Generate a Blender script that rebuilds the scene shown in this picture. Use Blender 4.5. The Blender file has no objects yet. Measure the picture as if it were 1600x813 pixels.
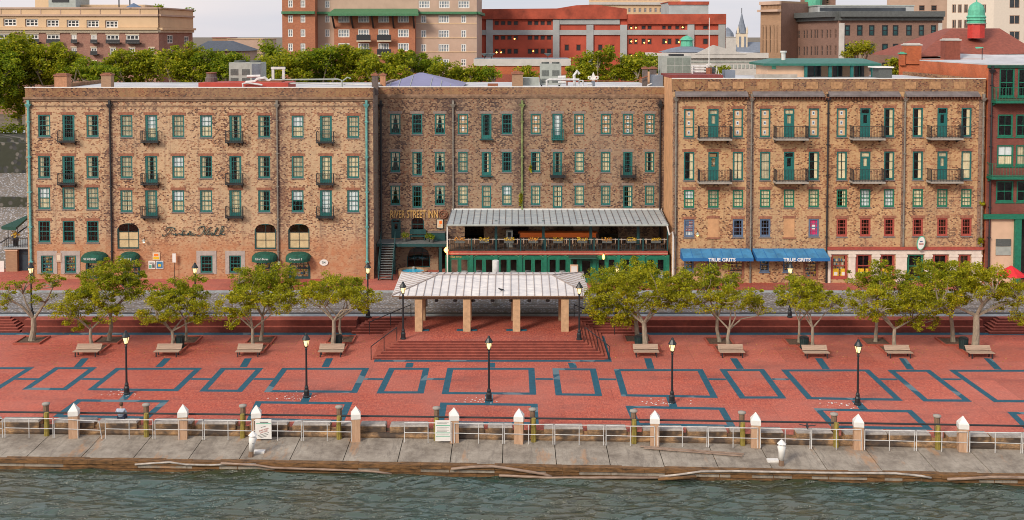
import bpy, math, random
import numpy as np
from mathutils import Vector, Matrix
random.seed(7)
R = math.radians
S = bpy.context.scene
COL = S.collection

# ------------------------------------------------------------------ camera
H = 22.5; FP = 1700.0; PY = 127.0; PITCH = math.atan(72/1700)
cd = bpy.data.cameras.new('camera'); cam = bpy.data.objects.new('camera', cd); COL.objects.link(cam)
cam.location = (0, 0, H); cam.rotation_euler = (R(90) - PITCH, 0, 0)
cd.sensor_width = 36; cd.lens = FP/1600*36; cd.shift_y = (PY-406.5)/1600
cd.clip_start = 1; cd.clip_end = 6000
S.camera = cam
S.view_settings.view_transform = 'Standard'; S.view_settings.look = 'None'
S.view_settings.exposure = 0.72; S.view_settings.gamma = 1; S.view_settings.use_curve_mapping = False
S.render.film_transparent = False
S.cycles.use_denoising = True; S.cycles.filter_width = 1.0; S.cycles.sample_clamp_direct = 3; S.cycles.sample_clamp_indirect = 2.5
S.cycles.max_bounces = 6; S.cycles.diffuse_bounces = 3; S.cycles.glossy_bounces = 3; S.cycles.transparent_max_bounces = 8
S.cycles.caustics_reflective = False; S.cycles.caustics_refractive = False

# ------------------------------------------------------------------ sky and sun (soft evening light, overcast)
SUN_EL, SUN_AZ = R(32), R(-140)     # azimuth measured from +Y clockwise: behind the camera, to its left
w = bpy.data.worlds.new('World'); S.world = w; w.use_nodes = True
nt = w.node_tree; nt.nodes.clear()
out = nt.nodes.new('ShaderNodeOutputWorld'); bg = nt.nodes.new('ShaderNodeBackground')
sky = nt.nodes.new('ShaderNodeTexSky'); sky.sky_type = 'NISHITA'; sky.sun_disc = False
sky.sun_elevation = SUN_EL; sky.sun_rotation = SUN_AZ; sky.air_density = 1.2; sky.dust_density = 3.5; sky.ozone_density = 1.0
# thin high overcast: the clear sky is veiled by pale cloud
tc = nt.nodes.new('ShaderNodeTexCoord'); mp = nt.nodes.new('ShaderNodeMapping'); mp.inputs['Scale'].default_value = (1.2, 1.2, 9)
no = nt.nodes.new('ShaderNodeTexNoise'); no.inputs['Scale'].default_value = 2.2; no.inputs['Detail'].default_value = 6
rp = nt.nodes.new('ShaderNodeValToRGB'); rp.color_ramp.elements[0].position = .35; rp.color_ramp.elements[1].position = .75
rp.color_ramp.elements[0].color = (6.3, 6.5, 7.3, 1); rp.color_ramp.elements[1].color = (8.8, 8.0, 8.0, 1)
mx = nt.nodes.new('ShaderNodeMix'); mx.data_type = 'RGBA'; mx.inputs['Factor'].default_value = .72
L = nt.links.new
L(tc.outputs['Generated'], mp.inputs['Vector']); L(mp.outputs[0], no.inputs['Vector']); L(no.outputs['Fac'], rp.inputs[0])
L(sky.outputs[0], mx.inputs[6]); L(rp.outputs[0], mx.inputs[7]); L(mx.outputs[2], bg.inputs[0])
bg.inputs[1].default_value = 0.083; L(bg.outputs[0], out.inputs[0])
sd = bpy.data.lights.new('sun', 'SUN'); sd.energy = 1.8; sd.angle = R(14); sd.color = (1.0, .88, .74)
sun = bpy.data.objects.new('sun', sd); COL.objects.link(sun)
sdir = Vector((math.sin(SUN_AZ)*math.cos(SUN_EL), math.cos(SUN_AZ)*math.cos(SUN_EL), math.sin(SUN_EL)))
sun.rotation_euler = sdir.to_track_quat('Z', 'Y').to_euler(); sun.location = sdir*60

# ------------------------------------------------------------------ picture measurements -> real places
cp, sp = math.cos(PITCH), math.sin(PITCH)
def ray(u, v):
    x = (u-800)/FP; y = (v-PY)/FP
    return Vector((x, cp - y*sp, -sp - y*cp))
def G(u, v, z=0.0):
    d = ray(u, v); t = (z-H)/d.z; return Vector((d.x*t, d.y*t, z))
def W(u, v, Y):
    d = ray(u, v); t = Y/d.y; return Vector((d.x*t, Y, H+d.z*t))
def WS(u, v, A, B):                  # on the vertical plane through plan points A, B: distance along it and height
    d = ray(u, v); ax, ay = A; bx, by = B; ex, ey = bx-ax, by-ay; l = math.hypot(ex, ey)
    # t*d.xy = A + s*e
    det = d.x*(-ey) - (-ex)*d.y
    t = (ax*(-ey) - (-ex)*ay)/det
    px, py = d.x*t, d.y*t
    return ((px-ax)*ex + (py-ay)*ey)/l, H + d.z*t
def mpx(Y): return Y/FP              # metres per picture pixel at distance Y

# ------------------------------------------------------------------ materials
MATS = {}
def N(nt, t, **kw):
    n = nt.nodes.new(t)
    for k, v in kw.items():
        if k in n.inputs: n.inputs[k].default_value = v
        else: setattr(n, k, v)
    return n
def newmat(name):
    m = bpy.data.materials.new(name); m.use_nodes = True; nt = m.node_tree
    b = nt.nodes['Principled BSDF']; MATS[name] = m
    return m, nt, b
def ramp(nt, fac, stops):
    r = nt.nodes.new('ShaderNodeValToRGB'); e = r.color_ramp.elements
    e[0].position, e[0].color = stops[0][0], (*stops[0][1], 1); e[1].position, e[1].color = stops[-1][0], (*stops[-1][1], 1)
    for p, c in stops[1:-1]:
        q = e.new(p); q.color = (*c, 1)
    nt.links.new(fac, r.inputs[0]); return r.outputs[0]
def mixc(nt, fac, a, b, mode='MIX'):
    m = nt.nodes.new('ShaderNodeMix'); m.data_type = 'RGBA'; m.blend_type = mode
    for k, x in ((0, fac), (6, a), (7, b)):
        if hasattr(x, 'links'): nt.links.new(x, m.inputs[k])
        elif k == 0: m.inputs[0].default_value = x
        else: m.inputs[k].default_value = (*x, 1)
    return m.outputs[2]
def noise(nt, vec, scale, detail=4, rough=.6, sc3=None):
    if sc3:
        mp = nt.nodes.new('ShaderNodeMapping'); mp.inputs['Scale'].default_value = sc3
        nt.links.new(vec, mp.inputs['Vector']); vec = mp.outputs[0]
    n = N(nt, 'ShaderNodeTexNoise', Scale=scale, Detail=detail, Roughness=rough); nt.links.new(vec, n.inputs['Vector']); return n.outputs['Fac']
def mrange(nt, x, a, b, c=0., d=1.):
    m = nt.nodes.new('ShaderNodeMapRange'); nt.links.new(x, m.inputs[0])
    for i, q in zip((1, 2, 3, 4), (a, b, c, d)): m.inputs[i].default_value = q
    return m.outputs[0]
def bump(nt, b, h, strength=.4, dist=.02):
    k = N(nt, 'ShaderNodeBump', Strength=strength, Distance=dist); nt.links.new(h, k.inputs['Height']); nt.links.new(k.outputs[0], b.inputs['Normal'])
def plain(name, c, rough=.6, metal=0, var=.25, scale=3., spec=.5, bumpy=0, c2=None):
    m, nt, b = newmat(name)
    t = nt.nodes.new('ShaderNodeTexCoord')
    f = noise(nt, t.outputs['Object'], scale, 5)
    c2 = c2 or tuple(x*(1-var) for x in c); c1 = tuple(min(1, x*(1+var*.5)) for x in c)
    nt.links.new(ramp(nt, f, [(.3, c2), (.7, c1)]), b.inputs['Base Color'])
    b.inputs['Roughness'].default_value = rough; b.inputs['Metallic'].default_value = metal
    b.inputs['Specular IOR Level'].default_value = spec
    if bumpy: bump(nt, b, noise(nt, t.outputs['Object'], scale*6, 4), bumpy)
    return m
def wallvec(nt):
    t = nt.nodes.new('ShaderNodeTexCoord'); s = nt.nodes.new('ShaderNodeSeparateXYZ'); nt.links.new(t.outputs['Object'], s.inputs[0])
    a = N(nt, 'ShaderNodeMath', operation='ADD'); nt.links.new(s.outputs[0], a.inputs[0]); nt.links.new(s.outputs[1], a.inputs[1])
    c = nt.nodes.new('ShaderNodeCombineXYZ'); nt.links.new(a.outputs[0], c.inputs[0]); nt.links.new(s.outputs[2], c.inputs[1])
    return c.outputs[0], s
def oldbrick(name, plaster, brickc, dark, pl=.5, dk=.5, seed=0, red=(.33, .13, .07), redlow=None, streak=1., soot=()):
    """worn warehouse brick: wash-coated pale bricks, bare red ones and nearly black ones in patches"""
    m, nt, b = newmat(name); vec0, sep = wallvec(nt)
    mp = nt.nodes.new('ShaderNodeMapping'); mp.inputs['Location'].default_value = (seed*13.7, seed*5.1, 0); nt.links.new(vec0, mp.inputs['Vector']); vec = mp.outputs[0]
    br = N(nt, 'ShaderNodeTexBrick', Scale=1.0); nt.links.new(vec, br.inputs['Vector'])
    br.inputs['Brick Width'].default_value = .19; br.inputs['Row Height'].default_value = .125; br.inputs['Mortar Size'].default_value = .012
    br.inputs['Color1'].default_value = (0, 0, 0, 1); br.inputs['Color2'].default_value = (1, 1, 1, 1); br.inputs['Mortar'].default_value = (.45, .45, .45, 1)
    rnd = br.outputs['Color']
    big = noise(nt, vec, .22, 5, .65); mid = noise(nt, vec, .9, 7, .8); fine = noise(nt, vec, 8.5, 3, .8)
    vst = noise(nt, vec, 1.0, 4, .75, (2.2, .3, 1))
    # pale coat vs. bare brick, decided brick by brick
    a = N(nt, 'ShaderNodeMath', operation='MULTIPLY_ADD'); nt.links.new(rnd, a.inputs[0]); a.inputs[1].default_value = .62; nt.links.new(fine, a.inputs[2])
    b2 = N(nt, 'ShaderNodeMath', operation='MULTIPLY_ADD'); nt.links.new(mid, b2.inputs[0]); b2.inputs[1].default_value = .5; nt.links.new(a.outputs[0], b2.inputs[2])
    b3 = N(nt, 'ShaderNodeMath', operation='MULTIPLY_ADD'); nt.links.new(big, b3.inputs[0]); b3.inputs[1].default_value = .95; nt.links.new(b2.outputs[0], b3.inputs[2])
    k = b3.outputs[0]                        # about 1.4 on average
    bare = mrange(nt, k, 1.39+.10*pl, 1.60+.10*pl)
    wash = ramp(nt, mid, [(.35, tuple(x*.78 for x in plaster)), (.6, plaster), (.75, tuple(min(1, x*1.15) for x in plaster))])
    brk = ramp(nt, rnd, [(.0, tuple(x*.7 for x in brickc)), (.5, brickc), (1., red)])
    col = mixc(nt, bare, wash, brk)
    # near-black weathered bricks in drifts
    q = N(nt, 'ShaderNodeMath', operation='MULTIPLY_ADD'); nt.links.new(vst, q.inputs[0]); q.inputs[1].default_value = .8*streak; nt.links.new(k, q.inputs[2])
    dm = mrange(nt, q.outputs[0], 1.86+.4*streak-.14*dk, 1.98+.4*streak-.14*dk)
    col = mixc(nt, dm, col, dark)
    # soot and rain streaks running down, and a dusty grey bloom in broad clouds
    strk = noise(nt, vec, 1.0, 5, .7, (1.3, .07, 1)); sm = mrange(nt, strk, .53, .72, 0, .65); col = mixc(nt, sm, col, tuple(x*1.3 for x in dark))
    cl = noise(nt, vec, .13, 5, .65); col = mixc(nt, mrange(nt, cl, .45, .7, 0, .42), col, tuple(x*.55+.09 for x in plaster))
    col = mixc(nt, mrange(nt, cl, .30, .45, .35, 0), col, tuple(x*.75 for x in brickc))
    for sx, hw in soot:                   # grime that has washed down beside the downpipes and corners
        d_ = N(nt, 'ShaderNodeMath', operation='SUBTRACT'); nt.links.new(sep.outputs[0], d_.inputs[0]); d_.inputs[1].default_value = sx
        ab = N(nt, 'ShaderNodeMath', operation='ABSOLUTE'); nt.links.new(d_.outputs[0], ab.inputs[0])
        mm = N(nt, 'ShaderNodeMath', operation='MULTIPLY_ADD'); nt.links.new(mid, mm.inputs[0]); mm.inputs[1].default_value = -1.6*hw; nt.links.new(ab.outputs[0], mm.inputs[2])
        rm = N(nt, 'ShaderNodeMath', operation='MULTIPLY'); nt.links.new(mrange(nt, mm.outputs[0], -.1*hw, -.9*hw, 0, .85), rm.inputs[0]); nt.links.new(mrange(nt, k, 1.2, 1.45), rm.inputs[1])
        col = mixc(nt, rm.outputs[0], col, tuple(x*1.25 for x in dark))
    if redlow:                                # ground storey stripped back to red brick
        lo = mrange(nt, sep.outputs[2], redlow+1.2, redlow-.2); lm = N(nt, 'ShaderNodeMath', operation='MULTIPLY'); nt.links.new(lo, lm.inputs[0]); nt.links.new(mrange(nt, mid, .3, .6), lm.inputs[1])
        col = mixc(nt, lm.outputs[0], col, (.43, .20, .105))
    L(col, b.inputs['Base Color']) if False else nt.links.new(col, b.inputs['Base Color'])
    b.inputs['Roughness'].default_value = .92; b.inputs['Specular IOR Level'].default_value = .25
    bump(nt, b, k, .5, .03)
    return m
def brick(name, c1, c2, mortar, w_=.24, h_=.085, ms=.01, var=.25):
    m, nt, b = newmat(name); vec, sep = wallvec(nt)
    br = N(nt, 'ShaderNodeTexBrick', Scale=1.0); nt.links.new(vec, br.inputs['Vector'])
    br.inputs['Brick Width'].default_value = w_; br.inputs['Row Height'].default_value = h_; br.inputs['Mortar Size'].default_value = ms
    br.inputs['Color1'].default_value = (*c1, 1); br.inputs['Color2'].default_value = (*c2, 1); br.inputs['Mortar'].default_value = (*mortar, 1)
    big = noise(nt, vec, .35, 6, .7); f = mrange(nt, big, .3, .7, 1-var, 1+var)
    v = N(nt, 'ShaderNodeVectorMath', operation='SCALE'); nt.links.new(br.outputs['Color'], v.inputs[0]); nt.links.new(f, v.inputs['Scale'])
    nt.links.new(v.outputs[0], b.inputs['Base Color']); b.inputs['Roughness'].default_value = .85; b.inputs['Specular IOR Level'].default_value = .25
    return m

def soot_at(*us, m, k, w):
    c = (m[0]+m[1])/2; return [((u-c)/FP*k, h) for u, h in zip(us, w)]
TEAL = (.012, .135, .125)
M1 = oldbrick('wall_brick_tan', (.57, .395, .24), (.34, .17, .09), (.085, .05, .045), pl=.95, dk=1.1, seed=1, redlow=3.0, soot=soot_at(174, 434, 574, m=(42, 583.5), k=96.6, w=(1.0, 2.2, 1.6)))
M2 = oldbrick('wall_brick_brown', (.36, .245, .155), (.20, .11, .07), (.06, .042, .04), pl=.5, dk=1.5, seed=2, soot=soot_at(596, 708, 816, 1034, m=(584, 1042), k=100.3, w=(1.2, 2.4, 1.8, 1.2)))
M3 = oldbrick('wall_brick_ochre', (.56, .36, .19), (.36, .17, .085), (.10, .055, .04), pl=.85, dk=1.0, seed=3)
M3d = oldbrick('parapet_brick', (.34, .20, .10), (.20, .10, .06), (.06, .04, .035), pl=.3, dk=1.1, seed=5, streak=.3)
MPANEL = plain('parapet_panel', (.42, .24, .12), .9, var=.4, scale=4)
MSIDE = oldbrick('side_wall_shaded_grey', (.27, .24, .20), (.2, .16, .13), (.07, .06, .06), pl=.8, dk=.9, seed=6)  # dark grey carries the shade of the side turned from the light
MSIDE3 = plain('side_stucco_orange', (.55, .30, .15), .9, var=.25, scale=1.2)
MCORN = plain('cornice_stone', (.27, .17, .11), .9, var=.5, scale=2.5)
MLINT = plain('brick_lintel', (.30, .125, .075), .9, var=.4, scale=5)
MLINTG = plain('grey_lintel', (.26, .20, .17), .9, var=.3, scale=5)
MTEAL = plain('teal_paint', TEAL, .5, var=.3, scale=6)
MTEALD = plain('dark_teal_paint', (.008, .06, .062), .5, var=.3, scale=6)
MGREEN = plain('green_paint', (.01, .16, .095), .5, var=.3, scale=4)
MGREEND = plain('dark_green_paint', (.008, .065, .045), .5, var=.3, scale=4)
MREDF = plain('red_paint', (.36, .07, .05), .55, var=.25, scale=4)
MBLUEF = plain('slate_blue_paint', (.10, .15, .24), .55, var=.25, scale=4)
MWHITE = plain('white_paint', (.72, .71, .68), .5, var=.12, scale=2)
MCREAM = plain('cream_paint', (.66, .56, .42), .7, var=.12, scale=2)
MIRON = plain('black_iron', (.018, .02, .024), .5, var=.3, scale=6)
MLAMPB = plain('lamp_black', (.012, .018, .022), .4, var=.3, scale=6)
MLEAD = plain('lead_grey', (.17, .15, .15), .6, var=.35, scale=1.5)
MROOF = plain('roof_membrane', (.50, .51, .53), .7, var=.25, scale=.5)
MREDROOF = plain('red_roof_flashing', (.42, .05, .03), .6, var=.2, scale=1)
MGREYM = plain('galvanised_metal', (.34, .37, .34), .55, var=.2, scale=2)
MGRILL = plain('dark_grille', (.09, .10, .095), .6, var=.3, scale=8)
MGPIPE = plain('dock_pipe_grey', (.38, .34, .30), .6, var=.5, scale=2)
MWPIPE = plain('pale_pipe', (.60, .60, .59), .45, var=.2, scale=3)
MRUST = plain('rusty_pipe', (.28, .10, .05), .8, var=.4, scale=6)
MCONC = plain('concrete', (.36, .33, .29), .9, var=.3, scale=1.3, bumpy=.2)
MSTONE = plain('sandstone_post', (.50, .33, .19), .9, var=.25, scale=3, bumpy=.3)
MLAV = plain('lavender_metal_roof', (.20, .20, .34), .5, var=.15, scale=.7)
MCURT = plain('cream_curtain', (.84, .70, .46), .9, var=.15, scale=3)
MCURT2 = plain('dull_gold_curtain', (.60, .50, .33), .9, var=.3, scale=2)
MBLIND = plain('white_blind', (.82, .85, .86), .8, var=.1, scale=3)
MPAPER = plain('orange_window_board', (.78, .48, .27), .8, var=.2, scale=5)
MBOARD = plain('tan_board', (.74, .54, .30), .8, var=.2, scale=2)
MTAN = plain('tan_stucco', (.62, .44, .27), .85, var=.12, scale=.4)
MTANW = plain('beige_brick', (.48, .34, .26), .85, var=.15, scale=.5)
MORB = brick('orange_brick', (.42, .15, .075), (.33, .11, .06), (.36, .2, .13), var=.15)
MREDB = brick('red_brick', (.34, .085, .05), (.26, .06, .04), (.28, .13, .1), var=.2)
MHOTB = brick('hotel_brick', (.32, .15, .11), (.25, .10, .08), (.36, .26, .2), var=.2)
MEXB = brick('orange_red_brick', (.50, .125, .045), (.40, .09, .035), (.38, .16, .09), var=.3)
MB4 = brick('dark_red_brick', (.20, .055, .04), (.14, .04, .032), (.2, .1, .08), var=.25)
MBRN = brick('brown_brick', (.25, .145, .11), (.20, .115, .09), (.22, .15, .12), var=.15)
MTBRN = brick('tan_brown_brick', (.36, .22, .13), (.30, .18, .11), (.32, .22, .15), var=.15)
MGAR = plain('garage_red_panel', (.44, .075, .04), .8, var=.25, scale=.4)
MGARR = plain('garage_rust_parapet', (.38, .07, .035), .8, var=.45, scale=.6)
MGCON = plain('garage_concrete', (.36, .38, .38), .8, var=.25, scale=.4)
MCOP = plain('copper_green', (.10, .42, .28), .6, var=.25, scale=3)
MGTILE = plain('green_tile', (.05, .18, .08), .6, var=.3, scale=4)
MRTILE = plain('red_roof_tile', (.24, .065, .04), .8, var=.3, scale=3)
MSLATE = plain('blue_slate', (.17, .20, .25), .7, var=.2, scale=1)
MSTW = plain('white_stone', (.52, .50, .47), .8, var=.15, scale=1)
MPEACH = plain('peach_stucco', (.62, .42, .29), .85, var=.1, scale=1)
MAWN = plain('green_canvas', (.008, .085, .055), .8, var=.45, scale=2.5, bumpy=.5)
MBAWN = plain('blue_canvas', (.045, .20, .38), .75, var=.35, scale=1.2, c2=(.03, .13, .25), bumpy=.8)
MBAWN2 = plain('blue_valance', (.015, .13, .36), .75, var=.1, scale=1.2)
MLETW = plain('white_lettering', (.8, .8, .8), .6, var=.02)
MGOLD = plain('gold_lettering', (.66, .40, .13), .5, var=.3, scale=9)
MORANGE = plain('orange_vinyl', (.95, .20, .02), .5, var=.1)
MYEL = plain('yellow_flowers', (.75, .48, .02), .7, var=.3, scale=9)
MREDC = plain('red_canvas', (.65, .02, .03), .7, var=.2)
MBIN = plain('bin_green_black', (.012, .035, .035), .5, var=.3, scale=6)
MBARKC = None
def woodmat(name, c1, c2, sc=(1, 14, 14), rough=.8):
    m, nt, b = newmat(name); t = nt.nodes.new('ShaderNodeTexCoord')
    f = noise(nt, t.outputs['Object'], 1.6, 5, .7, sc)
    nt.links.new(ramp(nt, f, [(.3, c1), (.7, c2)]), b.inputs['Base Color']); b.inputs['Roughness'].default_value = rough; bump(nt, b, f, .4); return m
MBENCH = woodmat('weathered_bench_wood', (.28, .19, .14), (.50, .37, .27), (.8, 14, 14))
MPILE = woodmat('mossy_timber', (.12, .10, .018), (.34, .26, .05), (6, 6, 1))
MPILEB = woodmat('brown_timber', (.12, .075, .05), (.25, .16, .10), (6, 6, 1))
MPCOL = woodmat('dock_post_timber', (.34, .20, .12), (.52, .34, .22), (6, 6, .8))
MBARK = woodmat('grey_bark', (.16, .13, .10), (.38, .32, .24), (5, 5, 1.5), .95)
MFEND = woodmat('rusty_dock_fender', (.03, .018, .009), (.25, .125, .045), (1.2, 4, 5), .95)
MLOG = woodmat('wet_driftwood', (.14, .08, .05), (.36, .27, .21), (1, 5, 5), .8)

def emit(name, c, s):
    m, nt, b = newmat(name); b.inputs['Base Color'].default_value = (*c, 1); b.inputs['Emission Color'].default_value = (*c, 1); b.inputs['Emission Strength'].default_value = s; return m
MRAIL = plain('rail_white', (.58, .58, .57), .5, var=.3, scale=2)
MGLOW = emit('lamp_glass_glow', (1, .74, .34), .8)
MGLOWW = emit('white_lamp_glow', (1, .9, .7), 2.0)
MGLOWO = emit('orange_lamp_glow', (1, .42, .08), 5.0)
MROOMLIT = emit('lit_room', (1, .55, .22), .12)

m, nt, b = newmat('window_glass')                # real see-through glass: dark rooms and curtains show behind it
b.inputs['Base Color'].default_value = (.05, .07, .08, 1); b.inputs['Roughness'].default_value = .05
tr = nt.nodes.new('ShaderNodeBsdfTransparent'); tr.inputs[0].default_value = (.92, .95, .95, 1)
fr = N(nt, 'ShaderNodeLayerWeight', Blend=.5); gl = N(nt, 'ShaderNodeBsdfGlossy', Roughness=.04); ms = nt.nodes.new('ShaderNodeMixShader')
pw = N(nt, 'ShaderNodeMath', operation='POWER'); nt.links.new(fr.outputs['Facing'], pw.inputs[0]); pw.inputs[1].default_value = 4.5; fa = mrange(nt, pw.outputs[0], 0, 1, .05, .95)
nt.links.new(fa, ms.inputs[0]); nt.links.new(tr.outputs[0], ms.inputs[1]); nt.links.new(gl.outputs[0], ms.inputs[2])
nt.links.new(ms.outputs[0], nt.nodes['Material Output'].inputs[0]); nt.nodes.remove(b); MGLASS = m
MDGLASS = plain('dark_window_glass', (.035, .045, .055), .12, var=.6, scale=.35)
MDGLASSP = plain('pale_window_glass', (.30, .36, .42), .15, var=.5, scale=.6)
MGGLASS = plain('green_window_glass', (.03, .10, .11), .12, var=.5, scale=.5)
MROOM = plain('dim_room', (.05, .04, .035), .9, var=.6, scale=1)

# paving brick
m, nt, b = newmat('brick_paving'); t = nt.nodes.new('ShaderNodeTexCoord'); o = t.outputs['Object']
br = N(nt, 'ShaderNodeTexBrick', Scale=1.0); nt.links.new(o, br.inputs['Vector']); br.inputs['Brick Width'].default_value = .22; br.inputs['Row Height'].default_value = .11; br.inputs['Mortar Size'].default_value = .008
br.inputs['Color1'].default_value = (.56, .105, .06, 1); br.inputs['Color2'].default_value = (.38, .07, .045, 1); br.inputs['Mortar'].default_value = (.20, .10, .09, 1)
big = noise(nt, o, .14, 6, .7); mid = noise(nt, o, 1.5, 6, .75); spk = noise(nt, o, 9, 3, .8)
c = mixc(nt, mrange(nt, mid, .3, .7), br.outputs['Color'], (.46, .10, .06))
c = mixc(nt, mrange(nt, big, .5, .68, 0, .55), c, (.20, .055, .05))
sp2 = noise(nt, o, 1.0, 3, .85, (9, 3.2, 1)); c = mixc(nt, mrange(nt, sp2, .52, .68, 0, .75), c, (.62, .23, .15)); c = mixc(nt, mrange(nt, sp2, .48, .36, 0, .85), c, (.22, .05, .045))
pk = noise(nt, o, .07, 5, .6); c = mixc(nt, mrange(nt, pk, .42, .60, 0, .5), c, (.56, .20, .15))
pb = N(nt, 'ShaderNodeTexBrick', Scale=1.0); nt.links.new(o, pb.inputs['Vector']); pb.inputs['Brick Width'].default_value = 6.3; pb.inputs['Row Height'].default_value = 3.9; pb.inputs['Mortar Size'].default_value = .03; pb.inputs['Color1'].default_value = (.55, .55, .55, 1); pb.inputs['Color2'].default_value = (1, 1, 1, 1); pb.inputs['Mortar'].default_value = (.35, .35, .35, 1)
c = mixc(nt, .34, c, pb.outputs['Color'], 'MULTIPLY')
dirt = noise(nt, o, .9, 7, .8); c = mixc(nt, mrange(nt, dirt, .5, .72, 0, .5), c, (.26, .11, .09)); dk2 = noise(nt, o, .28, 5, .7, (.7, 1.6, 1)); c = mixc(nt, mrange(nt, dk2, .52, .70, 0, .45), c, (.16, .06, .055))
tar = noise(nt, o, .5, 6, .75, (.4, 1.4, 1)); c = mixc(nt, mrange(nt, tar, .62, .72, 0, .45), c, (.12, .06, .06))
nt.links.new(c, b.inputs['Base Color']); b.inputs['Roughness'].default_value = .8; b.inputs['Specular IOR Level'].default_value = .3; bump(nt, b, spk, .35); MPAVE = m
# step brick: darker, row pattern
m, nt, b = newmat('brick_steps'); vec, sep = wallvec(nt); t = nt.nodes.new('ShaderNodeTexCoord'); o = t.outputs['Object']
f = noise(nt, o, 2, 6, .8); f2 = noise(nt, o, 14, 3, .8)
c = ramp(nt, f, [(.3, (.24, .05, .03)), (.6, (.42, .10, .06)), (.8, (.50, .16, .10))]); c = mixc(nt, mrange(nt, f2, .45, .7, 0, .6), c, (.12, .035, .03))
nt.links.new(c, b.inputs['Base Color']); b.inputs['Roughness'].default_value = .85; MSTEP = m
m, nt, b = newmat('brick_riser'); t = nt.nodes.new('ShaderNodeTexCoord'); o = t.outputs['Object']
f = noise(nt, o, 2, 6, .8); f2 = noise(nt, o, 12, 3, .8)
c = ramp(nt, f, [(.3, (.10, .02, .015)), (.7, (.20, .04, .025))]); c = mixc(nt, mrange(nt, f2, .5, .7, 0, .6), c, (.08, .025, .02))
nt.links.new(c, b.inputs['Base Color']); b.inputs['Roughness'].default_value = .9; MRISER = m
# slate bands, individual slabs lighter
m, nt, b = newmat('slate_band'); t = nt.nodes.new('ShaderNodeTexCoord'); o = t.outputs['Object']
vo = N(nt, 'ShaderNodeTexVoronoi', Scale=.9); nt.links.new(o, vo.inputs['Vector'])
sx = nt.nodes.new('ShaderNodeSeparateColor'); nt.links.new(vo.outputs['Color'], sx.inputs[0])
f = noise(nt, o, 3, 5, .7)
c = ramp(nt, f, [(.3, (.004, .06, .095)), (.7, (.012, .10, .15))]); c = mixc(nt, mrange(nt, sx.outputs[0], .93, .94, 0, .5), c, (.20, .26, .28))
nt.links.new(c, b.inputs['Base Color']); b.inputs['Roughness'].default_value = .7; MSLAB = m
# cobbles
m, nt, b = newmat('cobblestone'); t = nt.nodes.new('ShaderNodeTexCoord'); o = t.outputs['Object']
vo = N(nt, 'ShaderNodeTexVoronoi', Scale=4.6); nt.links.new(o, vo.inputs['Vector'])
sx = nt.nodes.new('ShaderNodeSeparateColor'); nt.links.new(vo.outputs['Color'], sx.inputs[0])
c = ramp(nt, sx.outputs[0], [(0, (.16, .17, .19)), (.5, (.28, .295, .325)), (1, (.45, .45, .47))])
c = mixc(nt, mrange(nt, vo.outputs['Distance'], .32, .5), c, (.16, .14, .12)); f = noise(nt, o, .4, 5); c = mixc(nt, mrange(nt, f, .45, .7, 0, .4), c, (.26, .22, .19))
nt.links.new(c, b.inputs['Base Color']); b.inputs['Roughness'].default_value = .8; bump(nt, b, vo.outputs['Distance'], .7, .05); MCOB = m
MKERB = plain('kerb_concrete', (.32, .36, .38), .8, var=.3, scale=1.5)
MSOIL = plain('tree_pit_mulch', (.11, .065, .04), .95, var=.5, scale=6, bumpy=.6)
MEARTH = plain('bluff_ground', (.16, .13, .09), .95, var=.4, scale=.2)
# stone retaining wall
m, nt, b = newmat('ballast_stone'); vec, sep = wallvec(nt)
vo = N(nt, 'ShaderNodeTexVoronoi', Scale=1.9); nt.links.new(vec, vo.inputs['Vector']); sx = nt.nodes.new('ShaderNodeSeparateColor'); nt.links.new(vo.outputs['Color'], sx.inputs[0])
c = ramp(nt, sx.outputs[0], [(0, (.02, .024, .028)), (.5, (.07, .07, .07)), (1, (.17, .16, .14))]); c = mixc(nt, mrange(nt, vo.outputs['Distance'], .35, .5), c, (.04, .045, .03))
nt.links.new(c, b.inputs['Base Color']); b.inputs['Roughness'].default_value = .9; bump(nt, b, vo.outputs['Distance'], .6, .06); MBALL = m
# apron concrete
m, nt, b = newmat('apron_concrete'); t = nt.nodes.new('ShaderNodeTexCoord'); o = t.outputs['Object']
f = noise(nt, o, .7, 7, .75); f2 = noise(nt, o, 5, 5, .8); f3 = noise(nt, o, .5, 5, .7, (1.2, .35, 1)); f4 = noise(nt, o, 1.2, 5, .8, (2.6, .5, 1))
c = ramp(nt, f, [(.3, (.13, .105, .08)), (.5, (.27, .235, .19)), (.7, (.38, .34, .28))]); c = mixc(nt, mrange(nt, f2, .5, .75, 0, .5), c, (.16, .13, .11))
c = mixc(nt, mrange(nt, f4, .5, .66, 0, .6), c, (.13, .11, .09)); c = mixc(nt, mrange(nt, f3, .58, .68, 0, .7), c, (.38, .20, .09))
nt.links.new(c, b.inputs['Base Color']); b.inputs['Roughness'].default_value = .85; bump(nt, b, f2, .4); MAPR = m
# weathered quay blocks: grey top, orange-brown stained front
m, nt, b = newmat('quay_block_concrete'); t = nt.nodes.new('ShaderNodeTexCoord'); o = t.outputs['Object']
f = noise(nt, o, 1.4, 7, .8); c = ramp(nt, f, [(.3, (.16, .14, .125)), (.55, (.36, .33, .30)), (.75, (.48, .45, .42))])
nt.links.new(c, b.inputs['Base Color']); b.inputs['Roughness'].default_value = .9; bump(nt, b, f, .5, .04); MBLK = m
m, nt, b = newmat('stained_quay_wall'); t = nt.nodes.new('ShaderNodeTexCoord'); o = t.outputs['Object']
f = noise(nt, o, 1.6, 7, .8, (1, 1, 2.5)); f2 = noise(nt, o, .45, 3, .6)
c = ramp(nt, f, [(.32, (.05, .04, .03)), (.5, (.26, .16, .085)), (.62, (.46, .27, .12)), (.8, (.42, .34, .26))]); c = mixc(nt, mrange(nt, f2, .46, .58, 0, .9), c, (.04, .032, .028))
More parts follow.
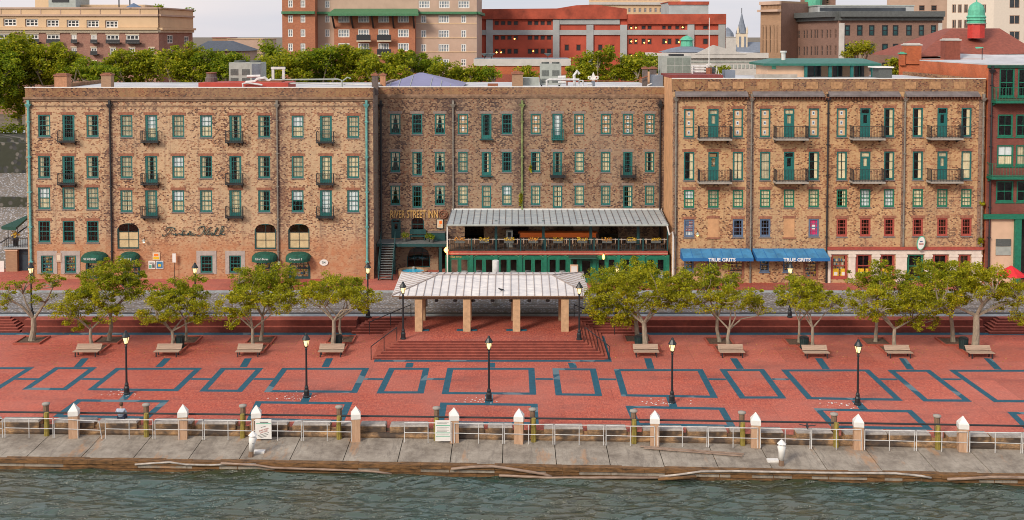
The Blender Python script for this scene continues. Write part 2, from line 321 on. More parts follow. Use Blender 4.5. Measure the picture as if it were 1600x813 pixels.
nt.links.new(c, b.inputs['Base Color']); b.inputs['Roughness'].default_value = .9; bump(nt, b, f, .6, .05); MQW = m
# standing-seam roof of the shelter
def seam(name, c1, c2, c3, w_):
    m, nt, b = newmat(name); t = nt.nodes.new('ShaderNodeTexCoord'); o = t.outputs['Object']
    f = noise(nt, o, 1.0, 6, .75, (1, 2.2, 1)); s = nt.nodes.new('ShaderNodeSeparateXYZ'); nt.links.new(o, s.inputs[0])
    k = N(nt, 'ShaderNodeMath', operation='DIVIDE'); nt.links.new(s.outputs[0], k.inputs[0]); k.inputs[1].default_value = w_
    fl = N(nt, 'ShaderNodeMath', operation='FLOOR'); nt.links.new(k.outputs[0], fl.inputs[0])
    wn = N(nt, 'ShaderNodeTexWhiteNoise', noise_dimensions='1D'); nt.links.new(fl.outputs[0], wn.inputs['W'])
    c = ramp(nt, f, [(.35, c1), (.6, c2), (.72, c3)]); c = mixc(nt, mrange(nt, wn.outputs[0], 0, 1, 0, .45), c, c1)
    nt.links.new(c, b.inputs['Base Color']); b.inputs['Roughness'].default_value = .65; return m
MSEAM = seam('shelter_roof_metal', (.50, .49, .50), (.76, .73, .70), (.80, .74, .66), .62)
MSEAMG = seam('porch_roof_metal', (.28, .33, .36), (.44, .48, .49), (.55, .48, .38), .5)
MSEAML = plain('roof_seam', (.34, .29, .27), .7, var=.2)
# river
m, nt, b = newmat('river_water'); t = nt.nodes.new('ShaderNodeTexCoord'); o = t.outputs['Object']
b.inputs['Base Color'].default_value = (.035, .042, .018, 1); b.inputs['Roughness'].default_value = .13; b.inputs['IOR'].default_value = 1.85
rt = nt.nodes.new('ShaderNodeMapping'); rt.inputs['Rotation'].default_value = (0, 0, R(-16)); nt.links.new(o, rt.inputs['Vector'])
n1 = noise(nt, rt.outputs[0], 2.1, 5, .55, (.5, 1.5, 1)); 
s5 = N(nt, 'ShaderNodeMath', operation='SUBTRACT'); nt.links.new(n1, s5.inputs[0]); s5.inputs[1].default_value = .5; ab5 = N(nt, 'ShaderNodeMath', operation='ABSOLUTE'); nt.links.new(s5.outputs[0], ab5.inputs[0])
rd = N(nt, 'ShaderNodeMath', operation='MULTIPLY_ADD'); nt.links.new(ab5.outputs[0], rd.inputs[0]); rd.inputs[1].default_value = -.9; nt.links.new(n1, rd.inputs[2]); bump(nt, b, rd.outputs[0], 1.0, .42)
f = noise(nt, o, .15, 3, .6); nt.links.new(ramp(nt, f, [(.35, (.022, .060, .046)), (.65, (.050, .055, .026))]), b.inputs['Base Color']); MWATER = m
# foliage
def leafmat(name, cs, tr_=.5):
    m, nt, b = newmat(name); g = nt.nodes.new('ShaderNodeNewGeometry'); t = nt.nodes.new('ShaderNodeTexCoord')
    f = noise(nt, t.outputs['Object'], .9, 3, .6)
    a = N(nt, 'ShaderNodeMath', operation='MULTIPLY_ADD'); nt.links.new(g.outputs['Random Per Island'], a.inputs[0]); a.inputs[1].default_value = .55
    s = N(nt, 'ShaderNodeMath', operation='MULTIPLY_ADD'); nt.links.new(f, s.inputs[0]); s.inputs[1].default_value = .9; s.inputs[2].default_value = -.22; nt.links.new(s.outputs[0], a.inputs[2])
    c = ramp(nt, a.outputs[0], [(.1, cs[0]), (.45, cs[1]), (.75, cs[2]), (.95, cs[3])])
    nt.links.new(c, b.inputs['Base Color']); b.inputs['Roughness'].default_value = .6; b.inputs['Specular IOR Level'].default_value = .3
    tl = nt.nodes.new('ShaderNodeBsdfTranslucent'); nt.links.new(c, tl.inputs[0]); ms = nt.nodes.new('ShaderNodeMixShader'); ms.inputs[0].default_value = tr_
    nt.links.new(b.outputs[0], ms.inputs[1]); nt.links.new(tl.outputs[0], ms.inputs[2]); nt.links.new(ms.outputs[0], nt.nodes['Material Output'].inputs[0]); return m
MLEAF = leafmat('oak_leaf_olive', [(.10, .12, .008), (.32, .33, .012), (.54, .52, .02), (.78, .48, .03)])
MLEAF2 = leafmat('oak_leaf_green', [(.08, .12, .008), (.26, .31, .012), (.48, .47, .02), (.64, .45, .03)])
MLEAF3 = leafmat('oak_leaf_deep', [(.06, .11, .008), (.20, .29, .012), (.38, .42, .02), (.55, .45, .03)])

# ------------------------------------------------------------------ mesh builder
class MB:
    def __init__(s): s.v = []; s.f = []; s.m = []
    def face(s, pts, m=0):
        n = len(s.v); s.v += [tuple(p) for p in pts]; s.f.append(tuple(range(n, n+len(pts)))); s.m.append(m)
    def box(s, x0, x1, y0, y1, z0, z1, m=0):
        n = len(s.v); s.v += [(x, y, z) for z in (z0, z1) for x, y in ((x0, y0), (x1, y0), (x1, y1), (x0, y1))]
        for q in ((0, 3, 2, 1), (4, 5, 6, 7), (0, 1, 5, 4), (1, 2, 6, 5), (2, 3, 7, 6), (3, 0, 4, 7)): s.f.append(tuple(n+i for i in q)); s.m.append(m)
    def hexa(s, b4, t4, m=0):             # bottom 4, top 4 (same winding, counter-clockwise from above)
        n = len(s.v); s.v += [tuple(p) for p in list(b4)+list(t4)]
        for q in ((0, 3, 2, 1), (4, 5, 6, 7), (0, 1, 5, 4), (1, 2, 6, 5), (2, 3, 7, 6), (3, 0, 4, 7)): s.f.append(tuple(n+i for i in q)); s.m.append(m)
    def bar(s, p, q, w_, h_=None, m=0, up=(0, 0, 1)):
        h_ = h_ or w_; p = Vector(p); q = Vector(q); d = (q-p).normalized(); up = Vector(up)
        if abs(d.dot(up)) > .98: up = Vector((0, 1, 0))
        a = d.cross(up).normalized()*w_/2; b = a.cross(d).normalized()*h_/2
        s.hexa([p-a-b, p+a-b, q+a-b, q-a-b], [p-a+b, p+a+b, q+a+b, q-a+b], m)
    def tube(s, pts, rr, n=8, m=0):
        pts = [Vector(p) for p in pts]; k = len(pts)
        if not hasattr(rr, '__len__'): rr = [rr]*k
        base = len(s.v); up0 = Vector((.13, .97, .21))
        for i, p in enumerate(pts):
            d = (pts[min(i+1, k-1)]-pts[max(i-1, 0)]).normalized()
            a = d.cross(up0).normalized() if abs(d.dot(up0)) < .95 else d.cross(Vector((1, 0, 0))).normalized(); b = d.cross(a)
            for j in range(n):
                t = 2*math.pi*j/n; s.v.append(tuple(p + (a*math.cos(t)+b*math.sin(t))*rr[i]))
        for i in range(k-1):
            for j in range(n):
                j2 = (j+1) % n; s.f.append((base+i*n+j, base+i*n+j2, base+(i+1)*n+j2, base+(i+1)*n+j)); s.m.append(m)
        s.f.append(tuple(base+j for j in range(n-1, -1, -1))); s.m.append(m)
        s.f.append(tuple(base+(k-1)*n+j for j in range(n))); s.m.append(m)
    def lathe(s, cx, cy, prof, n=12, m=0, sy=1., rot=0.):
        base = len(s.v); k = len(prof)
        for r, z in prof:
            for j in range(n):
                t = 2*math.pi*j/n+rot; s.v.append((cx+r*math.cos(t), cy+r*math.sin(t)*sy, z))
        for i in range(k-1):
            for j in range(n):
                j2 = (j+1) % n; s.f.append((base+i*n+j, base+i*n+j2, base+(i+1)*n+j2, base+(i+1)*n+j)); s.m.append(m)
        s.f.append(tuple(base+j for j in range(n-1, -1, -1))); s.m.append(m); s.f.append(tuple(base+(k-1)*n+j for j in range(n))); s.m.append(m)
    def prismy(s, poly, y0, y1, m=0):      # poly in x,z, counter-clockwise seen from -y
        a = [(x, y0, z) for x, z in poly]; b = [(x, y1, z) for x, z in poly]
        s.face(a, m); s.face(b[::-1], m)
        for i in range(len(poly)):
            j = (i+1) % len(poly); s.face([a[i], b[i], b[j], a[j]], m)
    def prismz(s, poly, z0, z1, m=0, mt=None):
        a = [(x, y, z0) for x, y in poly]; b = [(x, y, z1) for x, y in poly]
        s.face(a[::-1], m); s.face(b, m if mt is None else mt)
        for i in range(len(poly)):
            j = (i+1) % len(poly); s.face([a[i], a[j], b[j], b[i]], m)
    def build(s, name, mats, parent=None, smooth=False, loc=None):
        if not isinstance(mats, (list, tuple)): mats = [mats]
        me = bpy.data.meshes.new(name)
        off = np.zeros(3)
        if loc is not None: off = np.array(loc, dtype=float)
        pw = np.zeros(3)
        if parent is not None:
            p = parent
            while p is not None: pw += np.array(p.location); p = p.parent
        vv = np.array(s.v, dtype=float) - off - (pw if loc is None else 0)
        me.from_pydata(vv.tolist(), [], s.f)
        for q in mats: me.materials.append(q)
        if len(mats) > 1: me.polygons.foreach_set('material_index', s.m)
        if smooth: me.polygons.foreach_set('use_smooth', [True]*len(s.f))
        me.update()
        o = bpy.data.objects.new(name, me); COL.objects.link(o)
        if parent is not None: o.parent = parent
        if loc is not None: o.location = tuple(off - (pw if parent is not None else 0))
        return o
def thing(name, label, cat, loc=(0, 0, 0), group=None, rz=0):
    o = bpy.data.objects.new(name, None); COL.objects.link(o); o.location = loc; o.rotation_euler = (0, 0, rz); o.empty_display_size = .3
    o['label'] = label; o['category'] = cat
    if group: o['group'] = group
    return o
def tag(o, label, cat, group=None):
    o['label'] = label; o['category'] = cat
    if group: o['group'] = group
    return o
def struct(o): o['kind'] = 'structure'; return o
def kids(o): return [c for c in ALLK.get(o.name, [])]
def copy_tree(o, loc=None, rz=None, label=None, scale=None):
    c = o.copy(); COL.objects.link(c)
    if loc is not None: c.location = loc
    if rz is not None: c.rotation_euler = (0, 0, rz)
    if scale is not None: c.scale = scale if hasattr(scale, '__len__') else (scale,)*3
    if label: c['label'] = label
    for ch in o.children:
        d = ch.copy(); COL.objects.link(d); d.parent = c
        for g in ch.children:
            e = g.copy(); COL.objects.link(e); e.parent = d
    return c
_txt = {}
def text(name, s, size, mat, loc, rotx=90, depth=.03, width=None, parent=None, shear=0, rz=0, bold=0):
    cu = bpy.data.curves.new(name, 'FONT'); cu.body = s; cu.size = size; cu.extrude = depth/2; cu.align_x = 'CENTER'; cu.align_y = 'CENTER'; cu.shear = shear; cu.offset = bold
    t = bpy.data.objects.new('tmp', cu); COL.objects.link(t); dg = bpy.context.evaluated_depsgraph_get(); dg.update()
    me = bpy.data.meshes.new_from_object(t.evaluated_get(dg)); bpy.data.objects.remove(t)
    xs = [v.co.x for v in me.vertices]; k = (width/(max(xs)-min(xs))) if width else 1
    for v in me.vertices: v.co.x *= k
    me.materials.clear(); me.materials.append(mat); o = bpy.data.objects.new(name, me); COL.objects.link(o)
    if parent is not None: o.parent = parent; loc = Vector(loc)-parent.location
    o.location = loc; o.rotation_euler = (R(rotx), 0, R(rz)); return o
# ------------------------------------------------------------------ walls with real openings
def wall(mb, A, B, z0, z1, ops, depth=.25, m=0, mr=None):
    """A->B left to right seen from outside; ops (s0,s1,z0,z1)"""
    ax, ay = A; ex, ey = B[0]-ax, B[1]-ay; l = math.hypot(ex, ey); ex /= l; ey /= l; nx, ny = -ey, ex   # inward
    mr = m if mr is None else mr
    P = lambda s, z, d=0.: (ax+ex*s+nx*d, ay+ey*s+ny*d, z)
    ss = sorted(set([0, l] + [round(q, 4) for o in ops for q in o[:2] if 0 < q < l])); zs = sorted(set([z0, z1] + [round(q, 4) for o in ops for q in o[2:4] if z0 < q < z1]))
    for i in range(len(ss)-1):
        for j in range(len(zs)-1):
            cs, cz = (ss[i]+ss[i+1])/2, (zs[j]+zs[j+1])/2
            if any(o[0] < cs < o[1] and o[2] < cz < o[3] for o in ops): continue
            mb.face([P(ss[i], zs[j]), P(ss[i+1], zs[j]), P(ss[i+1], zs[j+1]), P(ss[i], zs[j+1])], m)
    for s0, s1, a, b in [o[:4] for o in ops]:
        mb.face([P(s0, a), P(s0, b), P(s0, b, depth), P(s0, a, depth)], mr); mb.face([P(s1, a), P(s1, a, depth), P(s1, b, depth), P(s1, b)], mr)
        mb.face([P(s0, a), P(s0, a, depth), P(s1, a, depth), P(s1, a)], mr); mb.face([P(s0, b), P(s1, b), P(s1, b, depth), P(s0, b, depth)], mr)
_wc = {}
def wmesh(key, fn):
    if key not in _wc: _wc[key] = fn()
    return _wc[key]
def rawmesh(mb, name, mats):
    me = bpy.data.meshes.new(name); me.from_pydata([tuple(v) for v in mb.v], [], mb.f)
    for q in mats: me.materials.append(q)
    if len(mats) > 1: me.polygons.foreach_set('material_index', mb.m)
    me.update(); return me
def sub(name, me, parent, loc=(0, 0, 0)):
    o = bpy.data.objects.new(name, me); COL.objects.link(o); o.parent = parent; o.location = loc; return o
def frame_mesh(w_, h_, nx, ny, door, mat, fw=.12):
    b = MB(); e = .004; y0, y1 = .03, .14
    b.box(e, fw, y0, y1, e, h_-e); b.box(w_-fw, w_-e, y0, y1, e, h_-e)
    b.box(fw, w_-fw, y0, y1, h_-fw*.9, h_-e)
    lo = h_*.0+fw*1.2
    if door == 1: lo = h_*.14
    if door == 2: lo = h_*.48
    b.box(fw, w_-fw, y0, y1, e, lo)
    top = h_-fw*.9
    if door == 2:
        tz = h_*.77; b.box(fw, w_-fw, y0, y1, tz, tz+.12); st = .17
        b.box(fw, fw+st, y0+.01, y1-.01, lo, tz); b.box(w_-fw-st, w_-fw, y0+.01, y1-.01, lo, tz)
    elif door == 1:
        st = .07; b.box(fw, fw+st, y0+.01, y1-.01, lo, top); b.box(w_-fw-st, w_-fw, y0+.01, y1-.01, lo, top)
    if door != 2:
        for i in range(1, nx): x = w_*i/nx; b.box(x-.013, x+.013, .075, .105, lo, top)
        for j in range(1, ny):
            z = lo+(top-lo)*j/ny; k = .04 if (j*2 == ny) else .014; b.box(fw, w_-fw, .07, .11, z-k, z+k)
    return rawmesh(b, 'window', [mat])
def curtain_mesh(w_, h_, kind):
    b = MB(); mats = [MCURT]; y = .15; fw = .1
    def sheet(x0, x1, z0, z1, folds=7, m=0, top_in=0.):
        n = max(4, int(folds*4))
        for i in range(n):
            xa = x0+(x1-x0)*i/n; xb = x0+(x1-x0)*(i+1)/n
            ya = y+.018*math.sin(i*1.9); yb = y+.018*math.sin((i+1)*1.9)
            b.face([(xa, ya, z0), (xb, yb, z0), (xb, yb, z1), (xa, ya, z1)], m)
    if kind == 'c': sheet(fw*.5, w_-fw*.5, .05, h_-.05)
    elif kind == 'c1': mats = [MCURT2]; sheet(fw*.5, w_-fw*.5, .05, h_-.05, 5)
    elif kind == 'c2': sheet(fw*.5, w_*.47, .05, h_-.05, 3); sheet(w_*.56, w_-fw*.5, .05, h_-.05, 3)
    elif kind == 'c3': mats = [MCURT, MBLIND]; sheet(fw*.5, w_-fw*.5, .05, h_*.5, 6); sheet(fw*.5, w_-fw*.5, h_*.5, h_-.05, 1, 1)
    elif kind == 'w': mats = [MBLIND]; sheet(fw*.5, w_-fw*.5, .05, h_-.05, 2)
    elif kind == 'l': sheet(fw*.5, w_*.42, .05, h_-.05, 3)
    elif kind == 'r': sheet(w_*.58, w_-fw*.5, .05, h_-.05, 3)
    elif kind == 'lr': sheet(fw*.5, w_*.36, .05, h_-.05, 3); sheet(w_*.64, w_-fw*.5, .05, h_-.05, 3)
    elif kind == 'a':
        b.face([(fw*.4, y, h_*.25), (fw*.4+.16, y, h_*.25), (w_*.46, y, h_*.93), (w_*.46, y, h_), (fw*.4, y, h_)], 0)
        b.face([(w_-fw*.4-.16, y, h_*.25), (w_-fw*.4, y, h_*.25), (w_-fw*.4, y, h_), (w_*.54, y, h_), (w_*.54, y, h_*.93)], 0)
    elif kind == 'h': mats = [MBLIND]; sheet(fw*.5, w_-fw*.5, h_*.55, h_-.05, 2)
    elif kind in 'pq':
        mats = [MPAPER, MBLIND, MBLUEF]
        b.face([(.04, y, .04), (w_-.04, y, .04), (w_-.04, y, h_-.04), (.04, y, h_-.04)], 0)
        n = 3 if kind == 'q' else 2
        for i in range(n):
            z = h_*(i+.5)/n; b.box(w_*.38, w_*.62, y-.012, y-.008, z-.17, z+.17, 1)
            if kind == 'q': b.box(w_*.43, w_*.57, y-.018, y-.014, z-.09, z+.09, 2)
    elif kind == 'b': mats = [MBOARD]; b.box(.06, w_-.06, y-.02, y, .1, h_*.66)
    elif kind == 'o':                     # shop display: goods on shelves in front of a dim lit back
        mats = [MROOMLIT, MCREAM, MREDF, MBAWN, MYEL, MIRON]; b.face([(.1, y+.5, .1), (w_-.1, y+.5, .1), (w_-.1, y+.5, h_*.9), (.1, y+.5, h_*.9)], 0); r = random.Random(int(w_*100+h_*7))
        for j in range(5):
            z = .15+h_*.16*j; b.box(.1, w_-.1, y+.05, y+.3, z-.03, z, 5); x = .14
            while x < w_-.25: q = r.uniform(.06, .16); b.box(x, x+q, y+.08, y+.2, z+.002, z+r.uniform(.08, h_*.12), r.choice([1, 1, 2, 3, 4, 5])); x += q+r.uniform(.02, .12)
    return rawmesh(b, 'curtain', mats)
WR = random.Random(11)
def window(root, A, B, s0, s1, z0, z1, nx=3, ny=4, kind='c', mat=None, door=0, sill=None, name='window', label=None, fw=.12, lintel=None, surround=None):
    if kind == 'c': kind = WR.choice(['c', 'c', 'c', 'c1', 'c1', 'c2', 'c3'])
    mat = mat or MTEAL; w_, h_ = round(s1-s0, 2), round(z1-z0, 2)
    ax, ay = A; ex, ey = B[0]-ax, B[1]-ay; l = math.hypot(ex, ey); ang = math.atan2(ey, ex)
    px, py = ax+ex/l*s0, ay+ey/l*s0
    me = wmesh(('f', w_, h_, nx, ny, door, mat.name, fw), lambda: frame_mesh(w_, h_, nx, ny, door, mat, fw))
    o = bpy.data.objects.new(name, me); COL.objects.link(o); o.parent = root; o.location = Vector((px, py, z0))-root.location; o.rotation_euler = (0, 0, ang)
    if label: o['label'] = label
    def pane():
        b = MB(); lo = h_*.48 if door == 2 else .1; b.face([(.06, .115, lo), (w_-.06, .115, lo), (w_-.06, .115, h_-.06), (.06, .115, h_-.06)]); return rawmesh(b, 'pane', [MGLASS])
    sub('pane', wmesh(('p', w_, h_, door == 2), pane), o)
    if kind != 'd': sub('curtain' if kind not in 'pqb' else 'window_board', wmesh(('c', w_, h_, kind), lambda: curtain_mesh(w_, h_, kind)), o)
    if sill:
        def sl():
            b = MB(); b.box(-.06, w_+.06, -.07, .068, -.1, -.003); return rawmesh(b, 'sill', [sill])
        sub('sill', wmesh(('s', w_, sill.name), sl), o)
    if lintel:
        def ll():
            b = MB(); b.box(-.14, w_+.14, -.025, .02, h_+.003, h_+.24); return rawmesh(b, 'lintel', [lintel])
        sub('lintel', wmesh(('l', w_, h_, lintel.name), ll), o)
    if surround:
        def sr():
            b = MB(); b.box(-.35, w_+.35, -.04, .02, h_+.003, h_+.42); b.box(-.35, -.003, -.035, .02, -.1, h_+.002); b.box(w_+.003, w_+.35, -.035, .02, -.1, h_+.002); return rawmesh(b, 'stone_surround', [surround])
        sub('stone_surround', wmesh(('r', w_, h_), sr), o)
    return o
# ================================================================== GROUND AND RIVER
ZS = .85                                  # street and platform level above the plaza
vb = lambda u: 684+.009*u+4e-6*u*u        # foot of the white fence
vh = lambda u: 644+.0095*u+2.6e-6*u*u     # black handrail
ve = lambda u: 717+.012*u+3e-6*u*u        # outer edge of the concrete apron
vtf = lambda u: vb(u)-27
def line(fn, z, du=60, u0=-240, u1=1840): return [G(u, fn(u), z) for u in range(u0, u1+1, du)]
edge = line(vtf, .42)                     # front line of the quay wall
Y1 = G(300, 436, ZS).y; Y3 = G(1200, 442, ZS).y; Y2 = Y1*217/209.; YT = G(800, 520, 0).y; YK = G(800, 494.5, ZS).y; YW = G(800, 455, ZS).y
XL, XR = -75., 75.
xl = edge[0].x; xr = edge[-1].x
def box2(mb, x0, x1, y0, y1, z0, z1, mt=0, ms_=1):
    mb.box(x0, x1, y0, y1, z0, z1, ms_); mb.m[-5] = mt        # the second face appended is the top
def curve_y(x):                           # y of the quay wall front at x
    for a, b in zip(edge, edge[1:]):
        if a.x <= x <= b.x: t = (x-a.x)/(b.x-a.x); return a.y+(b.y-a.y)*t
    return edge[0].y if x < edge[0].x else edge[-1].y
mb = MB()
pts = [Vector((XL, edge[0].y+.02, 0))]+[Vector((p.x, p.y+.02, 0)) for p in edge]+[Vector((XR, edge[-1].y+.02, 0))]
for a, b in zip(pts, pts[1:]): mb.face([(a.x, a.y, 0), (b.x, b.y, 0), (b.x, YK+.05, 0), (a.x, YK+.05, 0)])
struct(mb.build('plaza', MPAVE))
# one wide ground sheet out to the horizon, under everything on the landward side, and the bluff behind the warehouses
mb = MB()
ZB = 11.0; xw = W(42, 300, Y1).x
mb.face([(-2500, YK, .60), (2500, YK, .60), (2500, 119.5, .60), (-2500, 119.5, .60)])
struct(mb.build('lower_ground', MEARTH))
mb = MB(); YR = 119
mb.face([(xw-.5, YR, ZB), (2500, YR, ZB), (2500, 5200, ZB), (xw-.5, 5200, ZB)])
mb.face([(xw-.5, YR, ZB), (xw-.5, YR, 0), (2500, YR, 0), (2500, YR, ZB)])
mb.face([(-2500, 124, ZB+.6), (xw-.5, 124, ZB+.6), (xw-.5, 5200, ZB+.6), (-2500, 5200, ZB+.6)])
struct(mb.build('bluff', MEARTH))
# ramp and retaining wall left of the warehouses
mb = MB()
P0, P1, P2, P3 = 100., 108., 117., 124.
for (ya, za), (yb, zb) in (((P0, .9), (P1, 4.6)), ((P1, 4.6), (P2, 7.6))): mb.face([(-2500, ya, za), (xw+.4, ya, za), (xw+.4, yb, zb), (-2500, yb, zb)])
struct(mb.build('cobbled_ramp', MCOB))
mb = MB(); mb.box(-120, xw-.6, P2, P2+1, 6, 10.9); mb.box(-120, xw-.6, P2+1, P3+.2, 6, ZB+.3)
o = mb.build('retaining_wall', MBALL); tag(o, 'dark ballast stone retaining wall above the cobbled ramp at the left edge', 'wall')
mb = MB(); mb.box(-120, xw-.8, P1+1.5, P1+2, 4.8, 6.1)
o = mb.build('stone_parapet', MBALL); tag(o, 'low rough stone parapet across the cobbled ramp', 'wall')
# street
mb = MB(); mb.face([(-140, YK, .72), (140, YK, .72), (140, YW+.05, .72), (-140, YW+.05, .72)]); struct(mb.build('street', MCOB))
mb = MB(); yc = G(800, 490.8, .72).y; mb.box(-140, 140, YK-.001, yc, .60, .726); struct(mb.build('concrete_strip', MKERB))
mb = MB(); ya, yb = G(800, 491, .72).y+.02, G(800, 488.6, .72).y; mb.box(-140, 140, ya, yb, .60, .728)
struct(mb.build('dark_street_strip', plain('dark_strip_grey', (.03, .04, .05), .6)))  # flat dark strip between the concrete and the cobbles
mb = MB()
for v in (483, 475.5):
    y = G(800, v, .72).y; mb.box(-140, 140, y-.05, y+.05, .6, .75); mb.box(-140, 140, y+.06, y+.14, .6, .723, 1)
struct(mb.build('railway_track', [plain('rail_steel', (.10, .10, .11), .45), plain('rail_groove', (.03, .03, .03), .9)]))
mb = MB(); mb.box(-140, 140, YW+.25, 106, .5, ZS); struct(mb.build('sidewalk', MPAVE))
mb = MB(); mb.box(-140, 140, YW, YW+.247, .5, ZS+.003); struct(mb.build('kerb', MKERB))
# terraces and stair flights between plaza and street
X = lambda u, Y: (u-800)/FP*ray(800, 500).y**-1*Y if False else W(u, 500, Y).x
mb = MB()
def stepped(mb, x0, x1, y0, y1, n, tread, ml, mr):
    for k in range(n):
        zt = ZS*(1-k/n)
        box2(mb, x0-ml*k*tread+.004*k*(1-ml), x1+mr*k*tread-.004*k*(1-mr), y0-k*tread, y1-.01*k, -.05-.003*k, zt)
def terrace(u0, u1):
    x0, x1 = X(u0, YT), X(u1, YT)
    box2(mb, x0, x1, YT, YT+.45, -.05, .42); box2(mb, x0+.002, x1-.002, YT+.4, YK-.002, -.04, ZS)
terrace(34, 556); terrace(994, 1540)
stepped(mb, -75, X(18, YK), YT+1.3, YK-.004, 6, .26, 0, 1)
stepped(mb, X(1556, YK), 75, YT+.9, YK-.004, 6, .26, 1, 0)
xp0, xp1 = W(622, 533, G(800, 533, ZS).y).x, W(912, 533, G(800, 533, ZS).y).x; YP = G(800, 533, ZS).y
stepped(mb, xp0, xp1, YP, YK-.006, 7, (YP-G(800, 562, 0).y)/6, 1, 1)
stepped(mb, X(582, YK), xp0+.3, YT+1.0, YK-.01, 6, .27, 1, 0); stepped(mb, xp1-.3, X(962, YK), YT+1.0, YK-.01, 6, .27, 0, 1)
box2(mb, -75, 75, YK-.0035, YK-.0015, -.03, ZS-.004)
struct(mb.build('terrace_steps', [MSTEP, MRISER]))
mb = MB()
mb.face([(xp0+.02, YP+.02, ZS+.004), (xp1-.02, YP+.02, ZS+.004), (xp1-.02, YK-.02, ZS+.004), (xp0+.02, YK-.02, ZS+.004)])
struct(mb.build('platform_paving', MPAVE))
# slate bands in the paving
mb = MB(); ZB_ = .004
def inset(q, d):
    c = sum(q, Vector())/4; out = []
    for i in range(4):
        p, a, b = q[i], q[i-1], q[(i+1) % 4]; ea = (p-a).normalized(); eb = (b-p).normalized()
        na = Vector((ea.y, -ea.x, 0)); nb = Vector((eb.y, -eb.x, 0))
        if na.dot(c-p) < 0: na = -na
        if nb.dot(c-p) < 0: nb = -nb
        n = (na+nb); out.append(p+n*(d/(1+na.dot(nb))))
    return out
def ring(*px, w_=.42):
    q = [G(u, v, ZB_) for u, v in px]; r = inset(q, w_)
    for i in range(4): j = (i+1) % 4; mb.face([q[j], q[i], r[i], r[j]])
rowA = [[(-75,574),(54,574),(-2,609),(-140,609)], [(86,574),(152,574),(104,610),(34,609)], [(181,575),(316,575),(278,611.5),(136,610)],
 [(345,575),(412,575),(378,612.5),(311,612)], [(441,575),(577,575),(558,614),(412,613)], [(608,575),(671,575),(662,615),(588,615)],
 [(699,575),(835,575),(838,617),(690,616)], [(863,575.5),(931,576),(941,619),(868,618)], [(959,577),(1098,577),(1122,622),(971,619.5)],
 [(1124,577),(1194,577),(1229,623),(1156,623)], [(1220,577.5),(1358,577.5),(1411,626.5),(1261,624)], [(1386,578),(1453,578),(1519,628),(1443,627.5)], [(1482,578),(1640,578),(1725,630),(1553,628.5)]]
rowB = [[(121,624),(265,625.5),(232,655),(82,652)], [(399.5,627),(551,628.5),(537,660),(385,657)], [(688,629),(840,631),(842,664),(682,662)], [(977,634),(1132,637),(1150,668),(990,665)], [(1271,638),(1425,641),(1458,672),(1300,669)], [(1573,643.5),(1722,646),(1762,678),(1604,674)]]
for q in rowA+rowB: ring(*q)
def strip(a, b, w_, z=ZB_):
    p, q = G(*a, z), G(*b, z); d = (q-p).normalized(); n = Vector((-d.y, d.x, 0))*w_/2; mb.face([p-n, q-n, q+n, p+n])
for a, b in zip(rowA, rowA[1:]):
    v = 592.2+.4*(a[1][0] > 900); t = (v-a[1][1])/(a[2][1]-a[1][1]); ua = a[1][0]+(a[2][0]-a[1][0])*t; t = (v-b[0][1])/(b[3][1]-b[0][1]); ub = b[0][0]+(b[3][0]-b[0][0])*t
    strip((ua+.5, v), (ub-.5, v+.4), .36)
for u0, v0, u1, v1 in [(133,560,121,573.7),(262,560,248,573.7),(388,560,380,573.7),(515,560,508,573.7),(641,567,638.5,574.5),(768,567,767.5,574.5),(893,567,896,575),(1012,560,1017,576.5),(1146,560,1157,576.5),(1279,560,1291,577),(1410,560,1423,577.5),(1543,560,1560,577.5),
        (204,612,192,624.5),(482,614,476,627.8),(764,617,764,629.8),(1047,621,1052,635.5),(1336,626,1350,640)]: strip((u0, v0), (u1, v1), .5)
yb0 = G(800, 565.5, 0).y; yb1 = G(800, 562.6, 0).y; xa, xb = X(583.5, 1), 0
xa = W(584, 565, yb0).x; xb = W(956, 565, yb0).x
mb.face([(xa, yb0, ZB_), (xb, yb0, ZB_), (xb, yb1, ZB_), (xa, yb1, ZB_)])
for s, x in ((-1, xa), (1, xb)): mb.face([(x, yb1+.001, ZB_), (x-s*.45, yb1+.001, ZB_), (x-s*.45, YT-1.0, ZB_), (x, YT-1.0, ZB_)][::s])
for u0, u1 in ((-150, 556), (994, 1740)): mb.face([(W(u0, 520, YT-.6).x, YT-.62, ZB_), (W(u1, 520, YT-.6).x, YT-.62, ZB_), (W(u1, 520, YT).x, YT-.01, ZB_), (W(u0, 520, YT).x, YT-.01, ZB_)])
struct(mb.build('slate_bands', MSLAB))

# quay wall
mb = MB(); prof = [(.0, -1.2), (.0, -.42), (-.12, -.32), (-.16, -.2), (-.12, -.08), (.02, -.02), (.10, .02), (.10, .2), (1.0, .2), (1.0, -.6)]
pe = [Vector((XL, edge[0].y, 0))]+edge+[Vector((XR, edge[-1].y, 0))]
for a, b in zip(pe, pe[1:]):
    for i, ((d0, z0), (d1, z1)) in enumerate(zip(prof, prof[1:])):
        if i >= 7: continue
        mb.face([(a.x, a.y+d0, z0), (b.x, b.y+d0, z0), (b.x, b.y+d1, z1), (a.x, a.y+d1, z1)])
struct(mb.build('quay_wall', MQW))
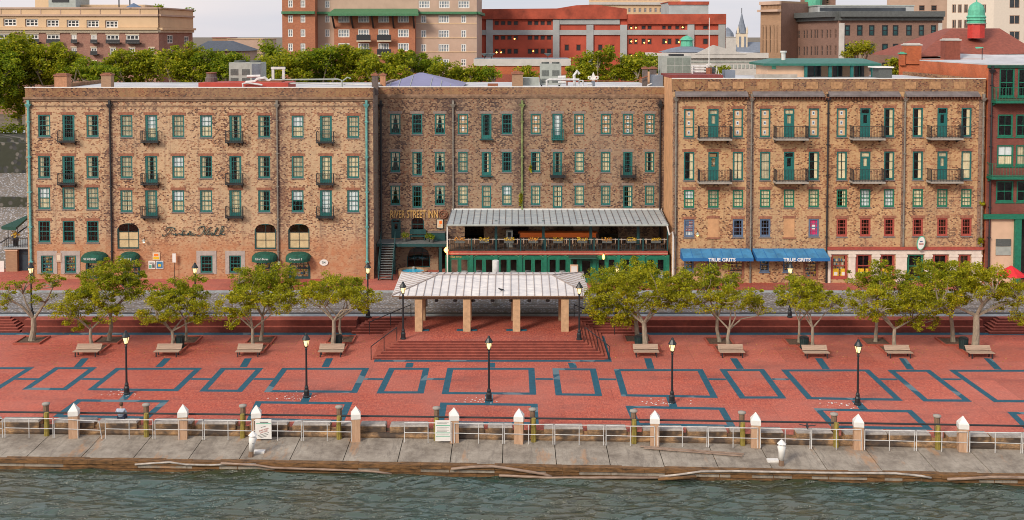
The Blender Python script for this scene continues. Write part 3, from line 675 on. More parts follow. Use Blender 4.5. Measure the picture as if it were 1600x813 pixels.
# concrete blocks sitting on it
spans = [(-75,-5),(0,61),(84,147),(152,214),(238,299),(306,368),(376,386),(390,449),(457,516),(525,556),(562,603),(609,669),(677,707),(716,756),(762,801),(850,911),(918,979),(1005,1068),(1075,1136),(1142,1159),(1189,1224),(1245,1302),(1320,1386),(1389,1455),(1482,1546),(1551,1617)]
rows_lbl = ['weathered concrete block on the quay edge', 'pale concrete block on the quay wall']
bk = 0
for i, (ua, ub) in enumerate(spans):
    if ub-ua < 14: continue
    mb = MB(); p, q = G(ua, vtf((ua+ub)/2), .42), G(ub, vtf((ua+ub)/2), .42); yy = curve_y((p.x+q.x)/2); x0, x1 = p.x, q.x; j = random.uniform(-.02, .02)
    e = .05; y0, y1 = yy-.03+j, yy+.66+j
    mb.hexa([(x0, y0, .003), (x1, y0, .003), (x1, y1, .003), (x0, y1, .003)], [(x0, y0, .33), (x1, y0, .33), (x1, y1, .33), (x0, y1, .33)], 1)
    mb.hexa([(x0, y0, .33), (x1, y0, .33), (x1, y1, .33), (x0, y1, .33)], [(x0+e, y0+e, .42+j), (x1-e, y0+e, .42-j), (x1-e, y1-e, .42), (x0+e, y1-e, .42)])
    o = mb.build('concrete_block', [MBLK, MQW], loc=((x0+x1)/2, yy+.3, 0))
    od = ['first','second','third','fourth','fifth','sixth','seventh','eighth','ninth','tenth','eleventh','twelfth','thirteenth','fourteenth','fifteenth','sixteenth','seventeenth','eighteenth','nineteenth','twentieth','twenty-first','twenty-second','twenty-third','twenty-fourth','twenty-fifth','twenty-sixth','twenty-seventh']; near = 'left of the grey-shirted sitter' if ub < 150 else 'under the grey-shirted sitter' if ua < 180 else ''
    tag(o, f'{od[bk]} {"long" if ub-ua > 55 else "short"} grey concrete block from the left on the quay edge', 'concrete block', 'concrete blocks along the quay edge'); bk += 1
# apron slabs
mb = MB(); joints = [-150, -80, 0, 79, 160, 238, 320, 395, 470, 549, 630, 708, 786, 866, 946, 1026, 1106, 1186, 1267, 1349, 1430, 1512, 1596, 1680, 1760]
def vpt(u): k = (ve(u)-55)/(vb(u)-3-55); return 800+(u-800)*k*(1.0)
for ua, ub in zip(joints, joints[1:]):
    a, b = G(ua, vb(ua)-6, -.3), G(ub, vb(ub)-6, -.3); c_, d_ = G(vpt(ub), ve(vpt(ub)), -.5), G(vpt(ua), ve(vpt(ua)), -.5); g = Vector((.022, 0, 0)); t = Vector((0, 0, -.4))
    j = Vector((0, 0, random.uniform(-.006, .006))); q = [d_+g+j, c_-g+j, b-g, a+g]; mb.hexa([p+t for p in q], q)
struct(mb.build('concrete_apron', MAPR))
# rusty timber fendering under the apron edge
fj = [-150, 60, 215, 385, 560, 690, 800, 905, 1040, 1175, 1300, 1410, 1530, 1650, 1800]
fl = ['orange rusted timber fender at the left end of the dock', 'brown timber fender under the left apron slabs', 'timber fender below the seated person', 'splintered fender below the left white sign', 'rust-red timber fender with bolt holes', 'broken brown fender sagging at the waterline', 'dark split fender below the middle of the dock', 'orange fender right of the broken section', 'straight timber fender with a loose board below', 'worn fender left of the white pedestal on the right', 'worn fender right of the white pedestal', 'brown fender below the fourth slab from the right', 'rusty fender near the right edge', 'last fender at the right edge of the dock']
for (ua, ub), lb in zip(zip(fj, fj[1:]), fl):
    mb = MB(); r = random.Random(ua)
    for z0, z1, dy in ((-.70, -.48, -.10), (-.93, -.72, .0), (-1.3, -.96, -.05)):
        n = 4
        for k in range(n):
            p, q = G(ua+(ub-ua)*k/n, ve(ua+(ub-ua)*k/n), -.5), G(ua+(ub-ua)*(k+1)/n, ve(ua+(ub-ua)*(k+1)/n), -.5); y = dy+r.uniform(-.015, .015); dz = r.uniform(-.008, .008); g = .004
            mb.hexa([(p.x+g, p.y+y, z0+dz), (q.x-g, q.y+y, z0+dz), (q.x-g, q.y+.3, z0+dz), (p.x+g, p.y+.3, z0+dz)], [(p.x+g, p.y+y, z1+dz), (q.x-g, q.y+y, z1+dz), (q.x-g, q.y+.3, z1+dz), (p.x+g, p.y+.3, z1+dz)])
    o = mb.build('timber_fender', MFEND); tag(o, lb, 'fender', 'timber fenders along the dock edge')
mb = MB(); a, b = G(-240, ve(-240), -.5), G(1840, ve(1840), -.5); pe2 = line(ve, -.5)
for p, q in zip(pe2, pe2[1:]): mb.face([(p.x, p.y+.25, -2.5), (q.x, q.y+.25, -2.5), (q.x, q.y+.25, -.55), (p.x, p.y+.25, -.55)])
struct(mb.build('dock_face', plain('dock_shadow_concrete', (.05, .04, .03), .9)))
# draped pipes and loose boards
def drape(pts, r, mat, name, lb, cat, dy=-.14):
    q = [W(u, v, G(u, ve(u), -.5).y+dy) for u, v in pts]; mb = MB(); mb.tube(q, r, 7); tag(mb.build(name, mat, loc=q[0], smooth=True), lb, cat)
drape([(211,726),(240,724),(265,722.5),(290,726),(330,727),(365,725),(400,726)], .055, MGPIPE, 'pipe', 'long grey pipe lying along the dock edge left of the middle', 'pipe')
drape([(345,724),(400,727),(425,731),(480,733),(540,735),(585,737),(612,741)], .06, MLOG, 'pipe', 'grey-brown drooping pipe under the apron left of the middle', 'pipe', -.2)
drape([(705,733),(735,730),(770,729),(800,733),(850,741),(862,745)], .075, MLOG, 'pipe', 'sagging brown pipe at the middle of the dock edge', 'pipe', -.2)
drape([(1030,745),(1060,742),(1095,737),(1150,736.5),(1200,737.5),(1290,739),(1400,740),(1440,744),(1455,747)], .06, MGPIPE, 'pipe', 'long grey pipe along the dock edge right of the middle', 'pipe')
drape([(1480,749),(1510,748),(1545,746),(1575,746),(1650,748)], .08, MLOG, 'pipe', 'brown pipe along the dock edge at the far right', 'pipe')
drape([(780,743),(860,747),(960,746.5),(1085,747)], .07, MLOG, 'plank', 'long floating board hanging just above the water at the middle', 'plank', -.3)
drape([(1028,749),(1088,745)], .09, MFEND, 'plank', 'short orange board end sticking out over the water', 'plank', -.35)
for i, (a, b, lb) in enumerate([((1000, 698.5), (1162, 711), 'upper of two long boards lying on the right part of the apron'), ((1006, 701), (1160, 714), 'lower of two long boards lying on the right part of the apron')]):
    p, q = G(*a, -.3), G(*b, -.38); mb = MB(); mb.bar(p+Vector((0, 0, .04)), q+Vector((0, 0, .06)), .12, .05); tag(mb.build('board', MLOG, loc=p), lb, 'board', 'loose boards on the apron')

# river
def wave(x, y):
    r = 0
    for i, (a, lx, ly, ph) in enumerate(WV): r += a*np.sin(x*lx+y*ly+ph+1.1*np.sin(x*lx*.31+y*ly*.23+i))
    return r
rr = random.Random(4); WV = []
for i in range(16):
    lam = rr.choice([.7, .9, 1.3, 1.8, 2.6, 4.0])*rr.uniform(.85, 1.15); ang = math.radians(rr.gauss(-76, 13)); k = 2*math.pi/lam; WV.append((.013*lam**.8, k*math.cos(ang)*.8, k*math.sin(ang)*-1, rr.uniform(0, 6)))
xs = np.linspace(-34, 34, 620); ys = np.concatenate([np.linspace(38, 61.5, 330)])
XX, YY = np.meshgrid(xs, ys); ZZ = wave(XX, YY)-1.0
me = bpy.data.meshes.new('river'); vv = np.stack([XX, YY, ZZ], -1).reshape(-1, 3); nx_, ny_ = len(xs), len(ys)
idx = np.arange(nx_*ny_).reshape(ny_, nx_); ff = np.stack([idx[:-1, :-1], idx[:-1, 1:], idx[1:, 1:], idx[1:, :-1]], -1).reshape(-1, 4)
me.from_pydata(vv.tolist(), [], ff.tolist()); me.polygons.foreach_set('use_smooth', [True]*len(ff)); me.materials.append(MWATER); o = bpy.data.objects.new('river', me); COL.objects.link(o); struct(o)
mb = MB()
for x0, x1, y0, y1 in ((-2500, -34, -1500, 61.5), (34, 2500, -1500, 61.5), (-34, 34, -1500, 38)): mb.face([(x0, y0, -1.03), (x1, y0, -1.03), (x1, y1, -1.03), (x0, y1, -1.03)])
struct(mb.build('river_beyond', MWATER))

# ================================================================== QUAY FURNITURE
fence_px = [(-75,4),(8,83),(85,159),(165,239),(242.5,317),(319.5,393.5),(397,471),(474,549),(632,706),(710,785.5),(788,864),(867,943),(947,1023),(1028,1104.5),(1107,1184),(1188,1265.5),(1268,1345.5),(1351,1428.5),(1432,1511),(1515,1595),(1598,1675)]
fl = ['leftmost white railing panel, cut by the picture edge','white railing panel left of the first capped post','white railing panel with a leaning right end post','white railing panel in front of the seated person','white railing panel right of the seated person, before the second capped post','white railing panel left of the danger sign','white railing panel carrying the red-lettered danger sign','white railing panel left of the gap in the fence','white railing panel right of the gap, carrying the striped notice','white railing panel right of the striped notice','white railing panel in front of the middle capped post','white railing panel right of the middle capped post','white railing panel before the loose boards','white railing panel behind the left end of the loose boards','white railing panel behind the right end of the loose boards','white railing panel behind the right white pedestal','white railing panel right of the right white pedestal','white railing panel left of the second capped post from the right','white railing panel before the last capped post','white railing panel right of the last capped post','rightmost white railing panel, cut by the picture edge']
for i, ((ua, ub), lb) in enumerate(zip(fence_px, fl)):
    p, q = G(ua, vb(ua), -.3), G(ub, vb(ub), -.3); h = 1.12; t = thing('railing_panel', lb, 'railing', ((p.x+q.x)/2, (p.y+q.y)/2, -.3), 'white metal railing panels along the dock')
    lean = .14 if i == 2 else random.uniform(-.015, .015); dr = .12 if i == 2 else random.uniform(-.02, .02)
    T = lambda s, z, k=0: Vector((p.x+(q.x-p.x)*s-lean*z/h*(s > .9), p.y+(q.y-p.y)*s+random.uniform(-.01, .01), -.3+z-dr*s*(z/h)))
    for s in (0, .5, 1):
        mb = MB(); mb.tube([T(s, 0), T(s, h-.03)], .024, 6); mb.build('post', MRAIL, t)
    mb = MB(); mb.tube([T(0, h), T(.5, h-.01), T(1, h)], .026, 6); mb.build('top_rail', MRAIL, t)
    mb = MB(); mb.tube([T(0, h*.5), T(1, h*.48)], .021, 6); mb.build('middle_rail', MRAIL, t)
# black handrail
mb = MB(); pts = [W(u, vh(u), curve_y(W(u, vh(u), 61).x)-.02) for u in range(-240, 1841, 80)]; mb.tube(pts, .055, 8); o = mb.build('handrail', MIRON, loc=pts[0]); tag(o, 'long black iron handrail running the whole length of the quay', 'handrail')
def zbase(u): return G(u, vb(u), -.3)
capd = [113, 284, 399, 555, 709, 811, 1024, 1182, 1343, 1507]
cl = ['white capped square dock post left of the seated person', 'white capped dock post second from the left', 'white capped dock post behind the danger sign', 'white capped dock post fourth from the left, by the gap', 'white capped dock post beside the striped notice', 'white capped dock post in the middle of the quay', 'white capped dock post at the left end of the loose boards', 'white capped dock post nearest the right white pedestal', 'white capped dock post second from the right', 'white capped dock post farthest right']
for u, lb in zip(capd, cl):
    c = zbase(u); c.y += .28; t = thing('dock_post', lb, 'post', (c.x, c.y, -.35), 'square dock posts with white pyramid caps'); r = .27; a = R(45)+R(8)*(1 if u < 800 else -1)
    mb = MB(); mb.lathe(c.x, c.y, [(r*1.3, -.35), (r*1.3, .98)], 4, rot=a); mb.build('shaft', MPCOL, t)
    mb = MB(); mb.lathe(c.x, c.y, [(r*1.42, .95), (r*1.42, 1.22), (.01, 1.62)], 4, rot=a); mb.build('cap', MWHITE, t)
ylw = [(68, 4), (225, 3.5), (376, 3.5), (528, 2), (681, 1), (834, -2), (992, -2), (1163, -4), (1310, -7), (1470, -6)]
nm = ['first', 'second', 'third', 'fourth', 'fifth', 'sixth', 'seventh', 'eighth', 'ninth', 'tenth']
for k, (u, off) in enumerate(ylw):
    c = zbase(u); c.y += .42; mb = MB(); r = random.Random(k)
    mb.tube([(c.x, c.y, -.4), (c.x+r.uniform(-.03, .03), c.y, .5), (c.x, c.y, 0.98+r.uniform(-.04, .06))], [.15, .14, .13], 8)
    o = mb.build('fender_post', MPILE, loc=(c.x, c.y, -.4)); tag(o, f'{nm[k]} yellow mossy timber post from the left, in front of the black handrail', 'post', 'mossy yellow timber posts')
    c2 = W(u+off, vh(u), c.y+1.1); t = thing('mooring_pile', f'{nm[k]} brown round pile from the left, with a grey disc cap behind a yellow post', 'pile', (c2.x, c2.y, 0), 'capped mooring piles')
    mb = MB(); mb.tube([(c2.x, c2.y, 0), (c2.x, c2.y, 1.08)], .16, 9); mb.build('trunk', MPILEB, t)
    mb = MB(); mb.lathe(c2.x, c2.y, [(.17, 1.06), (.23, 1.11), (.22, 1.19), (.05, 1.23)], 12); mb.build('cap', MCONC, t, smooth=True)
# signs on the fence
for (u0, u1, v0, v1, kind) in ((399, 424, 655.5, 686, 0), (680, 704, 657, 689.5, 1)):
    y = zbase((u0+u1)/2).y-.06; a, b = W(u0, v1, y), W(u1, v0, y)
    t = thing('notice_board', ['white sign with slanted red warning lines on the fence', 'white notice with green stripes on the fence at the middle'][kind], 'sign', ((a.x+b.x)/2, y, a.z))
    mb = MB(); mb.box(a.x, b.x, y, y+.03, a.z, b.z); mb.build('board', MWHITE, t)
    w_, h_ = b.x-a.x, b.z-a.z
    if kind == 0:
        text('lettering', 'DANGER', .12, MREDF, ((a.x+b.x)/2+.03, y-.006, a.z+h_*.47), width=w_*.62, parent=t, depth=.006).rotation_euler = (R(90), R(-16), 0)
        text('lettering', 'DANGER', .12, MREDF, ((a.x+b.x)/2+.02, y-.006, a.z+h_*.36), width=w_*.5, parent=t, depth=.006).rotation_euler = (R(90), R(-16), 0)
        mb = MB()
        for f, ww in ((.62, .3), (.25, .7), (.17, .6), (.1, .4)): mb.bar((a.x+w_*(.5-ww/2), y-.004, a.z+h_*(f-ww*.12)), (a.x+w_*(.5+ww/2), y-.004, a.z+h_*(f+ww*.12)), .008, .022, up=(0, 0, 1))
        mb.build('printed_lines', MGRILL, t); mb = MB(); mb.box(a.x+.04, b.x-.04, y-.006, y-.002, a.z+h_*.77, a.z+h_*.80); mb.build('green_stripe', MCOP, t)
        mb = MB(); mb.box(a.x+w_*.3, b.x-w_*.2, y-.006, y-.002, a.z+h_*.83, a.z+h_*.87); mb.build('header', MGRILL, t)
    else:
        mb = MB(); [mb.box(a.x+.04, b.x-.04, y-.006, y-.002, a.z+h_*f, a.z+h_*(f+.035)) for f in (.22, .38, .74)]; mb.build('green_stripes', MCOP, t)
        mb = MB(); [mb.box(a.x+.1, b.x-.1-.1*(k % 2), y-.006, y-.002, a.z+h_*f, a.z+h_*(f+.012)) for k, f in enumerate((.3, .46, .52, .58, .64, .84, .88))]; mb.build('printed_lines', MGRILL, t)
# white hooded pedestals on the apron
for u, v, lb, s in ((392, 719, 'small white hooded dock pedestal on a brown stub, leaning, left of the middle', 1), (1221, 733, 'small white hooded dock pedestal on a brown stub on the right part of the apron', -1)):
    c = G(u, v-6, -.45); t = thing('dock_pedestal', lb, 'pedestal', c, 'white dock pedestals')
    tl = .12*s if s > 0 else 0
    mb = MB(); mb.tube([c+Vector((0, 0, -.05)), c+Vector((tl*.3, 0, .38))], [.16, .13], 8); mb.build('stub', MPILEB, t)
    mb = MB(); mb.tube([c+Vector((tl*.3, 0, .3)), c+Vector((tl*.6, -.02, .7)), c+Vector((tl, 0, 1.0)), c+Vector((tl, 0, 1.12))], [.15, .17, .23, .10], 10); mb.build('body', MWHITE, t, smooth=True)
    mb = MB(); mb.lathe(c.x+tl, c.y, [(.10, c.z+1.12), (.25, c.z+1.16), (.08, c.z+1.34), (.03, c.z+1.38)], 8); mb.build('cap', MWHITE, t)
    mb = MB(); mb.bar(c+Vector((tl+.1, -.12, .95)), c+Vector((tl+.02, -.16, .75)), .05, .05); mb.build('handle', MIRON, t)
    mb = MB(); p = c+Vector((.35*s, .45, .02)); mb.box(p.x-.3, p.x+.3, p.y-.12, p.y+.2, p.z-.3, p.z+.1); tag(mb.build('concrete_pad', MWHITE, loc=p), f'pale rectangular plate beside the {"left" if s > 0 else "right"} white dock pedestal', 'plate')
# ================================================================== WAREHOUSES
def ops_px(lst, Y):                       # (u0,u1,v0,v1) -> (x0,x1,z0,z1)
    r = []
    for u0, u1, v0, v1 in lst:
        a, b = W(u0, v1, Y), W(u1, v0, Y); r.append((round(a.x, 3), round(b.x, 3), round(a.z, 3), round(b.z, 3)))
    return r
def arch_fill(mb, x0, x1, z1, rise, y, m=0, n=10, d=.25):
    for i in range(n):
        xa, xb = x0+(x1-x0)*i/n, x0+(x1-x0)*(i+1)/n
        f = lambda x: z1-rise+rise*math.sqrt(max(0, 1-((x-(x0+x1)/2)/((x1-x0)/2))**2))
        mb.face([(xa, y, f(xa)), (xb, y, f(xb)), (xb, y, z1), (xa, y, z1)], m); mb.face([(xa, y, f(xa)), (xa, y+d, f(xa)), (xb, y+d, f(xb)), (xb, y, f(xb))], m)
def downpipe(root, u, Y, z0, z1, mat, hop=True, r=.075):
    x = W(u, 300, Y).x; mb = MB(); y = Y-.12
    mb.tube([(x, y, z0), (x, y, z1)], r, 8); n = int((z1-z0)/2.6)
    for i in range(n): z = z0+(i+.5)*(z1-z0)/n; mb.box(x-r*1.6, x+r*1.6, y-r*1.2, Y-.003, z-.04, z+.04)
    if hop: mb.hexa([(x-.1, y-.1, z1-.3), (x+.1, y-.1, z1-.3), (x+.1, y+.1, z1-.3), (x-.1, y+.1, z1-.3)], [(x-.27, y-.2, z1), (x+.27, y-.2, z1), (x+.27, y+.1, z1), (x-.27, y+.1, z1)]); mb.box(x-.1, x+.1, y-.1, y+.1, z1, z1+.35)
    mb.build('downpipe', mat, root, smooth=False)
def balcony(root, x0, x1, Y, zf, h, depth, mat=MIRON, slab=.1, fmat=None, step=.16, curved=False):
    w_ = round(x1-x0, 2); o0 = ('b', w_, round(h, 2), depth, mat.name, fmat.name if fmat else '')
    def fl():
        b = MB(); b.box(0, w_, -depth, -.002, -slab, 0); return rawmesh(b, 'balcony', [fmat or mat])
    def rl():
        b = MB(); e = .03; d = depth-e
        for z in (h, h*.12): b.bar((e, -.01, z), (e, -d, z), .04); b.bar((w_-e, -.01, z), (w_-e, -d, z), .04); b.bar((e, -d, z), (w_-e, -d, z), .04)
        n = max(3, int(w_/step))
        for i in range(n+1): x = e+(w_-2*e)*i/n; b.bar((x, -d, 0), (x, -d, h), .05 if i in (0, n) else .022)
        m_ = max(2, int(depth/step))
        for x in (e, w_-e):
            for j in range(1, m_): y = -d*j/m_; b.bar((x, y, 0), (x, y, h), .022)
        return rawmesh(b, 'railing', [mat])
    def bk():
        b = MB()
        for x in (.12, w_-.2): b.face([(x, -.003, -slab), (x, -depth*.8, -slab), (x, -.003, -slab-.3)]); b.face([(x+.08, -.003, -slab), (x+.08, -.003, -slab-.3), (x+.08, -depth*.8, -slab)]); b.face([(x, -depth*.8, -slab), (x+.08, -depth*.8, -slab), (x+.08, -.003, -slab-.3), (x, -.003, -slab-.3)])
        return rawmesh(b, 'bracket', [mat])
    o = bpy.data.objects.new('balcony', wmesh(o0+(1,), fl)); COL.objects.link(o); o.parent = root; o.location = Vector((x0, Y, zf))-root.location
    sub('railing', wmesh(o0+(2,), rl), o); sub('bracket', wmesh(o0+(3,), bk), o)
def warehouse(name, label, u0, u1, Y, vtop, wins, extra_ops, mat, pmat, depth=19., parapet_v=None, left=True, right=True, smat_l=None, smat_r=None, arches=()):
    x0, x1 = W(u0, 300, Y).x, W(u1, 300, Y).x; zt = W(800, vtop, Y).z
    root = thing(name, label, 'warehouse', ((x0+x1)/2, Y, ZS))
    ops = ops_px([q[:4] for q in wins]+list(extra_ops), Y); mb = MB(); zp = W(800, parapet_v, Y).z
    wall(mb, (x0, Y), (x1, Y), ZS-.1, zp, [(a-x0, b-x0, c, d) for a, b, c, d in ops], .26)
    for a, b, c, d, rise in arches: arch_fill(mb, a, b, d, rise, Y)
    for (a, b, c, d) in ops[:len(wins)]:
        pass
    t = .4
    if smat_l is None: wall(mb, (x0, Y+depth), (x0, Y), ZS-.1, zp, [], 0)
    else: wall(mb, (x0, Y+depth), (x0, Y), ZS-.1, zp, [], 0, m=1)
    wall(mb, (x1, Y), (x1, Y+depth), ZS-.1, zp, [], 0, m=0 if smat_r is None else 2); wall(mb, (x1, Y+depth), (x0, Y+depth), ZS-.1, zp, [], 0)
    mb.build('wall', [mat, smat_l or mat, smat_r or mat], root)
    mb = MB(); mb.box(x0, x1, Y, Y+t, zp, zt); mb.box(x0, x0+t, Y+t, Y+depth, zp, zt, 1); mb.box(x1-t, x1, Y+t, Y+depth, zp, zt, 2)
    mb.build('parapet', [pmat, smat_l or pmat, smat_r or pmat], root)
    mb = MB(); mb.box(x0+t, x1-t, Y+t, Y+depth, zp-.3, zt-.35); rf = mb.build('roof', MROOF, root)
    mb = MB(); mb.box(x0-.03, x1+.03, Y-.03, Y+t+.05, zt, zt+.06); mb.build('coping', MWHITE if name == 'warehouse' else MLEAD, root)
    return root, x0, x1, zt, zp, ops, rf
def lintels(root, ops, Y, idx=None, mat=MLINT, h=.24, over=.14):
    mb = MB()
    for i, (a, b, c, d) in enumerate(ops):
        if idx is not None and i not in idx: continue
        mb.box(a-over, b+over, Y-.025, Y+.05, d+.002, d+h)
    mb.build('lintels', mat, root)

MSURR = plain('grey_stone_surround', (.40, .35, .32), .9)
# ---- left warehouse
C1 = [69, 107, 144.5, 197.5, 236.5, 278.5, 322, 367.8, 412.8, 465, 509.3, 551.8]
K1 = ['r', 'd', 'l', 'c', 'c', 'c', 'c', 'lr', 'l', 'c', 'c', 'c'], ['l', 'd', 'l', 'c', 'lr', 'c', 'l', 'r', 'l', 'c', 'c', 'c'], ['c', 'c', 'c', 'c', 'c', 'c', 'c', 'c', 'l', 'h', 'w', 'w']
w1 = []
for r, (v0, v1, vd) in enumerate(((179.5, 214, 220), (244, 278.5, 286.5), (297.5, 331.5, 338))):
    for i, u in enumerate(C1):
        dv = .07*i/12*20 if False else (1.6*i/11 if r == 0 else 0)
        a, b = (v0+dv, v1+dv)
        if r == 2 and i < 3: a, b = 293, 327
        dr = i in (1, 4, 7, 10) and not (r == 2 and i == 1)
        if dr: b = vd+dv
        w1.append((u-9.2, u+9.2, a, b, K1[r][i], 1 if dr else 0))
for i in range(3): w1.append((C1[i]-8.8, C1[i]+9.4, 345.5, 379, 'd', 0))
for u0, u1 in ((64.5, 83), (101.5, 119), (313.5, 332), (358.5, 376.5)): w1.append((u0, u1, 399.5, 426.5, 'o' if u0 < 200 else 'd', 0))
arch1 = [(183.5, 217, 349, 389), (398, 431.5, 350, 389.5), (450.5, 483.5, 350, 389.5)]
door1 = [(134, 160, 402, 437), (192, 219, 403, 437), (399, 432, 405, 437), (451, 485, 405, 437)]
o1 = ops_px(arch1+door1, Y1)
arcs = [(a, b, c, d, .55 if i < 3 else .75) for i, (a, b, c, d) in enumerate(o1)]
B1, x0, x1, zt, zp, ops, rf1 = warehouse('warehouse', 'long tan brick four-storey warehouse on the left with teal windows', 42, 583.5, Y1, 137.5, w1, arch1+door1, M1, M3d, parapet_v=153, smat_r=MSIDE, arches=arcs)
nW = len(w1)
for q, o in zip(w1, ops[:nW]):
    a, b, c, d = o; window(B1, (x0, Y1), (x1, Y1), a-x0, b-x0, c, d, 3, 5 if q[5] else 4, q[4], MTEAL, q[5], None if q[5] else MLEAD, name='door' if q[5] else 'window', lintel=MLINT if q[2] < 390 else None, surround=MSURR if q[2] > 390 else None)
for (a, b, c, d) in ops[nW:nW+3]: window(B1, (x0, Y1), (x1, Y1), a-x0, b-x0, c, d, 2, 3, 'b', MTEALD, 0, MLINT, name='arched_window', fw=.1)
for (a, b, c, d) in ops[nW+3:]:
    window(B1, (x0, Y1), (x1, Y1), a-x0, b-x0, c, d, 3, 4, 'o', MTEALD, 1, None, name='shop_door', fw=.14)
for i, q in enumerate(w1):
    if q[5]: a, b, c, d = ops[i]; balcony(B1, a-.24, b+.24, Y1, c, .92, .62)
mb = MB(); z = W(800, 153, Y1).z; mb.box(x0-.12, x1+.05, Y1-.2, Y1-.002, z-.12, z+.05); mb.box(x0-.06, x1+.02, Y1-.1, Y1-.003, z-.3, z-.125); z = W(800, 166, Y1).z; mb.box(x0-.04, x1, Y1-.06, Y1-.004, z-.05, z+.05); mb.build('cornice', MCORN, B1)
PT = plain('aged_teal_pipe', (.13, .38, .36), .6, var=.4, scale=3); PG = plain('grey_pipe', (.22, .20, .17), .6, var=.4, scale=3); PYG = plain('mossy_green_pipe', (.20, .25, .09), .7, var=.5, scale=3)
zt1 = W(800, 163, Y1).z
downpipe(B1, 47.5, Y1, ZS, zt1, PT, r=.11); downpipe(B1, 174, Y1, ZS+1, zt1, MIRON); downpipe(B1, 434.3, Y1, ZS+1, zt1, PG); downpipe(B1, 573.5, Y1, ZS, zt1, PT, r=.10)
def awning_round(root, u0, u1, v0, v1, Y, mat, depth=1.3):
    a, b = W(u0, v1, Y-depth*.6), W(u1, v0, Y); x0_, x1_ = a.x, b.x; mb = MB(); n = 10; h = b.z-a.z; k = 6
    P = lambda i, j: (lambda s, t: ((x0_+x1_)/2+(x1_-x0_)/2*math.cos(s)*(.55+.45*math.sin(t)) if False else (x0_+x1_)/2-(x1_-x0_)/2*math.cos(s), Y-.004-depth*math.sin(t)*(.25+.75*math.sin(s)), a.z+h*(math.sin(s)**.7 if s > 0 else 0)*math.cos(t)))(math.pi*i/n*.98+.03, math.pi/2*j/k)
    for i in range(n):
        for j in range(k): mb.face([P(i, j), P(i, j+1), P(i+1, j+1), P(i+1, j)])
    for i in range(n): p, q = P(i, k), P(i+1, k); mb.face([p, (p[0], p[1], p[2]-.22), (q[0], q[1], q[2]-.22), q])
    return mb.build('awning', mat, root), ((x0_+x1_)/2, Y-depth-.03, a.z+.12)
for u0, u1, v0, v1, s in ((124, 169, 392.5, 405.5, 'THE AND BREAD'), (183, 219, 393, 406, 'MEMOIRS'), (391.5, 434, 393, 405.5, "Edna's Bones"), (444.5, 486, 393, 405.5, "Company's 2")):
    aw, c = awning_round(B1, u0, u1, v0, v1, Y1, MAWN); text('lettering', s, .26, MLETW, Vector(c)-Vector(B1.location), rotx=90, depth=.01, width=1.1 if len(s) > 6 else .7).parent = aw
# script lettering, drawn as pen strokes
def pen(name, strokes, u0, v0, su, sv, Y, r, mat, label):
    t0 = W(u0, v0, Y-.1); mb = MB()
    for st in strokes:
        q = [W(u0+x*su, v0+y*sv, Y-.1) for x, y in st]
        if len(q) > 2:                    # smooth
            qq = []
            for i in range(len(q)-1):
                p0, p1, p2, p3 = q[max(i-1, 0)], q[i], q[i+1], q[min(i+2, len(q)-1)]
                for k in range(4): t = k/4; qq.append(.5*((2*p1)+(-p0+p2)*t+(2*p0-5*p1+4*p2-p3)*t*t+(-p0+3*p1-3*p2+p3)*t**3))
            q = qq+[q[-1]]
        mb.tube(q, r, 5)
    o = mb.build(name, mat, loc=t0); tag(o, label, 'sign'); return o
F_ = [(13,24),(15,22),(17,24),(19,24),(27,17),(32,10),(34,9),(33,14),(28,9),(24,9),(19,13),(19,15),(21,12),(28,8),(33,10)]
st = [[(253.5,366),(254,369),(257,369),(262,366),(268,357.5)], [(259,360),(261,357),(265,355),(269,356),(273,357),(272,360)], [(268,361),(270,359.5)],
 [(268,367),(270,365.5),(272,367),(275,365),(274,368),(278,366),(281,365),(283,367),(287,360),(284,368),(287,367),(290,366),(292,368),(294,364),(294,368),(297,361),(298,368),(302,364),(300,367),(303,368),(306,366)], [(284,361),(290,361)],
 [(309,361),(310,357),(315,354),(320,355),(318,361),(314,367),(309,369),(308,367)], [(320,355),(319,361),(320,367),(325,359),(330,355)], [(327,360),(324,367)],
 [(325,367),(329,365),(332,364),(330,368),(334,366),(340,357),(338,357),(335,366),(338,368),(344,366),(349,354.5),(346,356),(343,367)], [(350,360),(345,364),(348,367),(352,366)]]
pen('script_sign', st, 0, 0, 1, 1, Y1, .036, MTEALD, 'dark metal script lettering spelling a name on the left warehouse wall')
def plaque(u0, u1, v0, v1, Y, mat, label, bg=None, name='wall_sign', marks=(), cat='sign', d=.08):
    a, b = W(u0, v1, Y-d), W(u1, v0, Y-d); t = thing(name, label, cat, ((a.x+b.x)/2, Y-d, a.z)); mb = MB(); mb.box(a.x, b.x, Y-d, Y-.005, a.z, b.z); mb.build('board', mat, t)
    for ki, (f0, f1, g0, g1, m_) in enumerate(marks): mb = MB(); mb.box(a.x+(b.x-a.x)*f0, a.x+(b.x-a.x)*f1, Y-d-.012-.008*ki, Y-d-.002-.008*ki, a.z+(b.z-a.z)*g0, a.z+(b.z-a.z)*g1); mb.build('printed_patch', m_, t)
    return t
plaque(238.5, 249.5, 395, 406.5, Y1, MCREAM, 'small yellow and white pictorial sign above two posters', marks=((.1, .9, .1, .45, MYEL), (.2, .8, .55, .85, MORANGE)))
plaque(232, 242.5, 408, 420.5, Y1, MWHITE, 'white poster with green patches, left of a pair on the brick wall', marks=((.1, .45, .1, .5, MCOP), (.55, .9, .15, .6, MGRILL), (.15, .85, .7, .8, MGRILL)), name='poster')
plaque(244, 255, 408, 420.5, Y1, MWHITE, 'blue picture poster, right of a pair on the brick wall', marks=((.08, .92, .08, .92, MBAWN), (.3, .7, .3, .6, MYEL)), name='poster')
plaque(87.5, 96, 396, 410, Y1, MTANW, 'small framed tan plaque between the ground floor windows', marks=((.2, .8, .2, .8, MCREAM),), name='plaque')
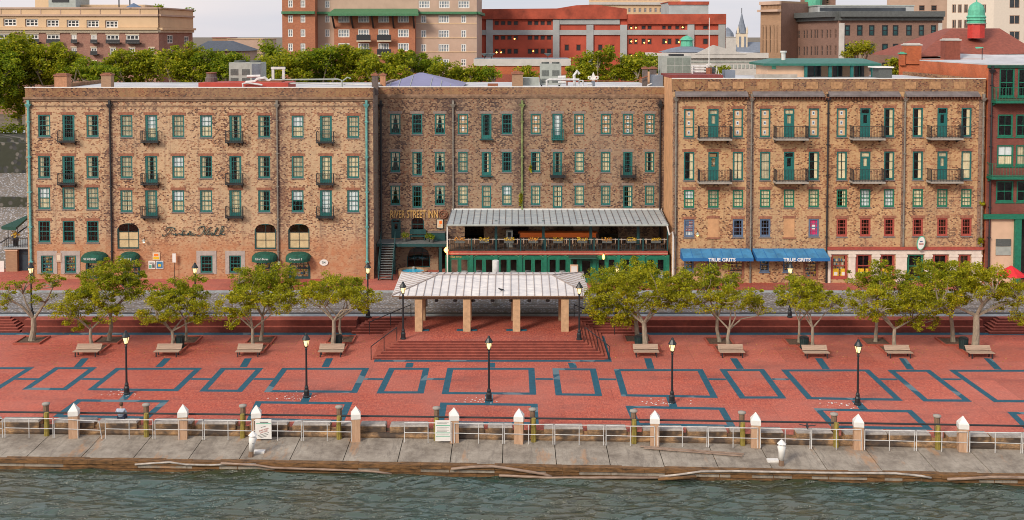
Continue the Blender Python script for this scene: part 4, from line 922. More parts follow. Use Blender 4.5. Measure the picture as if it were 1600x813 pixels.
c = W(506, 410.5, Y1-.06); t = thing('oval_sign', 'white oval number sign on the left warehouse, reading 54', 'sign', c)
mb = MB(); q = [(c.x+.38*math.cos(k*math.pi/10), c.z+.28*math.sin(k*math.pi/10)) for k in range(20)]; mb.prismy(q, Y1-.08, Y1-.01); mb.build('plate', MWHITE, t)
text('number', '54', .32, MTEALD, (c.x, Y1-.09, c.z), parent=t, depth=.01)
mb = MB(); x_ = W(272.5, 410, Y1-.3).x; mb.tube([(x_, Y1-.35, ZS), (x_, Y1-.35, 3.2)], .03, 6); t = thing('parking_sign', 'thin post with a small white plate before the left warehouse', 'sign', (x_, Y1-.35, ZS)); mb.build('post', MIRON, t); mb = MB(); mb.box(x_-.15, x_+.15, Y1-.38, Y1-.36, 2.4, 3.2); mb.build('plate', MWHITE, t)
def wall_lamp(u, v, Y, label, mat=MGLOWW):
    c = W(u, v, Y-.35); t = thing('wall_lamp', label, 'lamp', (c.x, Y-.01, c.z)); mb = MB(); mb.tube([(c.x, Y-.01, c.z+.1), (c.x, Y-.2, c.z+.3), (c.x, Y-.35, c.z+.2)], .03, 6); mb.build('bracket', MIRON, t)
    mb = MB(); mb.lathe(c.x, Y-.35, [(.03, c.z+.2), (.17, c.z), (.14, c.z-.04)], 10); mb.build('shade', MGREYM, t); mb = MB(); mb.lathe(c.x, Y-.35, [(.02, c.z-.16), (.08, c.z-.1), (.07, c.z-.035)], 8); mb.build('bulb', mat, t)
wall_lamp(224.5, 377, Y1, 'grey bracket lamp right of the first arched window'); wall_lamp(435.5, 411, Y1, 'small lamp between the two right green awnings')

# ---- middle warehouse
C2 = [617.7, 651.7, 687.3, 723.3, 760, 792, 837, 871, 905, 946.5, 981, 1015]
K2 = ['a', 'd', 'a', 'p', 'd', 'd', 'p', 'w', 'p', 'p', 'q', 'q'], ['a', 'l', 'a', 'c', 'r', 'd', 'r', 'lr', 'c', 'c', 'd', 'lr'], ['a', 'd', 'a', 'c', 'c', 'c', 'c', 'c', 'c', 'c', 'r', 'c']
w2 = []
for r, (v0, v1) in enumerate(((178, 210), (237.5, 269), (290, 320.5))):
    for i, u in enumerate(C2):
        b = v1; dr = 0
        if (r == 0 and i in (4, 7)): dr, b = 1, 217
        if (r == 1 and i in (4, 7, 10)): dr, b = 1, 274.5
        if r == 1 and i == 1: b = 274.5
        if r == 2 and i in (1, 4, 7, 10): b = 325
        hw = 8 if r == 0 else 7.4
        w2.append((u-hw, u+hw, v0, b, K2[r][i], dr))
ex2 = [(611.5, 626, 343, 372.5), (642.8, 662.8, 340, 362), (636, 672, 386, 418), (685, 697, 389, 424)]+[(726+k*70, 756+k*70, 352, 374) for k in range(4)]
o2 = ops_px(ex2, Y2)
B2, x0, x1, zt2, zp2, ops, rf2 = warehouse('warehouse', 'brown weathered four-storey warehouse set back in the middle', 584, 1042, Y2, 136.5, w2, ex2, M2, M3d, parapet_v=150, arches=[(*o2[1], .35), (*o2[2], .95)])
nW = len(w2)
for q, (a, b, c, d) in zip(w2, ops): window(B2, (x0, Y2), (x1, Y2), a-x0, b-x0, c, d, 3, 5 if q[5] else 4, q[4], MTEAL, q[5], None if q[5] else MLEAD, name='door' if q[5] else 'window', lintel=MLINTG)
a, b, c, d = ops[nW]; window(B2, (x0, Y2), (x1, Y2), a-x0, b-x0, c, d, 2, 4, 'd', MTEALD, 2, None, name='door')
a, b, c, d = ops[nW+1]; window(B2, (x0, Y2), (x1, Y2), a-x0, b-x0, c, d, 2, 2, 'd', MTEALD, 0, MLEAD, name='arched_window', fw=.08)
a, b, c, d = ops[nW+2]; window(B2, (x0, Y2), (x1, Y2), a-x0, b-x0, c, d, 3, 3, 'd', MTEALD, 0, None, name='arched_shopfront', fw=.08)
mb = MB(); z = W(800, 149.5, Y2).z; mb.box(x0, x1, Y2-.14, Y2-.002, z-.1, z+.1); mb.box(x0, x1, Y2-.07, Y2-.003, z-.22, z-.103); mb.build('cornice', MCORN, B2)
zh = W(800, 163, Y2).z
downpipe(B2, 595.8, Y2, ZS, zh, MIRON, r=.09); downpipe(B2, 708.3, Y2, W(800, 327, Y2).z, zh, PG); downpipe(B2, 815.8, Y2, W(800, 327, Y2).z, zh, PYG, r=.09); downpipe(B2, 1031, Y2, ZS, zh, MIRON)
for i in (7,): a, b, c, d = ops[i]; balcony(B2, a-.1, b+.1, Y2, c, .9, .4, MTEAL)
for i in (19, 22): a, b, c, d = ops[i]; balcony(B2, a-.28, b+.28, Y2, c, .95, .75)
for i in (4, 16):
    a, b, c, d = ops[i]; mb = MB(); mb.box(a-.15, b+.15, Y2-.35, Y2-.003, c-.1, c); mb.build('door_step', MTEALD, B2)
text('inn_sign', 'RIVER STREET INN', 1.0, MGOLD, W(647, 335.5, Y2-.08), depth=.07, width=W(684, 335, Y2).x-W(610, 335, Y2).x, bold=.004)
tag(bpy.data.objects['inn_sign'], 'gold raised letters RIVER STREET INN on the brown wall', 'sign')
c = W(692.5, 335, Y2-.1); mb = MB(); [mb.tube([(c.x+r*math.cos(k*math.pi/8), Y2-.1, c.z+r*math.sin(k*math.pi/8)) for k in range(17)], .045, 5) for r in (.38, .2)]; tag(mb.build('round_emblem', MLINT, loc=c), 'round dark red emblem after the gold inn lettering', 'sign')
plaque(682, 693, 342, 358, Y2, MIRON, 'framed orange and white picture beside the inn letters', marks=((.1, .9, .08, .92, MCREAM), (.22, .6, .2, .45, MPAPER), (.4, .78, .5, .8, MORANGE)), name='framed_poster')

# ---- right warehouse
C3 = [1076.7, 1114.8, 1153, 1195.6, 1233, 1271.5, 1315.3, 1352, 1389.3, 1434, 1472.5, 1510]
K3 = ['q', 'c', 'q', 'q', 'c', 'q', 'q', 'd', 'r', 'r', 'd', 'r'], ['r', 'o', 'c', 'c', 'd', 'r', 'c', 'c', 'r', 'r', 'c', 'c'], ['c', 'c', 'c', 'c', 'c', 'c', 'r', 'w', 'w', 'c', 'c', 'c'], ['flag', None, 'd', 'd', None, 'q2', 'd', 'd', 'd', 'd', 'd', 'd']
w3 = []; info = []
for r in range(4):
    for i, u in enumerate(C3):
        s = i/11.
        v0, v1 = ((170.5-2*s, 215-1*s), (237.5-1*s, 282-1*s), (296.8-1.5*s, 325-1.5*s), (343-2.3*s, 371-2*s))[r]
        if K3[r][i] is None: continue
        dr = 2 if (r < 2 and i % 3 == 1) else 0
        w3.append((u-8.4, u+8.4, v0, v1, K3[r][i], dr)); info.append((r, i))
gw3 = [(1069, 1084, 404, 424), (1105.5, 1121, 404, 424.5), (1187, 1202, 404, 425), (1223.5, 1238, 404, 425)]
gd3 = [(1137, 1163, 404, 437), (1255, 1279, 404, 437)]
sh3 = [(1298, 1324, 398, 437), (1337, 1361, 398, 437), (1375, 1398, 398, 437), (1417, 1443, 398, 438), (1457, 1481, 398, 438), (1497, 1516, 398, 438)]
B3, x0, x1, zt3, zp3, ops, rf3 = warehouse('warehouse', 'ochre brick warehouse on the right with panelled parapet and long balconies', 1050, 1537, Y3, 123.5, w3, gw3+gd3+sh3, M3, M3d, parapet_v=144, smat_l=MSIDE3)
nW = len(w3)
for q, (r, i), (a, b, c, d) in zip(w3, info, ops):
    fm = MGREEN if r == 2 else (MBLUEF if i < 6 else MREDF) if r == 3 else MTEAL; k = q[4] if q[4] not in ('flag', 'q2') else 'w'
    o = window(B3, (x0, Y3), (x1, Y3), a-x0, b-x0, c, d, 1 if (r < 2 and not q[5]) else 3, 3 if r < 2 else 4, k, fm, q[5], None if q[5] else MLEAD, name='door' if q[5] else 'window', fw=.12 if r < 3 else .15, lintel=MLINT)
    if q[4] in ('flag', 'q2'):
        ww, hh = b-a, d-c; mb = MB()
        if q[4] == 'flag':
            for k in range(7): mb.box(.15, ww-.15, .11, .112, hh*.35+k*hh*.08, hh*.35+k*hh*.08+hh*.04, 0)
            mb.box(.15, ww*.5, .104, .108, hh*.6, hh*.9, 1); me = rawmesh(mb, 'flag', [MREDF, MBLUEF])
        else: mb.box(.15, ww-.15, .11, .112, .15, hh-.12, 0); mb.lathe(ww/2, 0, [(.01, .01)], 3, 1); mb.box(ww*.35, ww*.65, .104, .108, hh*.4, hh*.65, 1); me = rawmesh(mb, 'banner', [plain('magenta_banner', (.62, .03, .14), .7), MWHITE])
        sub(me.name, me, o)
for u in (1114.5, 1233):                 # bricked-up openings
    a, b = W(u-8.5, 371, Y3), W(u+8.5, 341.5, Y3); mb = MB(); mb.box(a.x, b.x, Y3-.03, Y3-.003, a.z, b.z, 0); mb.box(a.x-.08, b.x+.08, Y3-.05, Y3-.003, b.z+.003, b.z+.22, 1); mb.box(a.x-.1, b.x+.1, Y3-.09, Y3-.003, a.z-.13, a.z-.003, 1); mb.build('blocked_window', [MSIDE3, MLINT], B3)
for j, (a, b, c, d) in enumerate(ops[nW:nW+4]): window(B3, (x0, Y3), (x1, Y3), a-x0, b-x0, c, d, 2, 2, 'o', MBLUEF, 0, MBLUEF)
for j, (a, b, c, d) in enumerate(ops[nW+4:nW+6]): window(B3, (x0, Y3), (x1, Y3), a-x0, b-x0, c, d, 2, 5, 'o', MLINT, 1, None, name='shop_door')
for j, (a, b, c, d) in enumerate(ops[nW+6:]):
    o = window(B3, (x0, Y3), (x1, Y3), a-x0, b-x0, c, d, 2, 2, 'o' if j == 0 else 'd', MGREEN if j == 3 else MREDF, 1, None, name='shop_window', fw=.12)
    if j in (0, 1, 2):
        mb = MB(); [mb.box(.2+k*.68, .75+k*.68, .085, .10, .22, .95, 0) for k in range(2)]; [mb.box(.3+k*.68, .6+k*.68, .078, .084, .35, .65, 1) for k in range(2)]; sub('window_poster', rawmesh(mb, 'window_poster', [MYEL, MWHITE]), o)
# shopfront: fascia, posts and red cornice
mb = MB(); a, b = W(1293, 397.5, Y3-.1), W(1533.5, 390, Y3-.1); mb.box(a.x, b.x, Y3-.12, Y3-.003, a.z, b.z); mb.build('fascia', MCREAM if False else plain('shopfront_white', (.70, .62, .54), .7, var=.15), B3)
mb = MB(); mb.box(a.x-.05, b.x+.1, Y3-.3, Y3-.003, b.z+.003, b.z+.22); mb.build('shopfront_cornice', MREDF, B3)
for u0, u1 in ((1293, 1297.6), (1325, 1336.3), (1361.7, 1374.5), (1399, 1416.6), (1443.8, 1456), (1482, 1496), (1517, 1533.5)):
    p, q = W(u0, 437, Y3), W(u1, 397, Y3); mb = MB(); mb.box(p.x, q.x, Y3-.1, Y3-.003, ZS, a.z-.003); mb.box(p.x-.05, q.x+.05, Y3-.14, Y3-.101, a.z-.25, a.z-.05); mb.build('shopfront_post', MATS['shopfront_white'], B3)
for i in (1, 4, 7, 10):
    for r in (0, 1):
        a, b, c, d = ops[[k for k, q in enumerate(info) if q == (r, i)][0]]; balcony(B3, a-.95, b+.95, Y3, c-.02, 1.05, 1.15, MIRON, .16, MCONC if r == 0 else MCONC, step=.13)
# cornice, dentils, parapet panels
mb = MB(); za, zb, zc = W(800, 143, Y3).z, W(800, 149, Y3-.5).z, 0
for p, q in ((1056, 1169), (1177, 1288), (1296, 1407), (1416, 1531)):
    xa, xb = W(p, 146, Y3-.4).x, W(q, 146, Y3-.4).x; mb.hexa([(xa, Y3-.55, zb-.14), (xb, Y3-.55, zb-.14), (xb, Y3-.003, zb-.14), (xa, Y3-.003, zb-.14)], [(xa, Y3-.55, zb), (xb, Y3-.55, zb), (xb, Y3-.003, za), (xa, Y3-.003, za)])
mb.build('cornice', MLEAD, B3)
mb = MB(); z = zb-.15
x = x0+.4
while x < x1-.5: mb.box(x, x+.13, Y3-.3, Y3-.004, z-.22, z); x += .26
mb.build('dentils', MLINT, B3)
mb = MB(); k = 0
for k in range(12): u = 1077+k*38.4; p, q = W(u-9, 139, Y3), W(u+9, 128, Y3); mb.box(p.x, q.x, Y3-.05, Y3-.003, p.z, q.z)
mb.build('parapet_panels', MPANEL, B3)
zh = W(800, 153, Y3).z
for u, m_ in ((1055.5, PG), (1173, PG), (1292, MIRON), (1411.8, PG), (1533.5, PG)): downpipe(B3, u, Y3, ZS if u != 1411.8 and u != 1533.5 else W(800, 385, Y3).z, zh, m_)
PSM = oldbrick('pilaster_brick', (.30, .20, .14), (.22, .12, .08), (.07, .05, .045), pl=.2, dk=1.6, seed=9)
for u, s in ((1173, 7), (1411, 3), (1056, 5), (1531, 4)): p = W(u-s, 300, Y3).x; q = W(u+s*.6, 300, Y3).x; mb = MB(); mb.box(p, q, Y3-.035, Y3-.003, W(800, 388, Y3).z, zp3-.4); mb.build('pilaster', PSM, B3)
# blue awnings
def awning_flat(root, u0t, u1t, u0b, u1b, vt, vf, vv, Y, d, s):
    tl, tr = W(u0t, vt, Y-.01), W(u1t, vt, Y-.01); bl, br_ = W(u0b, vf, Y-d), W(u1b, vf, Y-d); zv = W(u0b, vv, Y-d).z; mb = MB()
    mb.face([bl, br_, tr, tl]); mb.face([(bl.x, bl.y, zv), (br_.x, br_.y, zv), br_, bl], 1); mb.face([tl, (tl.x, tl.y, zv), (bl.x, bl.y, zv), bl], 1); mb.face([tr, br_, (br_.x, br_.y, zv), (tr.x, tr.y, zv)], 1)
    for k in range(1, 7):
        p_, q_ = bl.lerp(br_, k/7), tl.lerp(tr, k/7); mb.bar(p_+Vector((0, -.005, .004)), q_+Vector((0, -.005, .004)), .035, .02, 1)
    aw = mb.build('awning', [MBAWN, MBAWN2], root); aw['label'] = 'blue canvas shop awning'
    c = (bl+br_)/2; o = text('lettering', s, .42, MLETW, Vector((c.x+(.3 if u0t < 1100 else .3), c.y-.02, (bl.z+zv)/2-.02))-Vector(root.location), depth=.01, width=2.35, bold=.01); o.parent = aw
awning_flat(B3, 1063, 1172, 1067.5, 1177.5, 388.5, 403.5, 408.5, Y3, 1.3, 'TRUE GRITS')
awning_flat(B3, 1175.5, 1287, 1183, 1297, 388.5, 403.5, 408.5, Y3, 1.3, 'TRUE GRITS')
c = W(1439, 380, Y3-.5); t = thing('oval_sign', 'tilted white oval hanging sign over the white shopfront', 'sign', c)
mb = MB(); q = [(c.x+.36*math.cos(k*math.pi/10)+.08*math.sin(k*math.pi/10), c.z+.62*math.sin(k*math.pi/10)) for k in range(20)]; mb.prismy(q, c.y-.05, c.y+.05); mb.build('plate', MCOP, t)
mb = MB(); q = [(c.x+.30*math.cos(k*math.pi/10)+.07*math.sin(k*math.pi/10), c.z+.55*math.sin(k*math.pi/10)) for k in range(20)]; mb.prismy(q, c.y-.065, c.y-.051); mb.build('face', MWHITE, t)
mb = MB(); mb.box(c.x-.2, c.x+.2, c.y-.075, c.y-.068, c.z-.12, c.z-.02, 0); mb.box(c.x-.12, c.x+.12, c.y-.075, c.y-.068, c.z+.1, c.z+.2, 1); mb.build('printed_marks', [MREDF, MBLUEF], t); mb = MB(); mb.bar((c.x, Y3-.01, c.z+.3), (c.x, c.y-.04, c.z+.3), .05); mb.build('bracket', MIRON, t)
wall_lamp(1090, 366.5, Y3, 'glowing bracket lamp beside the flag window on the right warehouse', MGLOWO)

# ---- dark red brick building at the far right
Y4 = Y3; w4 = [(1561, 1586, 107, 152), (1590, 1614, 107, 152), (1558.5, 1583, 179, 214), (1587, 1611, 179, 214), (1557.5, 1584, 227, 260), (1587, 1612, 227, 260), (1556, 1584, 283, 316), (1588, 1614, 283, 316)]
B4x0 = W(1541, 300, Y4).x; B4x1 = B4x0+14; z4 = W(800, 102, Y4).z; xg = W(1549, 300, Y4).x
B4 = thing('brick_building', 'dark red brick building with green windows at the right edge', 'building', ((B4x0+B4x1)/2, Y4, ZS))
o4 = ops_px(w4, Y4); mb = MB(); zb4 = W(800, 342, Y4).z; x4 = W(1586, 300, Y4).x
wall(mb, (B4x0, Y4), (B4x1, Y4), zb4, z4, [(a-B4x0, b-B4x0, c, d) for a, b, c, d in o4], .28); wall(mb, (B4x0, Y4+16), (B4x0, Y4), ZS, z4, [], 0, m=1); wall(mb, (B4x1, Y4), (B4x1, Y4+16), ZS, z4, [], 0); wall(mb, (B4x1, Y4+16), (B4x0, Y4+16), ZS, z4, [], 0); wall(mb, (B4x0, Y4), (xg, Y4), ZS-.1, zb4, [], 0)
mb.build('wall', [MB4, MEXB], B4)
mb = MB(); mb.box(xg, x4, Y4+.1, Y4+.3, ZS, zb4, 0); p, q = W(1549, 399, Y4), W(1580, 374, Y4); mb.box(p.x+.4, q.x, Y4+.02, Y4+.098, p.z, p.z+.75, 1); mb.box(p.x+.4, q.x, Y4+.02, Y4+.098, p.z+.8, q.z, 2); mb.build('shuttered_front', [MPEACH, MGREYM, MGRILL], B4)
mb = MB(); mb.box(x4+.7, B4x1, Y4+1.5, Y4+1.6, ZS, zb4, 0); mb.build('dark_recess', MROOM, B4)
for (a, b, c, d) in o4: window(B4, (B4x0, Y4), (B4x1, Y4), a-B4x0, b-B4x0, c, d, 2, 2, 'c' if abs(d-o4[4][3]) < .01 else 'd', MGREEN, 0, MGREEN, fw=.13)
mb = MB(); p = W(1536, 342, Y4); mb.box(p.x, B4x1, Y4-.25, Y4-.003, zb4, zb4+.42); mb.build('beam', MGREEN, B4)
mb = MB(); mb.box(x4, x4+.55, Y4-.2, Y4+.3, ZS, zb4-.003); mb.build('column', MGREEN, B4)
mb = MB(); mb.box(B4x0-.1, B4x1, Y4-.12, Y4-.003, z4-.25, z4); mb.build('cornice', MGREEND, B4); mb = MB(); mb.box(B4x0, B4x1, Y4, Y4+16, z4-.3+.302, z4+.1); mb.build('roof', MROOF, B4)
for v, u in ((158, 1556), (277, 1549)):
    p = W(u, v, Y4-1.0); balcony(B4, p.x, B4x1-1, Y4, p.z, 1.15, 1.1, MGREEN, .2, step=.25)
downpipe(B4, 1546, Y4, ZS, z4-.4, MIRON)
c = W(1580, 424, Y4-3); t = thing('market_umbrella', 'red canvas umbrella at the right edge in front of the dark brick building', 'umbrella', (c.x, c.y, ZS)); mb = MB(); mb.lathe(c.x, c.y, [(1.15, 2.15), (1.1, 2.3), (.04, 3.0)], 8); mb.build('canopy', MREDC, t); mb = MB(); mb.tube([(c.x, c.y, ZS), (c.x, c.y, 2.9)], .03); mb.build('pole', MIRON, t)
# plants growing on the walls
def shrub(cx, cy, cz, rx, ry, rz, n, mat, name, label, cat='plant', size=.11, group=None):
    mb = MB(); r = random.Random(int(cx*100+cz*10))
    for i in range(n):
        d = Vector((r.gauss(0, 1), r.gauss(0, 1), r.gauss(0, 1))).normalized()*r.random()**.5; p = Vector((cx+d.x*rx, cy+d.y*ry, cz+d.z*rz)); leaf(mb, p, size*r.uniform(.6, 1.4), r)
    o = mb.build(name, mat, loc=(cx, cy, cz)); tag(o, label, cat, group); return o
def leaf(mb, p, s, r):
    a = Vector((r.gauss(0, 1), r.gauss(0, 1), r.gauss(0, .6))).normalized()*s; b = Vector((r.gauss(0, 1), r.gauss(0, 1), r.gauss(0, .6))); b = (b-a*(b.dot(a)/a.length_squared)).normalized()*s*.6
    n = len(mb.v); mb.v += [tuple(p-a), tuple(p-b*.8), tuple(p+a), tuple(p+b*.8)]; mb.f.append((n, n+1, n+2, n+3)); mb.m.append(0)
for u, v, ru, rv, n, Y, lb in ((1535, 318, 4, 4, 70, Y3, 'yellow-green tuft growing by the pipe at the right warehouse corner'), (1532, 376, 5, 7, 90, Y3, 'green tuft growing over the end of the white shopfront'), (814, 312, 3.5, 12, 170, Y2, 'green creeper climbing the mossy pipe of the middle warehouse'), (829, 262, 2.5, 8, 50, Y2, 'small creeper beside a middle window of the brown warehouse')):
    p = W(u, v, Y-.2); shrub(p.x, p.y, p.z, ru*mpx(Y), .15, rv*mpx(Y), n, MLEAF, 'wall_plant', lb)
# ================================================================== COURTYARD
yd = Y2-1.9; a = W(588, 376, yd); zd = W(650, 380, yd).z; xl_, xr_ = W(589, 380, yd).x, W(697, 380, yd).x
t = thing('raised_deck', 'dark stone entrance deck under the gold inn lettering', 'deck', ((xl_+xr_)/2, Y2-1, ZS))
mb = MB(); mb.box(xl_, xr_, yd, Y2-.06, zd-.35, zd); mb.build('slab', MKERB if False else plain('dark_deck_stone', (.13, .14, .14), .8), t)
mb = MB(); mb.box(xl_, xr_, yd-.04, yd-.003, zd-.32, zd-.06); mb.build('edge_beam', MTEALD, t)
for x in (W(615, 400, yd).x, W(688, 400, yd).x): mb = MB(); mb.box(x-.14, x+.14, yd+.1, yd+.38, ZS, zd-.36); mb.build('post', MTEALD, t)
t = thing('bench', 'long dark teal bench against the wall on the stone deck', 'bench', (W(655, 368, Y2).x, Y2-.5, zd)); p, q = W(640, 372, Y2-.5), W(665, 362, Y2-.5)
mb = MB(); mb.box(p.x, q.x, Y2-.75, Y2-.2, zd+.35, zd+.42); mb.build('seat', MTEALD, t); mb = MB(); mb.box(p.x, q.x, Y2-.25, Y2-.18, zd+.5, zd+.95); mb.build('backrest', MTEALD, t)
for x in (p.x+.1, q.x-.1): mb = MB(); mb.box(x-.04, x+.04, Y2-.7, Y2-.2, zd, zd+.35); mb.build('leg', MTEALD, t)
p, q = W(669, 372, Y2-.5), W(696, 362, Y2-.5); t = thing('cabinet', 'low dark teal cabinet right of the bench on the stone deck', 'cabinet', ((p.x+q.x)/2, Y2-.5, zd)); mb = MB(); mb.box(p.x, q.x, Y2-.8, Y2-.2, zd, zd+.72); mb.build('body', MTEALD, t); mb = MB(); mb.box(p.x-.04, q.x, Y2-.85, Y2-.18, zd+.723, zd+.78); mb.build('top', MLEAD, t)
for u, lb, s in ((632.5, 'round potted shrub between the inn door and the bench', .42), (669.5, 'potted shrub at the right end of the teal bench', .36), (675, 'dark potted fern on the deck edge', .3)):
    p = W(u, 372 if u != 675 else 378, Y2-1.2 if u != 675 else yd+.3); t = thing('potted_shrub', lb, 'plant', (p.x, p.y, zd)); mb = MB(); mb.lathe(p.x, p.y, [(.16, zd), (.22, zd+.3)], 10); mb.build('pot', MGRILL, t)
    o = shrub(p.x, p.y, zd+.3+s*.7, s, s, s*.8, 160, MLEAF3, 'foliage', '', 'x', .07); del o['label']; del o['category']; mw = o.location.copy(); o.parent = t; o.location = mw-t.location
# stair
t = thing('staircase', 'steep dark teal metal staircase climbing to the inn deck', 'stairs', (W(602, 430, 96).x, 96, ZS)); n = 15; ys, ye = Y3+.9, yd
xs0, xs1 = W(591.5, 434, ys).x, W(612.5, 434, ys).x
mb = MB()
for i in range(n): y = ys+(ye-ys)*i/n; z = ZS+(zd-ZS)*(i+1)/n; mb.box(xs0+.04, xs1-.04, y, y+(ye-ys)/n+.04, z-.05, z)
mb.build('treads', plain('worn_tread_metal', (.16, .18, .18), .6), t)
for x in (xs0, xs1): mb = MB(); mb.bar((x, ys-.1, ZS+.1), (x, ye, zd-.05), .06, .34, up=(0, 0, 1)); mb.build('stringer', MTEALD, t)
for x in (xs0-.05, xs1+.05):
    mb = MB(); mb.tube([(x, ys, ZS+1.05), (x, ye, zd+1.0), (x, ye+.3, zd+1.0)], .03, 6)
    for k in range(5): y = ys+(ye-ys)*k/4; z = ZS+(zd-ZS)*k/4; mb.tube([(x, y, z), (x, y, z+1.05)], .022, 5)
    mb.build('handrail', MTEALD, t)
c = G(645, 422, ZS+.6); t = thing('fountain', 'round brick-rimmed fountain with bright blue water below the inn deck', 'fountain', (c.x, c.y, ZS))
mb = MB(); R0, R1 = 1.34, 1.04
n = 32; base = 0
for i in range(n):
    A_, B_ = 2*math.pi*i/n, 2*math.pi*(i+1)/n; P = lambda r, a, z: (c.x+r*math.cos(a), c.y+r*math.sin(a), z)
    mb.face([P(R0, A_, ZS), P(R0, B_, ZS), P(R0, B_, ZS+.6), P(R0, A_, ZS+.6)]); mb.face([P(R0, A_, ZS+.6), P(R0, B_, ZS+.6), P(R1, B_, ZS+.6), P(R1, A_, ZS+.6)]); mb.face([P(R1, B_, ZS), P(R1, A_, ZS), P(R1, A_, ZS+.6), P(R1, B_, ZS+.6)])
mb.build('rim', plain('fountain_brick', (.42, .24, .13), .8, var=.35, scale=6), t)
mb = MB(); mb.lathe(c.x, c.y, [(R1-.003, ZS+.3), (R1-.003, ZS+.47)], 32); mb.build('water', plain('fountain_blue_water', (.02, .52, .82), .1, var=.1), t)
mb = MB(); mb.lathe(c.x, c.y+.85, [(.12, ZS+.45), (.16, ZS+.62), (.08, ZS+.72)], 10); mb.build('spout', MCONC, t)

# ================================================================== RESTAURANT PORCH
YF = Y2/1.055; zr0, zr1 = W(800, 328, Y2-.3).z, W(800, 350.5, YF-.3).z; xf0, xf1 = W(699, 380, YF).x, W(1042.5, 380, YF).x
ZF = W(800, 392.8, YF).z; ZFb = W(800, 398, YF).z
P_ = thing('restaurant_porch', 'two-storey restaurant porch with grey metal roof and green ground floor', 'porch', ((xf0+xf1)/2, YF, ZS))
mb = MB(); p, q = W(698, 351, YF-.35), W(1044, 351, YF-.35); r, s = W(706, 328, Y2-.02), W(1033.5, 328, Y2-.02)
mb.face([p, q, s, r], 0); mb.face([Vector((p.x, p.y, p.z-.15)), Vector((r.x, r.y, r.z-.15)), Vector((s.x, s.y, s.z-.15)), Vector((q.x, q.y, q.z-.15))], 0)
mb.face([(p.x, p.y, p.z-.15), (q.x, q.y, q.z-.15), q, p], 1); mb.face([p, r, Vector((r.x, r.y, r.z-.15)), Vector((p.x, p.y, p.z-.15))], 1); mb.face([q, Vector((q.x, q.y, q.z-.15)), Vector((s.x, s.y, s.z-.15)), s], 1)
rf = mb.build('roof', [MSEAMG, MWHITE if False else MGREYM], P_)
mb = MB(); n = 34
for i in range(n+1): k = i/n; a_ = p.lerp(q, k); b_ = Vector((a_.x, r.y, r.z)) if r.x < a_.x < s.x else r.lerp(s, k); mb.bar(a_+Vector((0, 0, .02)), b_+Vector((0, 0, .02)), .05, .05)
mb.build('seam', MLEAD, rf)
mb = MB(); mb.tube([p+Vector((0, -.08, -.06)), q+Vector((0, -.08, -.06))], .09, 8); mb.build('gutter', MGREYM, P_)
mb = MB(); mb.box(r.x, s.x, Y2-.12, Y2-.01, r.z+.003, r.z+.12); mb.build('flashing', MWHITE, P_)
mb = MB(); mb.tube([(p.x+.05, p.y, p.z-.1), (p.x+.05, p.y+.1, ZS)], .06, 8); mb.build('downpipe', MWHITE, P_)
x_ = q.x; e1 = W(1050.5, 367, YF-.3); mb = MB(); mb.tube([(x_-.1, q.y-.1, q.z-.1), (x_+.1, q.y-.1, q.z-.9), (e1.x, YF-.5, e1.z+.3), (e1.x+.05, YF-.5, e1.z-.2), (e1.x+.05, YF-.5, ZS)], .07, 8); mb.build('downpipe', MWHITE, P_)
mb = MB(); mb.box(xf0, xf1, YF, Y2-.003, ZFb, ZF); mb.build('floor', MPILEB, P_)
mb = MB(); h = ZF-ZFb; mb.box(xf0-.1, xf1+.05, YF-.12, YF-.003, ZFb-.02, ZFb+h*.36, 0); mb.box(xf0-.1, xf1+.05, YF-.10, YF-.004, ZFb+h*.37, ZFb+h*.6, 1); mb.box(xf0-.1, xf1+.05, YF-.14, YF-.003, ZFb+h*.61, ZF+.02, 0); mb.build('red_fascia', [MREDF, MPEACH], P_)
bays = [698.5+38.3*i for i in range(10)]
zt_ = W(800, 352, YF).z
for i, u in enumerate(bays):
    x = W(u, 380, YF).x; full = i in (0, 9)
    mb = MB(); mb.box(x-.06, x+.06, YF+.02, YF+.14, ZF, (p.z-.2) if full else W(800, 374, YF).z+.05); mb.build('rail_post', MTEALD, P_)
for u in (775, 849, 923, 997): x = W(u, 360, YF+.9).x; mb = MB(); mb.box(x-.12, x+.12, YF+.8, YF+1.04, ZF, zr1+.1); mb.build('post', MTEALD, P_)
zrl = W(800, 374.5, YF).z
mb = MB(); x = xf0+.1
while x < xf1: mb.bar((x, YF+.08, ZF+.05), (x, YF+.08, zrl), .025); x += .17
mb.bar((xf0, YF+.08, ZF+.12), (xf1, YF+.08, ZF+.12), .05); mb.build('balusters', MIRON, P_)
mb = MB(); mb.bar((xf0, YF+.08, zrl), (xf1, YF+.08, zrl), .09, .06); mb.build('handrail', MCONC, P_)
